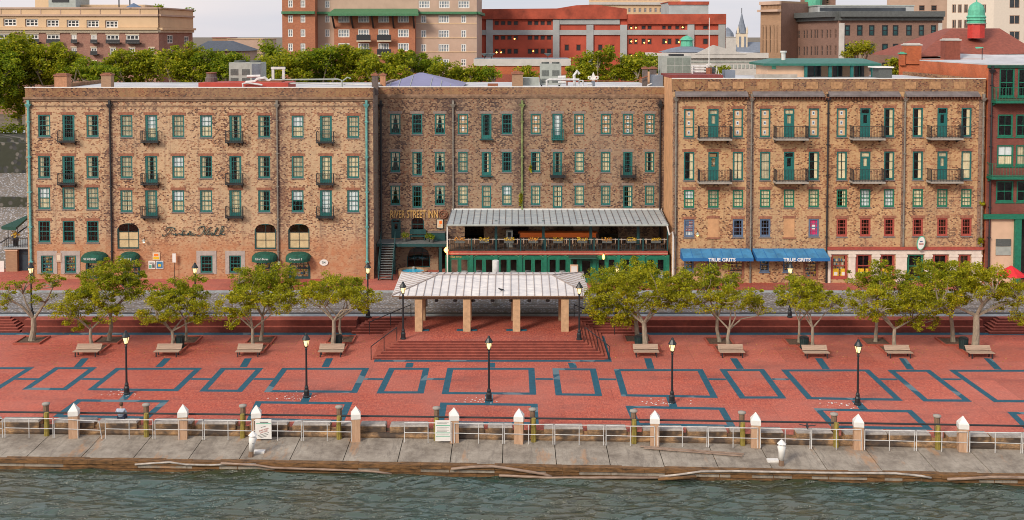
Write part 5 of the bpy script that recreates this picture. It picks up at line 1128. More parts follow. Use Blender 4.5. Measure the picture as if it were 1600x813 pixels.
# ground floor front
g = []
for i in range(9):
    u = bays[i]
    if i == 5: g += [(u+3, u+13, 404, 437), (u+18, u+34, 406, 437)]
    else: g += [(u+5.5, u+18, 404.5, 437), (u+21, u+33.5, 404.5, 437)]
og = ops_px(g, YF); mb = MB(); wall(mb, (xf0-.1, YF), (xf1+.05, YF), ZS, ZFb-.021, [(a-xf0+.1, b-xf0+.1, max(c, ZS+.02), d) for a, b, c, d in og], .2); mb.build('ground_floor_front', MGREEN, P_)
for k, (a, b, c, d) in enumerate(og):
    window(P_, (xf0-.1, YF-.05), (xf1+.05, YF-.05), a-xf0+.1, b-xf0+.1, max(c, ZS+.02), d, 1, 1, 'd', MGREEN, 0, None, name='glass_door', fw=.08)
mb = MB()
for i in range(9):
    x = W(bays[i]+19.5, 400, YF).x; n = 10
    for k in range(n): a1, a2 = math.pi*k/n, math.pi*(k+1)/n; zz = og[0][3]+.08; mb.bar((x-.95*math.cos(a1), YF-.03, zz+.3*math.sin(a1)), (x-.95*math.cos(a2), YF-.03, zz+.3*math.sin(a2)), .05, .06, up=(0, 1, 0))
mb.build('arch_moulding', plain('pale_green_trim', (.10, .28, .16), .6), P_)
for u in bays: x = W(u, 400, YF).x; mb = MB(); mb.box(x-.14, x+.14, YF-.1, YF-.003, ZS, ZFb-.03); mb.build('pilaster', MGREEN, P_)
mb = MB(); a, b = W(889, 405, YF-.9), W(931, 399, YF-.05); mb.hexa([(a.x, YF-.9, a.z), (b.x, YF-.9, a.z), (b.x, YF-.003, a.z), (a.x, YF-.003, a.z)], [(a.x, YF-.85, a.z+.06), (b.x, YF-.85, a.z+.06), (b.x, YF-.003, b.z+.02), (a.x, YF-.003, b.z+.02)]); mb.build('awning', MGREEND, P_)
text('lettering', 'ONE TWO', .2, MGOLD, Vector((W(712.5, 402, YF).x, YF-.02, W(712, 402, YF-.02).z))-P_.location, depth=.01).parent = P_
mb = MB(); mb.box(xf0+.05, xf1-.05, Y2-1.6, Y2-1.5, ZS, ZFb-.03); mb.box(xf0+.1, xf1, YF+.6, Y2-1.6, ZS, ZS+.02, 1); mb.build('inner_room', [plain('dining_room_wall', (.20, .11, .08), .9, var=.6, scale=1.2), MLOG], P_)
# bar upstairs, furniture
xb0, xb1 = W(811, 370, Y2-2.0).x, W(932, 370, Y2-2.0).x
t = thing('bar_counter', 'long bar with an orange padded front edge on the upper porch', 'bar', ((xb0+xb1)/2, Y2-2.2, ZF)); mb = MB(); mb.box(xb0, xb1, Y2-2.3, Y2-1.6, ZF, ZF+1.05); mb.build('counter', MBRN, t); mb = MB(); mb.box(xb0-.05, xb1+.05, Y2-2.4, Y2-1.55, ZF+1.053, ZF+1.14); mb.build('top', MORANGE, t)
def stool(): 
    t = thing('bar_stool', '', 'stool'); mb = MB(); mb.box(-.2, .2, -.2, .2, .72, .8); mb.build('seat', MGRILL, t); mb = MB(); mb.box(-.24, .24, -.25, -.19, .8, 1.22); mb.build('backrest', MORANGE, t)
    for sx in (-.17, .17):
        for sy in (-.17, .17): mb = MB(); mb.bar((sx, sy, 0), (sx*.9, sy*.9, .72), .04); mb.build('leg', MTAN, t)
    t['group'] = 'orange bar stools'; t['label'] = 'orange-backed bar stool in the row along the upper porch bar'; return t
s0 = stool(); nb = 14
for i in range(nb):
    k = s0 if i == 0 else copy_tree(s0); k.location = (xb0+.35+(xb1-xb0-.7)*i/(nb-1), Y2-2.75, ZF); k['label'] = ('leftmost' if i == 0 else 'rightmost' if i == nb-1 else ['', 'second', 'third', 'fourth', 'fifth', 'sixth', 'seventh', 'eighth', 'ninth', 'tenth', 'eleventh', 'twelfth', 'thirteenth'][i])+' orange-backed bar stool from the left at the upper porch bar'
def chair():
    t = thing('dining_chair', '', 'chair'); mb = MB(); mb.box(-.22, .22, -.22, .22, .42, .47); mb.build('seat', MPILEB, t); mb = MB(); mb.box(-.22, -.17, -.22, .22, .5, .95); mb.build('backrest', MPEACH, t)
    for sx in (-.18, .18):
        for sy in (-.18, .18): mb = MB(); mb.box(sx-.02, sx+.02, sy-.02, sy+.02, 0, .42); mb.build('leg', MGRILL, t)
    t['group'] = 'chairs by the upper porch railing'; return t
def table():
    t = thing('dining_table', '', 'table'); mb = MB(); mb.lathe(0, 0, [(.38, .72), (.40, .76)], 14); mb.build('tabletop', MPEACH, t); mb = MB(); mb.tube([(0, 0, 0), (0, 0, .72)], .04); mb.build('pedestal', MGRILL, t); t['group'] = 'small tables by the upper porch railing'; return t
ch, tb = chair(), table(); ord_ = ['first', 'second', 'third', 'fourth', 'fifth', 'sixth', 'seventh', 'eighth', 'ninth']
for i in range(9):
    x = W(bays[i]+19, 380, YF+.9).x; w0 = tb if i == 0 else copy_tree(tb); w0.location = (x, YF+.95, ZF); w0['label'] = f'small round pink-topped table in the {ord_[i]} bay from the left of the upper porch'
    for s, wd in ((-1, 'left'), (1, 'right')):
        c_ = ch if (i == 0 and s == -1) else copy_tree(ch); c_.location = (x+s*.62, YF+.95, ZF); c_.rotation_euler = (0, 0, 0 if s < 0 else math.pi); c_['label'] = f'chair on the {wd} of the small table in the {ord_[i]} upper porch bay'
for i in range(9):
    x = W(bays[i]+20, 377, YF-.1).x
    t = thing('flower_box', f'yellow and orange flower box on the porch railing, {ord_[i]} from the left', 'flower box', (x, YF-.12, zrl-.25), 'flower boxes on the porch railing'); mb = MB(); mb.box(x-.42, x+.42, YF-.2, YF-.02, zrl-.28, zrl-.08); mb.build('box', MGRILL, t)
    mb = MB(); r = random.Random(i)
    for k in range(70): leaf(mb, Vector((x+r.uniform(-.45, .45), YF-.12+r.uniform(-.1, .1), zrl+r.uniform(-.12, .2))), .075, r)
    mb.build('flowers', MYEL if i % 3 else plain('orange_flowers', (.75, .33, .03), .7), t)
def ctable():
    t = thing('cloth_table', '', 'table'); mb = MB(); mb.lathe(0, 0, [(.62, .0+.1), (.5, .74), (.49, .76)], 14); mb.build('tablecloth', MBLIND, t); mb = MB(); mb.lathe(0, 0, [(.12, 0), (.12, .1)], 8); mb.build('base', MGRILL, t); t['group'] = 'white clothed tables on the ground floor'; return t
ct = ctable()
for i in range(9):
    if i == 5: continue
    c_ = ct if i == 0 else copy_tree(ct); c_.location = (W(bays[i]+(14 if i % 2 else 24), 420, YF+1.2).x, YF+1.0, ZS+.02); c_['label'] = f'white clothed table behind the green doors of the {ord_[i]} ground floor bay'
t = thing('menu_board', 'pale menu board in the dark doorway under the green canopy', 'sign', (W(897, 415, YF-.2).x, YF-.2, ZS)); p = t.location
mb = MB(); mb.box(p.x-.35, p.x+.35, YF-.22, YF-.18, 1.3, 2.5); mb.build('board', MPEACH, t); mb = MB(); mb.box(p.x-.25, p.x+.25, YF-.235, YF-.222, 1.45, 2.35); mb.build('page', MWHITE, t); mb = MB(); mb.box(p.x-.03, p.x+.03, YF-.2, YF-.14, ZS, 1.3); mb.build('stand', MIRON, t)
for u, v, lb, m_ in ((697, 391, 'bright orange lamp at the left corner of the porch', MGLOWO), (943, 401.5, 'small orange lamp on the green porch front', MGLOWO)):
    c = W(u, v, YF-.35); t = thing('porch_lamp', lb, 'lamp', c); mb = MB(); mb.lathe(c.x, c.y, [(.05, c.z-.22), (.2 if u < 700 else .1, c.z), (.05, c.z+.22)], 10); mb.build('globe', m_, t, smooth=True); mb = MB(); mb.tube([(c.x, c.y, c.z+.15), (c.x+.1, YF-.01, c.z+.3)], .03, 5); mb.build('arm', MIRON, t)
    if u < 700:
        ld = bpy.data.lights.new('porch_lamp_light', 'POINT'); ld.energy = 14; ld.color = (1, .5, .15); ld.shadow_soft_size = .2; lo = bpy.data.objects.new('porch_lamp_light', ld); COL.objects.link(lo); lo.location = (0, -.35, 0); lo.parent = t
c = W(825.5, 369, YF+2); t = thing('service_station', 'pale grey service cabinet on the upper porch left of the bar', 'cabinet', (W(796, 370, YF+2).x, YF+2, ZF)); p = t.location
mb = MB(); mb.box(p.x-.3, p.x+.3, YF+1.8, YF+2.2, ZF, ZF+1.5); mb.build('body', MGREYM, t); mb = MB(); mb.box(p.x-.15, p.x+.15, YF+1.77, YF+1.797, ZF+.9, ZF+1.35); mb.build('screen', MDGLASS, t)

# ================================================================== SHELTER ON THE PLATFORM
zp_ = ZS; YP0 = G(800, 517, ZS).y; YP1 = G(800, 500, ZS).y
pf = [W(654.5, 517, YP0).x, W(729.5, 517, YP0).x, W(807, 517, YP0).x, W(882.5, 517, YP0).x]
zpt = W(800, 465, YP0).z; YE = YP0-.45; ze = W(800, 462.5, YE).z; 
SH = thing('shelter', 'open shelter with hipped pale metal roof on eight sandstone posts', 'shelter', (W(768, 510, YP0).x, YP0+1, ZS))
e0, e1 = W(612, 461.5, YE).x, W(922, 461.5, YE).x
# rear eave matches the front in height
YB_ = (H-ze)*FP/(428.5-55); b0, b1 = W(625, 428.5, YB_).x, W(912, 428.5, YB_).x; b0, b1 = (b0+e0)/2, (b1+e1)/2; e0_, e1_ = b0, b1
YM = (YE+YB_)/2; rid0, rid1 = W(684, 430, YM).x, W(862, 430, YM).x; zr = W(800, 430.5, YM).z+.02
A_, B_, C_, D_ = Vector((e0, YE, ze)), Vector((e1, YE, ze)), Vector((e1_, YB_, ze)), Vector((e0_, YB_, ze)); E_, F__ = Vector((rid0, YM, zr)), Vector((rid1, YM, zr))
mb = MB(); mb.face([A_, B_, F__, E_]); mb.face([B_, C_, F__]); mb.face([C_, D_, E_, F__]); mb.face([D_, A_, E_]); dz = Vector((0, 0, -.1)); mb.face([A_+dz, D_+dz, C_+dz, B_+dz], 1)
for p, q in ((A_, B_), (B_, C_), (C_, D_), (D_, A_)): mb.face([p+dz, q+dz, q, p], 1)
rf = mb.build('roof', [MSEAM, MPILEB], SH)
mb = MB(); up = Vector((0, 0, .03)); n = 25
for i in range(1, n):
    x = A_.x+(B_.x-A_.x)*i/n; k = 1.
    if x < rid0: k = (x-A_.x)/(rid0-A_.x)
    if x > rid1: k = (B_.x-x)/(B_.x-rid1)
    mb.bar(Vector((x, YE, ze))+up, Vector((x, YE+(YM-YE)*k, ze+(zr-ze)*k))+up, .04, .05); mb.bar(Vector((x, YB_, ze))+up, Vector((x, YB_-(YB_-YM)*k, ze+(zr-ze)*k))+up, .04, .05)
for j in range(1, 12):
    y = YE+(YB_-YE)*j/12; k = (y-YE)/(YM-YE) if y < YM else (YB_-y)/(YB_-YM); mb.bar(Vector((A_.x, y, ze))+up, Vector((A_.x+(rid0-A_.x)*k, y, ze+(zr-ze)*k))+up, .04, .05); mb.bar(Vector((B_.x, y, ze))+up, Vector((B_.x-(B_.x-rid1)*k, y, ze+(zr-ze)*k))+up, .04, .05)
for p, q in ((A_, E_), (B_, F__), (C_, F__), (D_, E_), (E_, F__)): mb.bar(p+up, q+up, .1, .06)
mb.build('seams', MSEAML, rf)
mb = MB(); z1, z0 = ze-.1, ze-.33
mb.box(A_.x+.5, B_.x-.5, YP0-.15, YP0+.15, z0, z1-.003); mb.box(A_.x+.5, B_.x-.5, YP1-.12, YP1+.12, z0, z1-.003); mb.build('beams', MPILEB, SH)
for x in pf:
    mb = MB(); mb.box(x-.27, x+.27, YP0-.27, YP0+.27, ZS, z0-.003); mb.build('post', MSTONE, SH)
for u in (660, 732, 804, 877.5):
    x = W(u, 500, YP1).x; mb = MB(); mb.box(x-.24, x+.24, YP1-.24, YP1+.24, ZS, z0-.003); mb.build('post', MSTONE, SH)
for u in (682, 711, 739, 769.5, 798.5, 827, 856): 
    p = W(u, 466, YP0+.4); mb = MB(); mb.tube([(p.x, p.y, z0), (p.x, p.y, z0-.1)], .03, 5); mb.lathe(p.x, p.y, [(.10, z0-.1), (.15, z0-.24), (.12, z0-.3)], 8); mb.build('ceiling_light', MIRON, SH)
for u, v in ((661, 516), (728, 516), (735, 516), (807, 516), (732, 500.5)):
    p = G(u, v, ZS+.0); 
for i, x in enumerate(pf[1:3]+[pf[0]]):
    mb = MB(); mb.box(x-.75+(.8 if i == 2 else 0), x+.75, YP0-.1, YP0+.25, ZS+.004, ZS+.06); tag(mb.build('floor_plate', MSLAB, loc=(x, YP0, ZS)), ['dark base slab round the second front shelter post', 'dark base slab round the third front shelter post', 'dark base slab beside the leftmost front shelter post'][i], 'slab')
# pale cylinder standing behind the ridge
c = G(774, 437, ZS); mb = MB(); p = W(774.5, 430, YB_+.6); zt_ = W(774.5, 407.5, YB_+.6).z; mb.lathe(p.x, p.y, [(.27, ZS+.1), (.27, zt_), (.2, zt_+.04)], 16); o = mb.build('bollard_column', MCREAM if False else MWPIPE, loc=(p.x, p.y, ZS), smooth=False); tag(o, 'tall pale cylindrical column standing behind the shelter roof', 'column')
mb = MB(); mb.lathe(p.x, p.y, [(.33, ZS-.13), (.33, ZS+.1)], 16); q = mb.build('base', MCONC, o)
p = W(664.5, 470, YK-.4); t = thing('pay_meter', 'grey meter box on a post behind the leftmost shelter post', 'meter', (p.x, YK-.4, ZS)); mb = MB(); mb.tube([(p.x, YK-.4, ZS), (p.x, YK-.4, 2.1)], .05); mb.build('post', MIRON, t); mb = MB(); mb.box(p.x-.17, p.x+.17, YK-.55, YK-.3, 1.75, 2.6); mb.build('box', MGREYM, t); mb = MB(); mb.lathe(p.x, YK-.42, [(.12, 2.603), (.12, 2.8)], 8); mb.build('head', MIRON, t)
# stair handrails
def rail(pts, name, lb, posts):
    t = thing(name, lb, 'handrail', pts[0]); mb = MB(); mb.tube(pts, .035, 6); mb.build('rail', MIRON, t)
    for p, z in posts: mb = MB(); mb.tube([p, (p[0], p[1], z)], .028, 6); mb.build('post', MIRON, t)
def inv(u, v, z): return G(u, v, z)
for s, w_ in ((0, 'left'), (1, 'right')):
    xa = (lambda x: x) if s == 0 else (lambda x: (xp0+xp1)-x)
    tr = (YP-G(800, 562, 0).y)/6
    x1_, y1_ = xa(xp0-.1), YP+.1; x0_, y0_ = xa(xp0-6*tr-.1), YP-6*tr-.1
    rail([(x0_, y0_, .95), (x1_, y1_, ZS+.95)], 'stair_handrail', f'black handrail down the {w_} front corner of the platform steps', [((x0_, y0_, 0), .95), (((x0_+x1_)/2, (y0_+y1_)/2, .3), ZS/2+.95), ((x1_, y1_, ZS), ZS+.95)])
    x1_, y1_ = xa(xp0+.3), YT+1.35; x0_, y0_ = xa(X(583, YT)-.2), YT-.5
    rail([(x0_, y0_, .95), (x1_, y1_, ZS+.95)], 'stair_handrail', f'black handrail beside the small side steps at the {w_} of the platform', [((x0_, y0_, 0), .95), (((x0_+x1_)/2, (y0_+y1_)/2, .3), ZS/2+.95), ((x1_, y1_, .6), ZS+.95)])
# bird on the roof and bird on the fence
def bird(c, lb, wings, mat, yaw=0):
    mb = MB(); t = thing('bird', lb, 'bird', c, rz=yaw); r = (.01, .05, .075, .06, .035, .04, .012)
    q = [(-.26, 0, .06), (-.12, 0, .10), (0, 0, .12), (.09, 0, .16), (.14, 0, .21), (.18, 0, .235), (.24, 0, .225)]; mb.tube([Vector(p) for p in q], r, 8)
    for sy in (-.025, .025): mb.tube([(0, sy, .09), (.01, sy, 0), (.05, sy, .0)], .007, 4)
    for sy in (-1, 1):
        if wings: mb.hexa([(-.05, sy*.05, .15), (.08, sy*.05, .15), (.02, sy*.48, .24), (-.08, sy*.42, .22)], [(-.05, sy*.05, .165), (.08, sy*.05, .165), (.02, sy*.48, .25), (-.08, sy*.42, .23)])
        else: mb.hexa([(-.2, sy*.05, .08), (.06, sy*.05, .09), (.06, sy*.075, .12), (-.2, sy*.05, .1)], [(-.2, sy*.04, .12), (.06, sy*.04, .17), (.06, sy*.05, .17), (-.2, sy*.04, .12)])
    me = rawmesh(mb, 'body', [mat]); sub('body', me, t); return t
k = (455-462.5)/(430.5-462.5); bird(Vector((W(783, 457, YE+.8).x, YE+.8, ze+(zr-ze)*.8/(YM-YE)+.02)), 'dark pigeon perched on the shelter roof', False, MIRON, R(200))
p = G(1261, vb(1261), -.3); bird(Vector((p.x, p.y, .83)), 'black bird with spread wings on the white fence', True, MIRON, R(80))
# ================================================================== PLAZA FURNITURE
def street_lamp(loc, h, label, group, tilt=0):
    t = thing('street_lamp', label, 'lamp post', loc, group); s = h/4.0
    def L_(fn, nm, m_, sm=False):
        key = ('lamp', nm, round(h, 2))
        if key not in _wc: b = MB(); fn(b); _wc[key] = rawmesh(b, nm, [m_])
        return sub(nm, _wc[key], t)
    L_(lambda b: b.lathe(0, 0, [(.21, 0), (.21, .08), (.17, .12), (.17, .42), (.12, .52), (.13, .62), (.085, .75)], 10), 'base', MLAMPB)
    L_(lambda b: b.lathe(0, 0, [(.07, .7), (.055, h-1.1), (.08, h-1.07), (.08, h-1.0), (.05, h-.95), (.13, h-.86)], 10), 'pole', MLAMPB)
    L_(lambda b: b.lathe(0, 0, [(.11, h-.82), (.205, h-.44), (.205, h-.43)], 8), 'lantern_glass', MGLOW)
    def cage(b):
        for k in range(4): a = math.pi/4+k*math.pi/2; b.bar((.115*math.cos(a), .115*math.sin(a), h-.84), (.225*math.cos(a), .225*math.sin(a), h-.43), .03)
    L_(cage, 'lantern_frame', MLAMPB)
    L_(lambda b: b.lathe(0, 0, [(.25, h-.43), (.26, h-.39), (.12, h-.16), (.09, h-.13), (.08, h-.06), (.02, h)], 8), 'lantern_cap', MLAMPB); return t
for (u, v), lb in zip([(198, 616), (479, 621), (764, 626), (1050, 629.5), (1340, 632.5)], ['lit black street lamp nearest the seated person', 'lit black street lamp on the plaza left of the platform steps', 'lit black street lamp in front of the middle of the platform steps', 'lit black street lamp on the plaza right of the platform steps', 'rightmost lit black street lamp on the plaza']):
    street_lamp(G(u, v, 0), 4.05, lb, 'street lamps on the plaza')
for (u, v), lb in (((630, 530), 'tall lit street lamp at the left front of the platform'), ((905, 531), 'tall lit street lamp at the right front of the platform')): street_lamp(G(u, v, ZS), 4.15, lb, 'street lamps on the platform')
for (u, v), lb in (((49.5, 496), 'lit street lamp before the left corner of the left warehouse'), ((305.5, 496), 'lit street lamp behind the third pair of trees'), ((575, 496), 'lit street lamp before the aged teal downpipe near the stairs'), ((964, 496), 'lit street lamp half hidden in the big tree right of the shelter'), ((1234, 496), 'lit street lamp in front of the right blue awning')):
    street_lamp(G(u, v, ZS), 4.25, lb, 'street lamps along the street edge')
bn = ['leftmost wooden bench on the plaza', 'wooden bench second from the left', 'wooden bench third from the left', 'wooden bench just left of the platform steps', 'wooden bench just right of the platform steps', 'wooden bench second right of the platform steps', 'wooden bench third right of the platform steps', 'wooden bench second from the right end', 'rightmost wooden bench on the plaza']
def bench():
    t = thing('park_bench', '', 'bench'); n = 5; w_ = .88
    # the back is toward the river side viewer: slats slope up and away
    mb = MB()
    for k in range(5): y = -.33+k*.125; z = .40-.004*k; mb.box(-w_, w_, y, y+.105, z-.04, z)
    mb.build('seat', MBENCH, t); mb = MB()
    for k in range(5):
        y = .31+k*.06; z = .42+k*.06; mb.hexa([(-w_, y, z), (w_, y, z), (w_, y+.03, z-.02), (-w_, y+.03, z-.02)], [(-w_, y+.05, z+.05), (w_, y+.05, z+.05), (w_, y+.08, z+.03), (-w_, y+.08, z+.03)])
    mb.build('backrest', MBENCH, t)
    for x in (-.7, .7):
        mb = MB(); mb.box(x-.035, x+.035, -.3, -.23, 0, .31); mb.box(x-.035, x+.035, .2, .28, 0, .31); mb.box(x-.03, x+.03, -.3, .28, .31, .34); mb.bar((x, .3, .36), (x, .62, .68), .05); mb.build('iron_frame', MIRON, t)
    t['group'] = 'wooden benches on the plaza'; return t
bp = bench()
for i, (u, v) in enumerate([(133, 558.5), (259.5, 558.5), (387, 558.5), (516, 558.5), (1010.5, 559), (1144.5, 559.5), (1277, 560.5), (1407, 560.5), (1535, 561)]):
    b_ = bp if i == 0 else copy_tree(bp); p = G(u, v, 0); b_.location = (p.x, p.y+.3, 0); b_['label'] = bn[i]+', slats facing the river'
for i, (u, v, lb) in enumerate([(279.5, 546, 'dark litter bin by the second front tree from the left'), (527, 545, 'dark litter bin left of the platform beside a tree'), (999, 546, 'dark litter bin right of the platform between two trunks'), (1258, 547.5, 'dark litter bin behind the third bench right of the steps'), (1508, 549, 'dark litter bin behind the rightmost bench')]):
    p = G(u, v, 0); p.y += .3; t = thing('litter_bin', lb, 'bin', p, 'litter bins on the plaza')
    mb = MB(); mb.lathe(p.x, p.y, [(.25, 0), (.29, .1), (.30, .82)], 14); mb.build('body', MBIN, t); mb = MB(); mb.lathe(p.x, p.y, [(.33, .823), (.33, .88), (.2, .95)], 14); mb.build('lid', MLAMPB, t)
    mb = MB()
    for k in range(14): a = 2*math.pi*k/14; mb.bar((p.x+.27*math.cos(a), p.y+.27*math.sin(a), .08), (p.x+.32*math.cos(a), p.y+.32*math.sin(a), .82), .03)
    mb.build('slats', MBIN, t)
# ================================================================== TREES
def leaves_mesh(centers, rad, per, size, rng, mat, name, parent, flat=.6):
    n = len(centers)*per; c = np.repeat(np.array(centers), per, axis=0); rr_ = np.repeat(np.array(rad), per)
    d = rng.normal(size=(n, 3)); d /= np.linalg.norm(d, axis=1)[:, None]; d *= (rng.random(n)**.45)[:, None]; d[:, 2] *= flat
    p = c+d*rr_[:, None]
    a = rng.normal(size=(n, 3)); a[:, 2] *= .55; a /= np.linalg.norm(a, axis=1)[:, None]; b = rng.normal(size=(n, 3)); b[:, 2] *= .7; b -= a*(a*b).sum(1)[:, None]; b /= np.linalg.norm(b, axis=1)[:, None]
    s = size*rng.uniform(.55, 1.45, n)[:, None]; a *= s; b *= s*.55
    V = np.stack([p-a, p-b, p+a, p+b], 1).reshape(-1, 3)
    pl = np.array(parent.location); V = V-pl
    me = bpy.data.meshes.new(name); me.vertices.add(4*n); me.vertices.foreach_set('co', V.ravel()); me.loops.add(4*n); me.loops.foreach_set('vertex_index', np.arange(4*n, dtype=np.int32)); me.polygons.add(n); me.polygons.foreach_set('loop_start', np.arange(0, 4*n, 4, dtype=np.int32)); me.polygons.foreach_set('loop_total', np.full(n, 4, dtype=np.int32)); me.materials.append(mat); me.update(calc_edges=True)
    o = bpy.data.objects.new(name, me); COL.objects.link(o); o.parent = parent; return o
def tree(name, label, group, base, blobs, r0, seed, mat, dens=7.6, per=88, size=.066, fork=.33, crad=.36, limbn=26, lean=0.):
    """blobs: ellipsoids (x, y, z, rx, ry, rz) in metres"""
    rng = np.random.default_rng(seed); r = random.Random(seed); t = thing(name, label, 'tree', base, group)
    cen = []; rad = []; tips = []
    for (x, y, z, rx, ry, rz) in blobs:
        n = max(5, int(dens*rx*rz*math.pi))
        for _ in range(n):
            d = rng.normal(size=3); d /= np.linalg.norm(d); d *= .25+.75*rng.random()**.5
            q = np.array((x+d[0]*rx, y+d[1]*ry, z+d[2]*rz)); cen.append(q); rad.append(crad*rng.uniform(.45, 1.5))
    cen = np.array(cen)
    top = max(b[2]+b[5] for b in blobs); cx = sum(b[0]*b[3] for b in blobs)/sum(b[3] for b in blobs); low = min(b[2]-b[5] for b in blobs)
    fk = Vector((base[0]+(cx-base[0])*.25+lean, base[1], base[2]+(top-base[2])*fork)); B_ = Vector(base)
    mb = MB(); mid = (B_+fk)/2+Vector((r.uniform(-.12, .12)-lean*.3, 0, 0)); mb.tube([B_-Vector((0, 0, .1)), B_+Vector((0, 0, .15)), mid, fk], [r0*1.2, r0*.95, r0*.78, r0*.68], 9)
    order = rng.permutation(len(cen))[:limbn]; mains = []
    nm_ = 4+(seed % 2)
    for k in range(nm_):
        a = 2*math.pi*k/nm_+r.uniform(-.4, .4); i = int(np.argmax(cen[:, 0]*math.cos(a)+cen[:, 1]*math.sin(a)*1.2+rng.random(len(cen))*.8)); e = Vector(cen[i]); h1 = fk.lerp(e, .35)+Vector((r.uniform(-.2, .2), r.uniform(-.2, .2), r.uniform(.0, .35))); h2 = fk.lerp(e, .7)+Vector((r.uniform(-.2, .2), 0, r.uniform(-.05, .3)))
        mb.tube([fk-Vector((0, 0, .12)), h1, h2, e], [r0*.45, r0*.28, r0*.16, .012], 6); mains += [h1, h2, fk]
    for i in order:
        e = Vector(cen[i]); s = min(mains, key=lambda m: (m-e).length); m_ = s.lerp(e, .5)+Vector((r.uniform(-.18, .18), r.uniform(-.18, .18), r.uniform(-.05, .22))); mb.tube([s, m_, e], [r0*.24, r0*.15, .01], 4)
    mb.build('trunk', MBARK, t)
    leaves_mesh(cen, rad, per, size, rng, mat, 'crown', t); return t
def ptree(name, label, group, u, v, blobs, r0, seed, mat, **k):
    b = G(u, v, 0); Y = b.y; bl = []
    for (bu, bv, ru, rv) in blobs:
        dy = random.Random(seed*7+int(bu)).uniform(-.5, .5); c = W(bu, bv, Y+dy); s = mpx(Y); bl.append((c.x, c.y, c.z, ru*s*1.22, max(.8, ru*s*.9), rv*s*1.16))
    return tree(name, label, group, tuple(b), bl, r0, seed, mat, **k)
GF, GB = 'front row of plaza trees', 'back row of plaza trees'
T_ = [('leftmost plaza tree, sparse, with a thick leaning trunk', GB, 50, 533, [(22,452,22,11),(60,440,26,9),(84,436,14,10),(14,474,14,8),(70,464,16,8)], .26, dict(dens=4.5, limbn=34, lean=.1)),
 ('plaza tree behind the leftmost bench', GF, 144.5, 546, [(108,478,30,17),(140,462,26,16),(160,488,30,14),(120,508,18,9)], .15, {}),
 ('tall plaza tree behind the first pair on the left, in front of the round awnings', GB, 170.5, 533, [(160,430,36,20),(185,425,32,22),(150,452,36,18),(200,456,32,18),(215,440,18,14)], .17, {}),
 ('plaza tree behind the second bench from the left', GF, 268.5, 546, [(238,494,24,11),(275,480,36,17),(310,488,24,13),(250,470,24,14)], .16, {}),
 ('slim tree in the back row behind the second bench', GB, 290.5, 533, [(270,452,28,16),(304,446,26,16),(290,468,30,12)], .12, {}),
 ('plaza tree behind the third bench from the left', GF, 395.5, 546, [(372,474,34,16),(405,462,40,18),(440,474,26,14),(364,504,12,8),(355,490,16,8)], .15, {}),
 ('back row tree before the two middle green awnings', GB, 408, 533, [(400,436,34,18),(432,432,30,18),(410,452,38,16),(452,446,18,16),(378,446,14,12)], .15, {}),
 ('plaza tree behind the bench left of the platform, trunk forking low', GF, 520, 546, [(484,462,28,14),(520,452,38,16),(556,464,30,16),(575,480,14,10)], .19, dict(fork=.42)),
 ('back row tree just left of the platform', GB, 533.5, 532, [(522,442,36,13),(552,450,30,13),(498,450,26,11)], .12, {}),
 ('back row tree right of the platform, behind the litter bin', GB, 996, 531, [(950,440,30,22),(985,425,36,20),(1010,432,30,18)], .2, {}),
 ('largest plaza tree, right of the platform, with a drooping left side', GF, 1009, 546, [(955,460,38,26),(1000,450,46,28),(1040,462,40,22),(936,486,20,20),(972,492,26,14),(1060,446,26,18)], .24, dict(dens=9)),
 ('back row tree behind the left blue awning side', GB, 1124, 535, [(1086,440,34,16),(1120,432,30,16),(1130,448,32,12)], .16, {}),
 ('plaza tree behind the second bench right of the steps', GF, 1138.5, 547, [(1112,472,34,14),(1150,464,40,16),(1176,478,24,13)], .16, {}),
 ('thin forked back row tree before the white pillar of the lamp', GB, 1248, 536, [(1236,462,26,15),(1250,444,24,12),(1272,455,22,14)], .11, {}),
 ('slender plaza tree behind the third bench right of the steps', GF, 1269.5, 547, [(1260,468,30,16),(1290,474,30,14),(1255,448,22,12)], .14, {}),
 ('back row tree in front of the white shopfront', GB, 1368, 535, [(1352,440,30,18),(1376,424,24,18),(1400,444,28,18)], .15, {}),
 ('yellow-green plaza tree behind the second bench from the right', GF, 1397.5, 548, [(1362,470,42,18),(1400,462,40,20),(1430,480,34,16),(1440,505,30,8),(1360,492,20,8)], .17, {}),
 ('broad dark back row tree near the right end', GB, 1489, 535, [(1466,425,36,22),(1440,446,30,20),(1500,432,36,20),(1480,462,30,14)], .18, dict(m=1)),
 ('big plaza tree at the right end with a thick pale trunk', GF, 1523.5, 549, [(1496,448,44,22),(1545,440,44,22),(1580,462,34,22),(1470,476,26,14),(1596,500,14,10),(1520,426,34,14)], .30, dict(dens=8, limbn=40, fork=.42))]
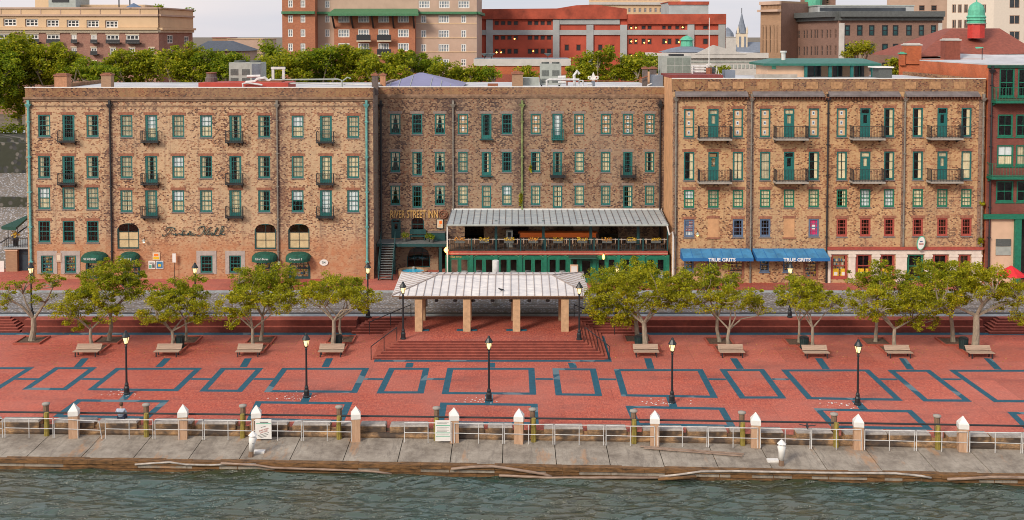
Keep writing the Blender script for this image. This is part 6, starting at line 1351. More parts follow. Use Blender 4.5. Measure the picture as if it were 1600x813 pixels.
for i, (lb, g_, u, v, bl, r0, k) in enumerate(T_):
    k = dict(k); m_ = MLEAF2 if k.pop('m', 0) or g_ == GB else MLEAF
    ptree('plaza_tree', lb, g_, u, v, bl, r0, 20+i, m_, **k)
    b = G(u, v, 0); s = .86; t = thing('tree_pit', f'square brick-edged bed at the foot of: {lb}'.replace('at the foot of: ', 'round the trunk of the ')[:400], 'tree bed', (b.x, b.y, 0), 'square tree beds')
    t['label'] = ' '.join(('square brick-edged bed of the '+lb).replace(',', '').split()[:15])
    mb = MB(); mb.box(b.x-s, b.x+s, b.y-s, b.y+s, .006, .05); mb.build('soil', MSOIL, t)
    mb = MB()
    mb.box(b.x-s-.12, b.x+s+.12, b.y-s-.12, b.y-s-.002, .005, .13); mb.box(b.x-s-.12, b.x+s+.12, b.y+s+.002, b.y+s+.12, .005, .13); mb.box(b.x-s-.12, b.x-s-.002, b.y-s-.001, b.y+s+.001, .005, .13); mb.box(b.x+s+.002, b.x+s+.12, b.y-s-.001, b.y+s+.001, .005, .13); mb.build('edging', MSTEP, t)
# fallen leaves and droppings on the paving
rl = random.Random(5); mb = MB()
for i, (lb, g_, u, v, bl, r0, k) in enumerate(T_):
    b = G(u, v, 0)
    for _ in range(60): leaf(mb, Vector((b.x+rl.gauss(0, 2.2), min(b.y+rl.gauss(-.6, 1.4), YT-.2), .02)), rl.uniform(.03, .06), rl)
o = mb.build('leaf_litter', plain('dry_leaves', (.42, .26, .06), .8, var=.5, scale=2)); o['kind'] = 'stuff'
mb = MB()
for u, v in ((198, 616), (479, 621), (764, 626), (1050, 629.5), (1340, 632.5)):
    b = G(u, v, 0)
    for _ in range(26): x, y, q = b.x+rl.gauss(-.6, .6), b.y+rl.gauss(0, .35), rl.uniform(.02, .05); mb.box(x-q, x+q, y-q, y+q, .006, .010)
o = mb.build('droppings', MWHITE); o['kind'] = 'stuff'
# ================================================================== SEATED PERSON
def skin(name, joints, edges, mat, parent, root=0, sublv=2):
    me = bpy.data.meshes.new(name); me.from_pydata([j[:3] for j in joints], edges, []); o = bpy.data.objects.new(name, me); COL.objects.link(o); o.parent = parent
    me.materials.append(mat); md = o.modifiers.new('skin', 'SKIN'); 
    for i, j in enumerate(joints): me.skin_vertices[0].data[i].radius = (j[3], j[4] if len(j) > 4 else j[3]); me.skin_vertices[0].data[i].use_root = (i == root)
    md.use_smooth_shade = True; s = o.modifiers.new('sub', 'SUBSURF'); s.levels = s.render_levels = sublv; return o
p = G(187, vtf(187)-2, .42); pr = thing('person', 'person in a pale grey-blue shirt sitting on the quay block, back to the river', 'person', (p.x, curve_y(p.x)+.38, .42))
MSKIN = plain('skin', (.50, .27, .18), .6, var=.1); MSHIRT = plain('grey_blue_shirt', (.36, .42, .52), .85, var=.2, scale=6); MJEAN = plain('dark_trousers', (.03, .045, .09), .85); MHAIR = plain('brown_hair', (.10, .05, .03), .8)
J = [(0, 0, .12, .15, .12), (0, .0, .32, .14, .11), (0, .04, .50, .17, .11), (0, .08, .60, .07, .07), (0, .11, .70, .085, .10), (0, .12, .82, .085, .10), (0, .12, .90, .05, .06)]
E = [(0, 1), (1, 2), (2, 3), (3, 4), (4, 5), (5, 6)]
for s in (-1, 1):
    n = len(J); J += [(s*.19, .04, .55, .06), (s*.27, .10, .33, .047), (s*.17, .36, .20, .036), (s*.12, .44, .17, .03)]; E += [(2, n), (n, n+1), (n+1, n+2), (n+2, n+3)]
    for k, (dx, dy, dz, l) in enumerate(((-.035, .5, -.2, .075), (-.012, .6, -.3, .085), (.010, .6, -.3, .08), (.03, .5, -.3, .065))):
        m0 = len(J); J += [(s*.12+dx, .475, .16, .010), (s*.12+dx*1.2, .475+l*.6, .145, .009), (s*.12+dx*1.2, .475+l, .115, .008)]; E += [(n+3, m0), (m0, m0+1), (m0+1, m0+2)]
    m0 = len(J); J += [(s*.12-s*.045, .45, .165, .011), (s*.12-s*.065, .485, .15, .009)]; E += [(n+3, m0), (m0, m0+1)]
    n = len(J); J += [(s*.10, .05, .10, .09), (s*.15, .46, .10, .062), (s*.14, .50, -.16, .05), (s*.14, .50, -.36, .036), (s*.15, .64, -.395, .03)]; E += [(0, n), (n, n+1), (n+1, n+2), (n+2, n+3), (n+3, n+4)]
skin('body', J, E, MSKIN, pr)
SJ = [(0, -.0, .10, .185, .15), (0, -.01, .32, .175, .14), (0, .03, .50, .20, .135), (0, .07, .58, .10, .09)]; SE = [(0, 1), (1, 2), (2, 3)]
for s in (-1, 1): n = len(SJ); SJ += [(s*.20, .04, .54, .085), (s*.275, .09, .36, .07), (s*.27, .12, .31, .066)]; SE += [(2, n), (n, n+1), (n+1, n+2)]
skin('shirt', SJ, SE, MSHIRT, pr)
TJ = [(0, .02, .09, .15, .12)]; TE = []
for s in (-1, 1): n = len(TJ); TJ += [(s*.11, .08, .10, .11), (s*.15, .45, .10, .085), (s*.14, .51, -.14, .066), (s*.14, .50, -.33, .055)]; TE += [(0, n), (n, n+1), (n+1, n+2), (n+2, n+3)]
skin('trousers', TJ, TE, MJEAN, pr)
mb = MB(); mb.lathe(0, .105, [(.08, .74), (.102, .80), (.108, .86), (.09, .925), (.03, .96)], 12, sy=1.1); me = rawmesh(mb, 'hair', [MHAIR]); me.polygons.foreach_set('use_smooth', [True]*len(me.polygons)); sub('hair', me, pr)
for s in (-1, 1): mb = MB(); mb.hexa([(s*.14-.045, .44, -.42), (s*.14+.045, .44, -.42), (s*.14+.045, .72, -.42), (s*.14-.045, .72, -.42)], [(s*.14-.04, .45, -.33), (s*.14+.04, .45, -.33), (s*.14+.035, .7, -.37), (s*.14-.035, .7, -.37)]); sub('shoe', rawmesh(mb, 'shoe', [MGRILL]), pr)
# ================================================================== CORNER LEFT OF THE WAREHOUSE
yl = Y1+3
a, b = W(9, 425, yl), W(26.5, 392, yl); t = thing('brick_pillar', 'square brick pillar with pale cap at the left edge below the terrace', 'pillar', ((a.x+b.x)/2, yl, ZS)); mb = MB(); mb.box(a.x, b.x, yl, yl+.9, ZS, b.z); mb.build('shaft', MTBRN, t); mb = MB(); mb.box(a.x-.06, b.x+.06, yl-.06, yl+.96, b.z+.003, b.z+.1); mb.build('cap', MPEACH, t)
a, b = W(27, 425, yl), W(46, 390, yl); t = thing('cellar_door', 'dark blue-black doors between the brick pillar and the left warehouse', 'door', ((a.x+b.x)/2, yl+.4, ZS)); mb = MB(); mb.box(a.x, b.x+.3, yl+.4, yl+.5, ZS, b.z); mb.build('leaf', plain('blue_black_door', (.02, .04, .06), .6), t); mb = MB(); z_ = (ZS+b.z)/2+.5; mb.box(a.x+.02, b.x, yl+.36, yl+.398, z_, z_+.08); mb.build('cross_rail', MIRON, t)
zt_ = b.z+.05; t = thing('terrace', 'small terrace with dark railings at the left edge beside the warehouse', 'terrace', (a.x-1, yl+1, zt_)); xa_ = W(6, 390, yl).x; mb = MB(); mb.box(xa_, W(46.5, 390, yl).x, yl-.1, yl+4, zt_, zt_+.14); mb.build('slab', MKERB, t)
mb = MB(); x = xa_+.1; xe = W(46, 390, yl).x
while x < xe: mb.bar((x, yl, zt_+.14), (x, yl, zt_+1.0), .03); x += .16
mb.bar((xa_, yl, zt_+1.0), (xe, yl, zt_+1.0), .07); mb.build('railing', MIRON, t)
mb = MB(); mb.bar((xa_-2.6, yl-.2, ZS+1.2), (xa_+.6, yl-.2, zt_+1.1), .1); mb.bar((xa_+.3, yl+1, zt_+.9), (xe-.3, yl+1, zt_+2.1), .12); mb.build('stair_rails', MIRON, t)
a, b = W(2, 354, yl), W(47, 340, yl+2.5); t = thing('canopy', 'dark green sloping canvas canopy at the left edge', 'canopy', (b.x, yl+2, zt_)); mb = MB(); p0, p1, p2, p3 = (a.x, yl, a.z), (b.x-.2, yl, a.z-.1), (b.x-.1, yl+3.4, b.z+.3), (a.x+1.2, yl+3.4, b.z-.1); mb.face([p0, p1, p2, p3]); mb.face([p0, (p0[0], p0[1], p0[2]-.28), (p1[0], p1[1], p1[2]-.28), p1]); mb.face([(p0[0], p0[1], p0[2]-.05), p0, p3, (p3[0], p3[1], p3[2]-.05)]); mb.face([(p1[0], p1[1], p1[2]-.2), (p2[0], p2[1], p2[2]-.2), p2, p1]); mb.build('canvas', MGREEND, t)
for u in (12, 27): x = W(u, 370, yl).x; mb = MB(); mb.tube([(x, yl+.1, zt_+.14), (x, yl+.1, a.z-.05)], .035, 6); mb.build('pole', MIRON, t)
p = W(24, 364, yl+.6); t = thing('potted_flowers', 'pot of yellow flowers on the terrace under the green canopy', 'plant', (p.x, p.y, zt_+.14)); mb = MB(); mb.lathe(p.x, p.y, [(.2, zt_+.14), (.28, p.z-.45)], 10); mb.build('pot', MIRON, t)
o = shrub(p.x, p.y, p.z, .42, .4, .42, 130, MYEL, 'foliage', '', 'x', .09); del o['label']; del o['category']; l_ = o.location.copy(); o.parent = t; o.location = l_-t.location
plaque(0, 6, 408, 432, yl, MWHITE, 'white board standing left of the brick pillar at the picture edge', name='white_board')

# ================================================================== ROOFTOP EQUIPMENT
def chimney(u0, u1, vt, vbm, Y, mat, label, capm=MLINT, d=None):
    a, b = W(u0, vbm, Y), W(u1, vt, Y); d = d or (b.x-a.x)*.9; t = thing('chimney', label, 'chimney', ((a.x+b.x)/2, Y, a.z-.6)); mb = MB(); mb.box(a.x, b.x, Y, Y+d, a.z-.6, b.z-.2); mb.build('stack', mat, t); mb = MB(); mb.box(a.x-.08, b.x+.08, Y-.08, Y+d+.08, b.z-.197, b.z-.05); mb.box(a.x+.1, b.x-.1, Y+.1, Y+d-.1, b.z-.048, b.z+.05); mb.build('cap', capm, t)
MCHB = plain('chimney_brick', (.45, .22, .12), .9, var=.35, scale=5); MCHD = plain('sooty_chimney', (.14, .11, .10), .9, var=.4, scale=5)
chimney(85, 104, 116, 134, Y1+4, MCHB, 'orange brick chimney near the left end of the left roof'); chimney(158, 173, 115, 131, Y1+7, MTBRN, 'pale brick chimney second from the left on the left roof'); chimney(581, 590, 115, 138, Y1+1.2, MCHD, 'narrow chimney at the right end of the left roof'); chimney(594, 602, 115, 134, Y2+3, MCHB, 'small brick chimney beside the lavender roof')
chimney(800, 817, 113, 134, Y2+2.5, MTBRN, 'brown brick chimney right of the lavender roof'); chimney(1004, 1012, 105, 136, Y2+1.5, MCHD, 'left of two tall thin chimneys before the right warehouse'); chimney(1016, 1026, 105, 134, Y2+3, MCHD, 'right of two tall thin chimneys before the right warehouse')
a, b = W(318, 132, Y1+3), W(338, 115, Y1+3); t = thing('roof_vent', 'round dark vent drum on the left roof by the red flashing', 'vent', ((a.x+b.x)/2, Y1+3, a.z-.6)); mb = MB(); cx = (a.x+b.x)/2; mb.lathe(cx, Y1+3.5, [(.55, a.z-.6), (.55, b.z-.4), (.45, b.z-.3), (.45, b.z)], 14); mb.build('drum', MCHD, t); mb = MB(); mb.lathe(cx, Y1+3.5, [(.5, b.z+.003), (.5, b.z+.08)], 14); mb.build('lid', MRUST, t)
def acunit(u0, u1, vt, vbm, Y, label, cols=2, split=.72, fans=2, grills='lr'):
    a, b = W(u0, vbm, Y), W(u1, vt, Y); w_, h_ = b.x-a.x, b.z-a.z; d = w_*.8; t = thing('air_conditioner', label, 'air conditioner', ((a.x+b.x)/2, Y, a.z-.5)); mb = MB(); mb.box(a.x, b.x, Y, Y+d, a.z, b.z); mb.build('cabinet', MGREYM, t)
    mb = MB(); [mb.box(x-.06, x+.06, Y+.1, Y+d, a.z-1.0, a.z-.003) for x in (a.x+.15, b.x-.15)]; mb.build('feet', MIRON, t)
    xs_ = a.x+w_*split
    for i in range(cols):
        x0_, x1_ = a.x+(xs_-a.x)*(i+.15)/cols, a.x+(xs_-a.x)*(i+.85)/cols
        for z0_, z1_ in ((.42, .70), (.1, .3)):
            mb = MB(); n = 9
            for k in range(n): q = x0_+(x1_-x0_)*k/n; mb.box(q, q+(x1_-x0_)/n*.5, Y-.03, Y-.003, a.z+h_*z0_, a.z+h_*z1_)
            mb.build('grille', MGRILL, t)
    if split < 1: mb = MB(); n = 10; [mb.box(xs_+(b.x-xs_)*(k+.1)/n, xs_+(b.x-xs_)*(k+.75)/n, Y-.03, Y-.003, a.z+h_*.2, a.z+h_*.95) for k in range(n)]; mb.build('louvre', MSLATE, t)
    for i in range(fans): x = a.x+w_*(i+.5)/fans; mb = MB(); mb.lathe(x, Y+d/2, [(w_/fans*.36, b.z+.003), (w_/fans*.36, b.z+.16)], 16); mb.build('fan_housing', MGRILL, t)
acunit(358, 407, 98, 132, Y1+5, 'large grey air conditioner on the left roof'); acunit(844, 877, 100, 133, Y2+4, 'grey air conditioner on the middle roof', split=1.0)
Yb = Y3+7; a, b = W(1034, 117, Yb), W(1080, 88, Yb); t = thing('air_conditioner', 'big grey-green air conditioner with six mesh panels on the right roof', 'air conditioner', ((a.x+b.x)/2, Yb, a.z-.8)); mb = MB(); mb.box(a.x, b.x, Yb, Yb+2.6, a.z-.6, b.z); mb.build('cabinet', MGREYM, t)
for i in range(3):
    for j in range(2): w_ = (b.x-a.x-.5)/3; x = a.x+.45+w_*i; z = a.z+.1+(b.z-a.z-.2)/2*j; mb = MB(); mb.box(x+.05, x+w_-.05, Yb-.03, Yb-.003, z+.05, z+(b.z-a.z-.2)/2-.05); mb.build('mesh_panel', plain('mesh_panel_grey', (.20, .24, .21), .6), t)
mb = MB(); mb.box(a.x+.9, b.x-.6, Yb+.5, Yb+2, b.z+.003, b.z+.18); mb.build('fan_cover', MIRON, t)
def roofbox(u0, u1, vt, vbm, Y, d, mat, name, label, cat='box'):
    a, b = W(u0, vbm, Y), W(u1, vt, Y); mb = MB(); mb.box(a.x, b.x, Y, Y+d, a.z, b.z); tag(mb.build(name, mat, loc=((a.x+b.x)/2, Y, a.z)), label, cat)
roofbox(310, 450, 129.5, 140, Y1+1.2, 3.5, MREDROOF, 'roof_curb', 'long low red roof curb on the left warehouse', 'roof curb'); roofbox(404, 440, 127, 133, Y1+2.3, 1.5, MRUST, 'rusty_box', 'rusty low box on the red roof curb', 'box')
roofbox(816, 843, 122, 134, Y2+3.4, 2, MGREYM, 'grey_box', 'pale grey box beside the brown chimney on the middle roof'); roofbox(1046, 1130, 117.5, 127, Y3+2, 5.5, plain('dark_red_curb', (.20, .035, .03), .7), 'roof_curb', 'red roof curb under the big grey-green air conditioner', 'roof curb'); roofbox(1020, 1036, 118, 138, Y3+5.5, 2, MSLATE, 'roof_hatch', 'blue-grey hatch behind the corner of the right warehouse', 'hatch')
roofbox(1133, 1149, 110, 122, Y3+6, 1.5, MSLATE, 'dark_unit', 'dark wrapped unit right of the pipework on the right roof', 'unit'); roofbox(1104, 1118, 105, 118, Y3+6, 1.2, MGRILL, 'dark_unit', 'small dark unit among the pipes on the right roof', 'unit'); roofbox(1373, 1394, 106, 122, Y3+8, 1.8, MGRILL, 'dark_unit', 'black box with pale top by the pavilion', 'unit'); roofbox(1368, 1397, 104.5, 106.5, Y3+7.8, 2.2, MWHITE, 'unit_lid', 'pale flat lid over the black box by the pavilion', 'lid')
roofbox(762, 778, 131, 135, Y2+1.5, .6, MRUST, 'rusty_box', 'small rusty box on the middle roof edge', 'box')
for u0, u1, v in ((0, 0, 0),): pass
# lavender hipped roof of the house behind the middle warehouse
ya_, yb_ = Y2+3, Y2+14; a, b = W(592, 137, ya_), W(722, 137, ya_); ap = W(656, 114.5, (ya_+yb_)/2-2)
mb = MB(); q = [(a.x, ya_, a.z), (b.x, ya_, a.z), (b.x, yb_, a.z), (a.x, yb_, a.z)]; r1, r2 = Vector((ap.x-.2, ya_+5, ap.z)), Vector((ap.x+.2, ya_+5, ap.z)); mb.face([q[0], q[1], r2, r1]); mb.face([q[1], q[2], r2]); mb.face([q[2], q[3], r1, r2]); mb.face([q[3], q[0], r1])
t = thing('hipped_roof', 'lavender metal hipped roof on the middle warehouse', 'roof', (ap.x, ya_+5, a.z)); mb.build('slopes', MLAV, t); mb = MB()
for u in (608, 622, 640, 672, 688, 703): x = W(u, 134, ya_).x; k = .62 if u in (608, 703) else .85; e = Vector((x, ya_, a.z)).lerp(r1 if u < 656 else r2, 0); top_ = Vector((x+(ap.x-x)*.35, 0, 0)); f = 1-abs(x-ap.x)/((b.x-a.x)/2)*.999; mb.bar((x, ya_, a.z+.03), (x+(ap.x-x)*.0, ya_+5*f, a.z+(ap.z-a.z)*f+.03), .05)
mb.build('seams', MGREYM, t)
# pipe runs
def pipe(pts, Y, r, mat, label, name='roof_pipe'):
    q = [W(u, v, Y) for u, v in pts]; mb = MB(); mb.tube(q, r, 7); tag(mb.build(name, mat, loc=q[0]), label, 'pipe', None)
pipe([(424, 125), (528, 124), (534, 126), (535, 138)], Y1+1.5, .07, MGREYM, 'long thin pipe on brackets above the left roof edge'); pipe([(380, 139), (379, 131), (386, 129.5), (410, 133)], Y1+.9, .08, MWPIPE, 'white bent pipe before the red curb on the left roof'); pipe([(386, 119.5), (407, 119)], Y1+4, .13, MWPIPE, 'fat white pipe in front of the large grey air conditioner'); pipe([(384, 129), (398, 128), (402, 124), (414, 122), (420, 127), (424, 124)], Y1+3, .15, MWPIPE, 'white lagged pipe elbow right of the large air conditioner'); pipe([(440, 131), (470, 130), (535, 132), (590, 133)], Y1+1.8, .07, MWPIPE, 'long white pipe lying along the right half of the left roof'); pipe([(535, 127), (543, 121), (548, 123)], Y1+1.6, .06, MGREYM, 'kinked antenna-like pipe end on the left roof')
t = thing('pipe_gantry', 'pale square metal frame on the left roof', 'frame', W(434, 130, Y1+5)); mb = MB(); a, b = W(424.5, 130, Y1+5), W(444.5, 108.5, Y1+5); [mb.box(x, x+.22, Y1+5, Y1+5.25, a.z-.5, b.z) for x in (a.x, b.x-.22)]; mb.build('post', MWPIPE, t); mb = MB(); mb.box(a.x-.05, b.x+.05, Y1+4.97, Y1+5.28, b.z+.002, b.z+.22); mb.build('top_bar', MWPIPE, t)
pipe([(855, 136), (854, 126), (858, 124.5), (905, 124.5)], Y2+1.2, .10, MWPIPE, 'white bent pipe in front of the middle air conditioner'); pipe([(872, 121), (884, 120.5)], Y2+2, .14, MWPIPE, 'short fat white pipe on the middle roof'); pipe([(872, 129), (884, 129)], Y2+2, .13, MWPIPE, 'lower short white pipe on the middle roof'); pipe([(898, 134), (897, 118), (902, 111), (905, 116)], Y2+2, .14, MWPIPE, 'white curved vent pipe on the middle roof'); pipe([(905, 134), (905, 126), (911, 126), (911, 135)], Y2+1.6, .08, MWPIPE, 'small white pipe loop on the middle roof'); pipe([(912, 126.5), (990, 127.5), (1012, 119)], Y2+1.2, .05, MRUST, 'thin rusty pipe running right to the tall chimneys'); pipe([(918, 136), (918, 131.5), (925, 131.5), (925, 136)], Y2+.9, .06, MWPIPE, 'tiny white pipe hoop left of the fleur-de-lis'); pipe([(1011, 134), (1018, 131), (1024, 131), (1024, 118), (1042, 120)], Y2+1, .07, MWPIPE, 'white pipe at the corner of the right warehouse')
pipe([(886, 134), (886, 122)], Y2+1.8, .07, MRUST, 'upright rusty pipe between white pipes on the middle roof')
for i, (v, lb) in enumerate(((104, 'top white pipe of the bundle right of the big air conditioner'), (108, 'second white pipe of the bundle right of the big air conditioner'), (112.5, 'third white pipe of the bundle right of the big air conditioner'))): pipe([(1080, v), (1106, v)], Y3+5.6, .09, MWPIPE, lb)
pipe([(1082, 121), (1082, 103)], Y3+5.4, .08, MWPIPE, 'left upright of the white pipe bundle on the right roof'); pipe([(1105, 121), (1105, 101), (1111, 101)], Y3+5.4, .10, MWPIPE, 'right upright white pipe of the bundle on the right roof'); pipe([(1108, 118), (1108, 106)], Y3+5.2, .28, MRUST, 'orange-brown upright cylinder among the white pipes'); pipe([(1118, 122), (1120, 104), (1124, 119)], Y3+5.3, .06, MWPIPE, 'white stand of the small dark unit'); 
# fleur-de-lis finial
c = W(927, 131, Y2+1.2); s = .5*1.15; t = thing('fleur_de_lis', 'white fleur-de-lis ornament on the middle roof edge', 'ornament', c); mb = MB()
mb.prismy([(c.x-.09, c.z+.25), (c.x+.09, c.z+.25), (c.x+.16, c.z+.7), (c.x, c.z+1.1), (c.x-.16, c.z+.7)], c.y, c.y+.08)
for s_ in (-1, 1): mb.tube([(c.x+s_*.05, c.y+.04, c.z+.3), (c.x+s_*.25, c.y+.04, c.z+.68), (c.x+s_*.45, c.y+.04, c.z+.62), (c.x+s_*.43, c.y+.04, c.z+.45)], .07, 6)
mb.box(c.x-.35, c.x+.35, c.y-.02, c.y+.1, c.z+.38, c.z+.48); mb.build('petals', MWHITE, t); mb = MB(); mb.box(c.x-.16, c.x+.16, c.y-.03, c.y+.2, c.z-.5, c.z+.25); mb.build('pedestal', MSLATE, t)
# pavilion on the right roof
YV = Y3+13; zv = zt3-.35; a, b = W(1199, 110, YV), W(1368, 98.5, YV); t = thing('roof_pavilion', 'peach rooftop pavilion with green hipped roof and columns', 'pavilion', ((a.x+b.x)/2, YV, zv)); xm = W(1258, 110, YV).x
mb = MB(); mb.box(a.x, xm, YV, YV+5, zv-.3, b.z); mb.box(xm, b.x, YV+1.8, YV+5, zv-.3, b.z); mb.build('wall', MPEACH, t)
p, q = W(1194, 99.5, YV-.6), W(1377, 99.5, YV-.6); zt_ = W(1286, 92, YV+2).z
mb = MB(); Q0, Q1, Q2, Q3 = (p.x, YV-.6, p.z), (q.x, YV-.6, p.z), (q.x, YV+6, p.z), (p.x, YV+6, p.z); T0, T1, T2, T3 = (p.x+1.6, YV+2, zt_), (q.x-.8, YV+2, zt_), (q.x-.8, YV+4, zt_), (p.x+1.6, YV+4, zt_); mb.hexa([Q0, Q1, Q2, Q3], [T0, T1, T2, T3]); mb.box(p.x-.02, q.x+.02, YV-.62, YV+6, p.z-.22, p.z-.002); mb.build('roof', MATS['teal_paint'] if False else plain('green_metal_roof', (.02, .14, .105), .5, var=.3), t)
for u in (1259, 1297, 1331, 1364): x = W(u, 110, YV-.3).x; mb = MB(); mb.box(x-.14, x+.14, YV-.4, YV-.15, zv-.3, p.z-.23); mb.build('column', MTEAL, t)
for u0, u1 in ((1262, 1283), (1301, 1316), (1335, 1350)): x, x_ = W(u0, 110, YV+1.8).x, W(u1, 110, YV+1.8).x; mb = MB(); mb.box(x, x_, YV+1.75, YV+1.797, zv, b.z-.2, 0); mb.box((x+x_)/2-.06, (x+x_)/2+.06, YV+1.7, YV+1.749, zv, b.z-.2, 1); mb.build('glazed_door', [MDGLASS, MTEAL], t)
x = W(1209, 110, YV).x; mb = MB(); mb.box(x-.2, x+.2, YV-.03, YV-.003, zv+.8, b.z-.25); mb.build('narrow_window', MCOP, t)
x = W(1226, 85, YV+1).x; mb = MB(); mb.lathe(x, YV+1.5, [(.22, zt_-.6), (.22, zt_+.6), (.34, zt_+.63), (.34, zt_+.8)], 10); tag(mb.build('flue', MWPIPE, loc=(x, YV+1.5, zt_)), 'white capped flue rising from the pavilion roof', 'flue')
a, b = W(1180, 122, Y3+10), W(1246, 116.5, Y3+10); mb = MB(); mb.box(a.x, b.x, Y3+10, Y3+10.3, a.z, b.z); tag(mb.build('parapet_wall', MCONC, loc=((a.x+b.x)/2, Y3+10, a.z)), 'low grey parapet before the pavilion', 'wall')

# ================================================================== BUILDINGS BEYOND
def fbuild(name, label, cat, pts, vtop, zbase=ZB, mat=MTAN, segs=(), roofm=MROOF, back=18, ztop=None):
    """pts: [(u, Y), ...] visible footprint left to right; segs: per wall list of (u0,u1,v0,v1,style)"""
    P = [(W(u, 60, y).x, y) for u, y in pts]; zt = ztop if ztop is not None else W(pts[0][0], vtop, pts[0][1]).z
    cx = sum(p[0] for p in P)/len(P); t = thing(name, label, cat, (cx, min(p[1] for p in P), zbase)); mb = MB(); wins = []
    for i, (A, B) in enumerate(zip(P, P[1:])):
        ops = []
        for (u0, u1, v0, v1, st) in (segs[i] if i < len(segs) else ()):
            s0, z1_ = WS(u0, v0, A, B); s1, _ = WS(u1, v0, A, B); um = (u0+u1)/2; _, z1_ = WS(um, v0, A, B); _, z0_ = WS(um, v1, A, B); z0_ = max(z0_, zbase+.1)
            ops.append((s0, s1, z0_, z1_)); wins.append((A, B, s0, s1, z0_, z1_, st))
        wall(mb, A, B, zbase, zt, ops, .22)
    yb = max(p[1] for p in P)+back; L_, R_ = P[0], P[-1]; LB, RB = (L_[0]*(yb/L_[1] if L_[0] > 0 else 1), yb), (R_[0]*(yb/R_[1] if R_[0] < 0 else 1), yb)
    wall(mb, R_, RB, zbase, zt, [], 0); wall(mb, RB, LB, zbase, zt, [], 0); wall(mb, LB, L_, zbase, zt, [], 0)
    mb.build('wall', mat, t); poly = P+[RB, LB]
    mb = MB(); mb.face([(x, y, zt-.02) for x, y in poly]); mb.build('roof', roofm, t)
    for (A, B, s0, s1, z0_, z1_, st) in wins: fwin(t, A, B, s0, s1, z0_, z1_, st)
    return t, P, zt
FST = {}
def fwin(t, A, B, s0, s1, z0, z1, st):
    w_, h_ = round(s1-s0, 1), round(z1-z0, 1); fr, gl, nx, ny, fw, flip = st
    def f():
        b = MB(); b.box(0.005, fw, .04, .14, .005, h_-.005); b.box(w_-fw, w_-.005, .04, .14, .005, h_-.005); b.box(fw, w_-fw, .04, .14, h_-fw, h_-.005); b.box(fw, w_-fw, .04, .14, .005, fw)
        for i in range(1, nx): x = w_*i/nx; b.box(x-fw*.45, x+fw*.45, .06, .13, fw, h_-fw)
        for i in range(1, ny): z = h_*i/ny; b.box(fw, w_-fw, .07, .12, z-fw*.3, z+fw*.3)
        b.face([(.01, .15, .01), (w_-.01, .15, .01), (w_-.01, .15, h_-.01), (.01, .15, h_-.01)], 1); return rawmesh(b, 'window', [fr, gl])
    me = wmesh(('fw', w_, h_, fr.name, gl.name, nx, ny, fw), f); ax, ay = A; ex, ey = B[0]-ax, B[1]-ay; l = math.hypot(ex, ey)
    o = sub('window', me, t, Vector((ax+ex/l*s0, ay+ey/l*s0, z0))-t.location); o.rotation_euler = (0, 0, math.atan2(ey, ex)); o.scale = ((s1-s0)/w_, 1, (z1-z0)/h_)
def band(t, P, zlo, zhi, d, mat, name, zoff=0):
    mb = MB()
    for A, B in zip(P, P[1:]):
        ax, ay = A; ex, ey = B[0]-ax, B[1]-ay; l = math.hypot(ex, ey); nx, ny = ey/l, -ex/l
        mb.hexa([(ax+nx*d, ay+ny*d, zlo), (B[0]+nx*d, B[1]+ny*d, zlo), (B[0]-nx*.05, B[1]-ny*.05, zlo), (ax-nx*.05, ay-ny*.05, zlo)], [(ax+nx*d, ay+ny*d, zhi), (B[0]+nx*d, B[1]+ny*d, zhi), (B[0]-nx*.05, B[1]-ny*.05, zhi), (ax-nx*.05, ay-ny*.05, zhi)])
    return mb.build(name, mat, t)
WW = (MWHITE, MDGLASS, 3, 2, .16, 0); WN = (MWHITE, MDGLASS, 2, 2, .14, 0); WP = (MWHITE, MDGLASSP, 2, 2, .14, 0); WP3 = (MWHITE, MDGLASSP, 4, 2, .14, 0)
# tan and brick hotel, left
YH = 150
s_front = [(6,26,29.5,41,WW),(40,60,30,41.5,WW),(73,92.5,31,42,WW),(105,124,31.5,42.5,WW),(136,155,32,43,WW),(165,184.5,32.5,43.5,WW)]
s_front += [(a, b, 53.5+a*.006, 67+a*.006, WW) for a, b in ((-14, 16), (41, 60), (73, 93), (111.5, 119.5), (142, 151), (166, 186), (197, 217), (227.5, 248))][:7]
s_front += [(a, b, 74+a*.004, 86, WN) for a, b in ((111.5, 119.5), (142, 151), (172, 181), (202, 211), (233, 241))]+[(142, 151, 95.5, 105, WN), (172, 181, 95.5, 105, WN)]
t, P, zt = fbuild('hotel', 'large hotel with tan upper storey over brick, behind the trees at left', 'building', [(-90, YH), (248, YH), (301, YH+13)], 14.5, mat=MHOTB, segs=[s_front, [(261.5,270,55,68,WN),(294,301,57.5,70,WN) if False else (288,295,57,69,WN),(262,269,76,86,WN)]])
zc = W(0, 47, YH).z; zc2 = W(0, 43.5, YH).z
# tan stucco skin of the top storey, with panels left open at the windows
def skin_band(t, P, zlo, zhi, ops_per_seg, mat, name, d=.12):
    mb = MB()
    for (A, B), seg in zip(zip(P, P[1:]), ops_per_seg):
        ax, ay = A; ex, ey = B[0]-ax, B[1]-ay; l = math.hypot(ex, ey); nx, ny = ey/l*d, -ex/l*d; A_, B__ = (ax+nx, ay+ny), (B[0]+nx, B[1]+ny); ops = []
        for (u0, u1, v0, v1, st) in seg: s0, z1_ = WS(u0, v0, A, B); s1, z0_ = WS(u1, v1, A, B); ops.append((s0-.03, s1+.03, z0_-.03, z1_+.03))
        wall(mb, A_, B__, zlo, zhi, [o for o in ops if o[2] > zlo-.5], d, 0)
        mb.face([(ax, ay, zhi), (A_[0], A_[1], zhi), (B__[0], B__[1], zhi), (B[0], B[1], zhi)])
    return mb.build(name, mat, t)
skin_band(t, P, zc2+.02, zt+.05, [s_front[:6], []], MTAN, 'upper_storey')
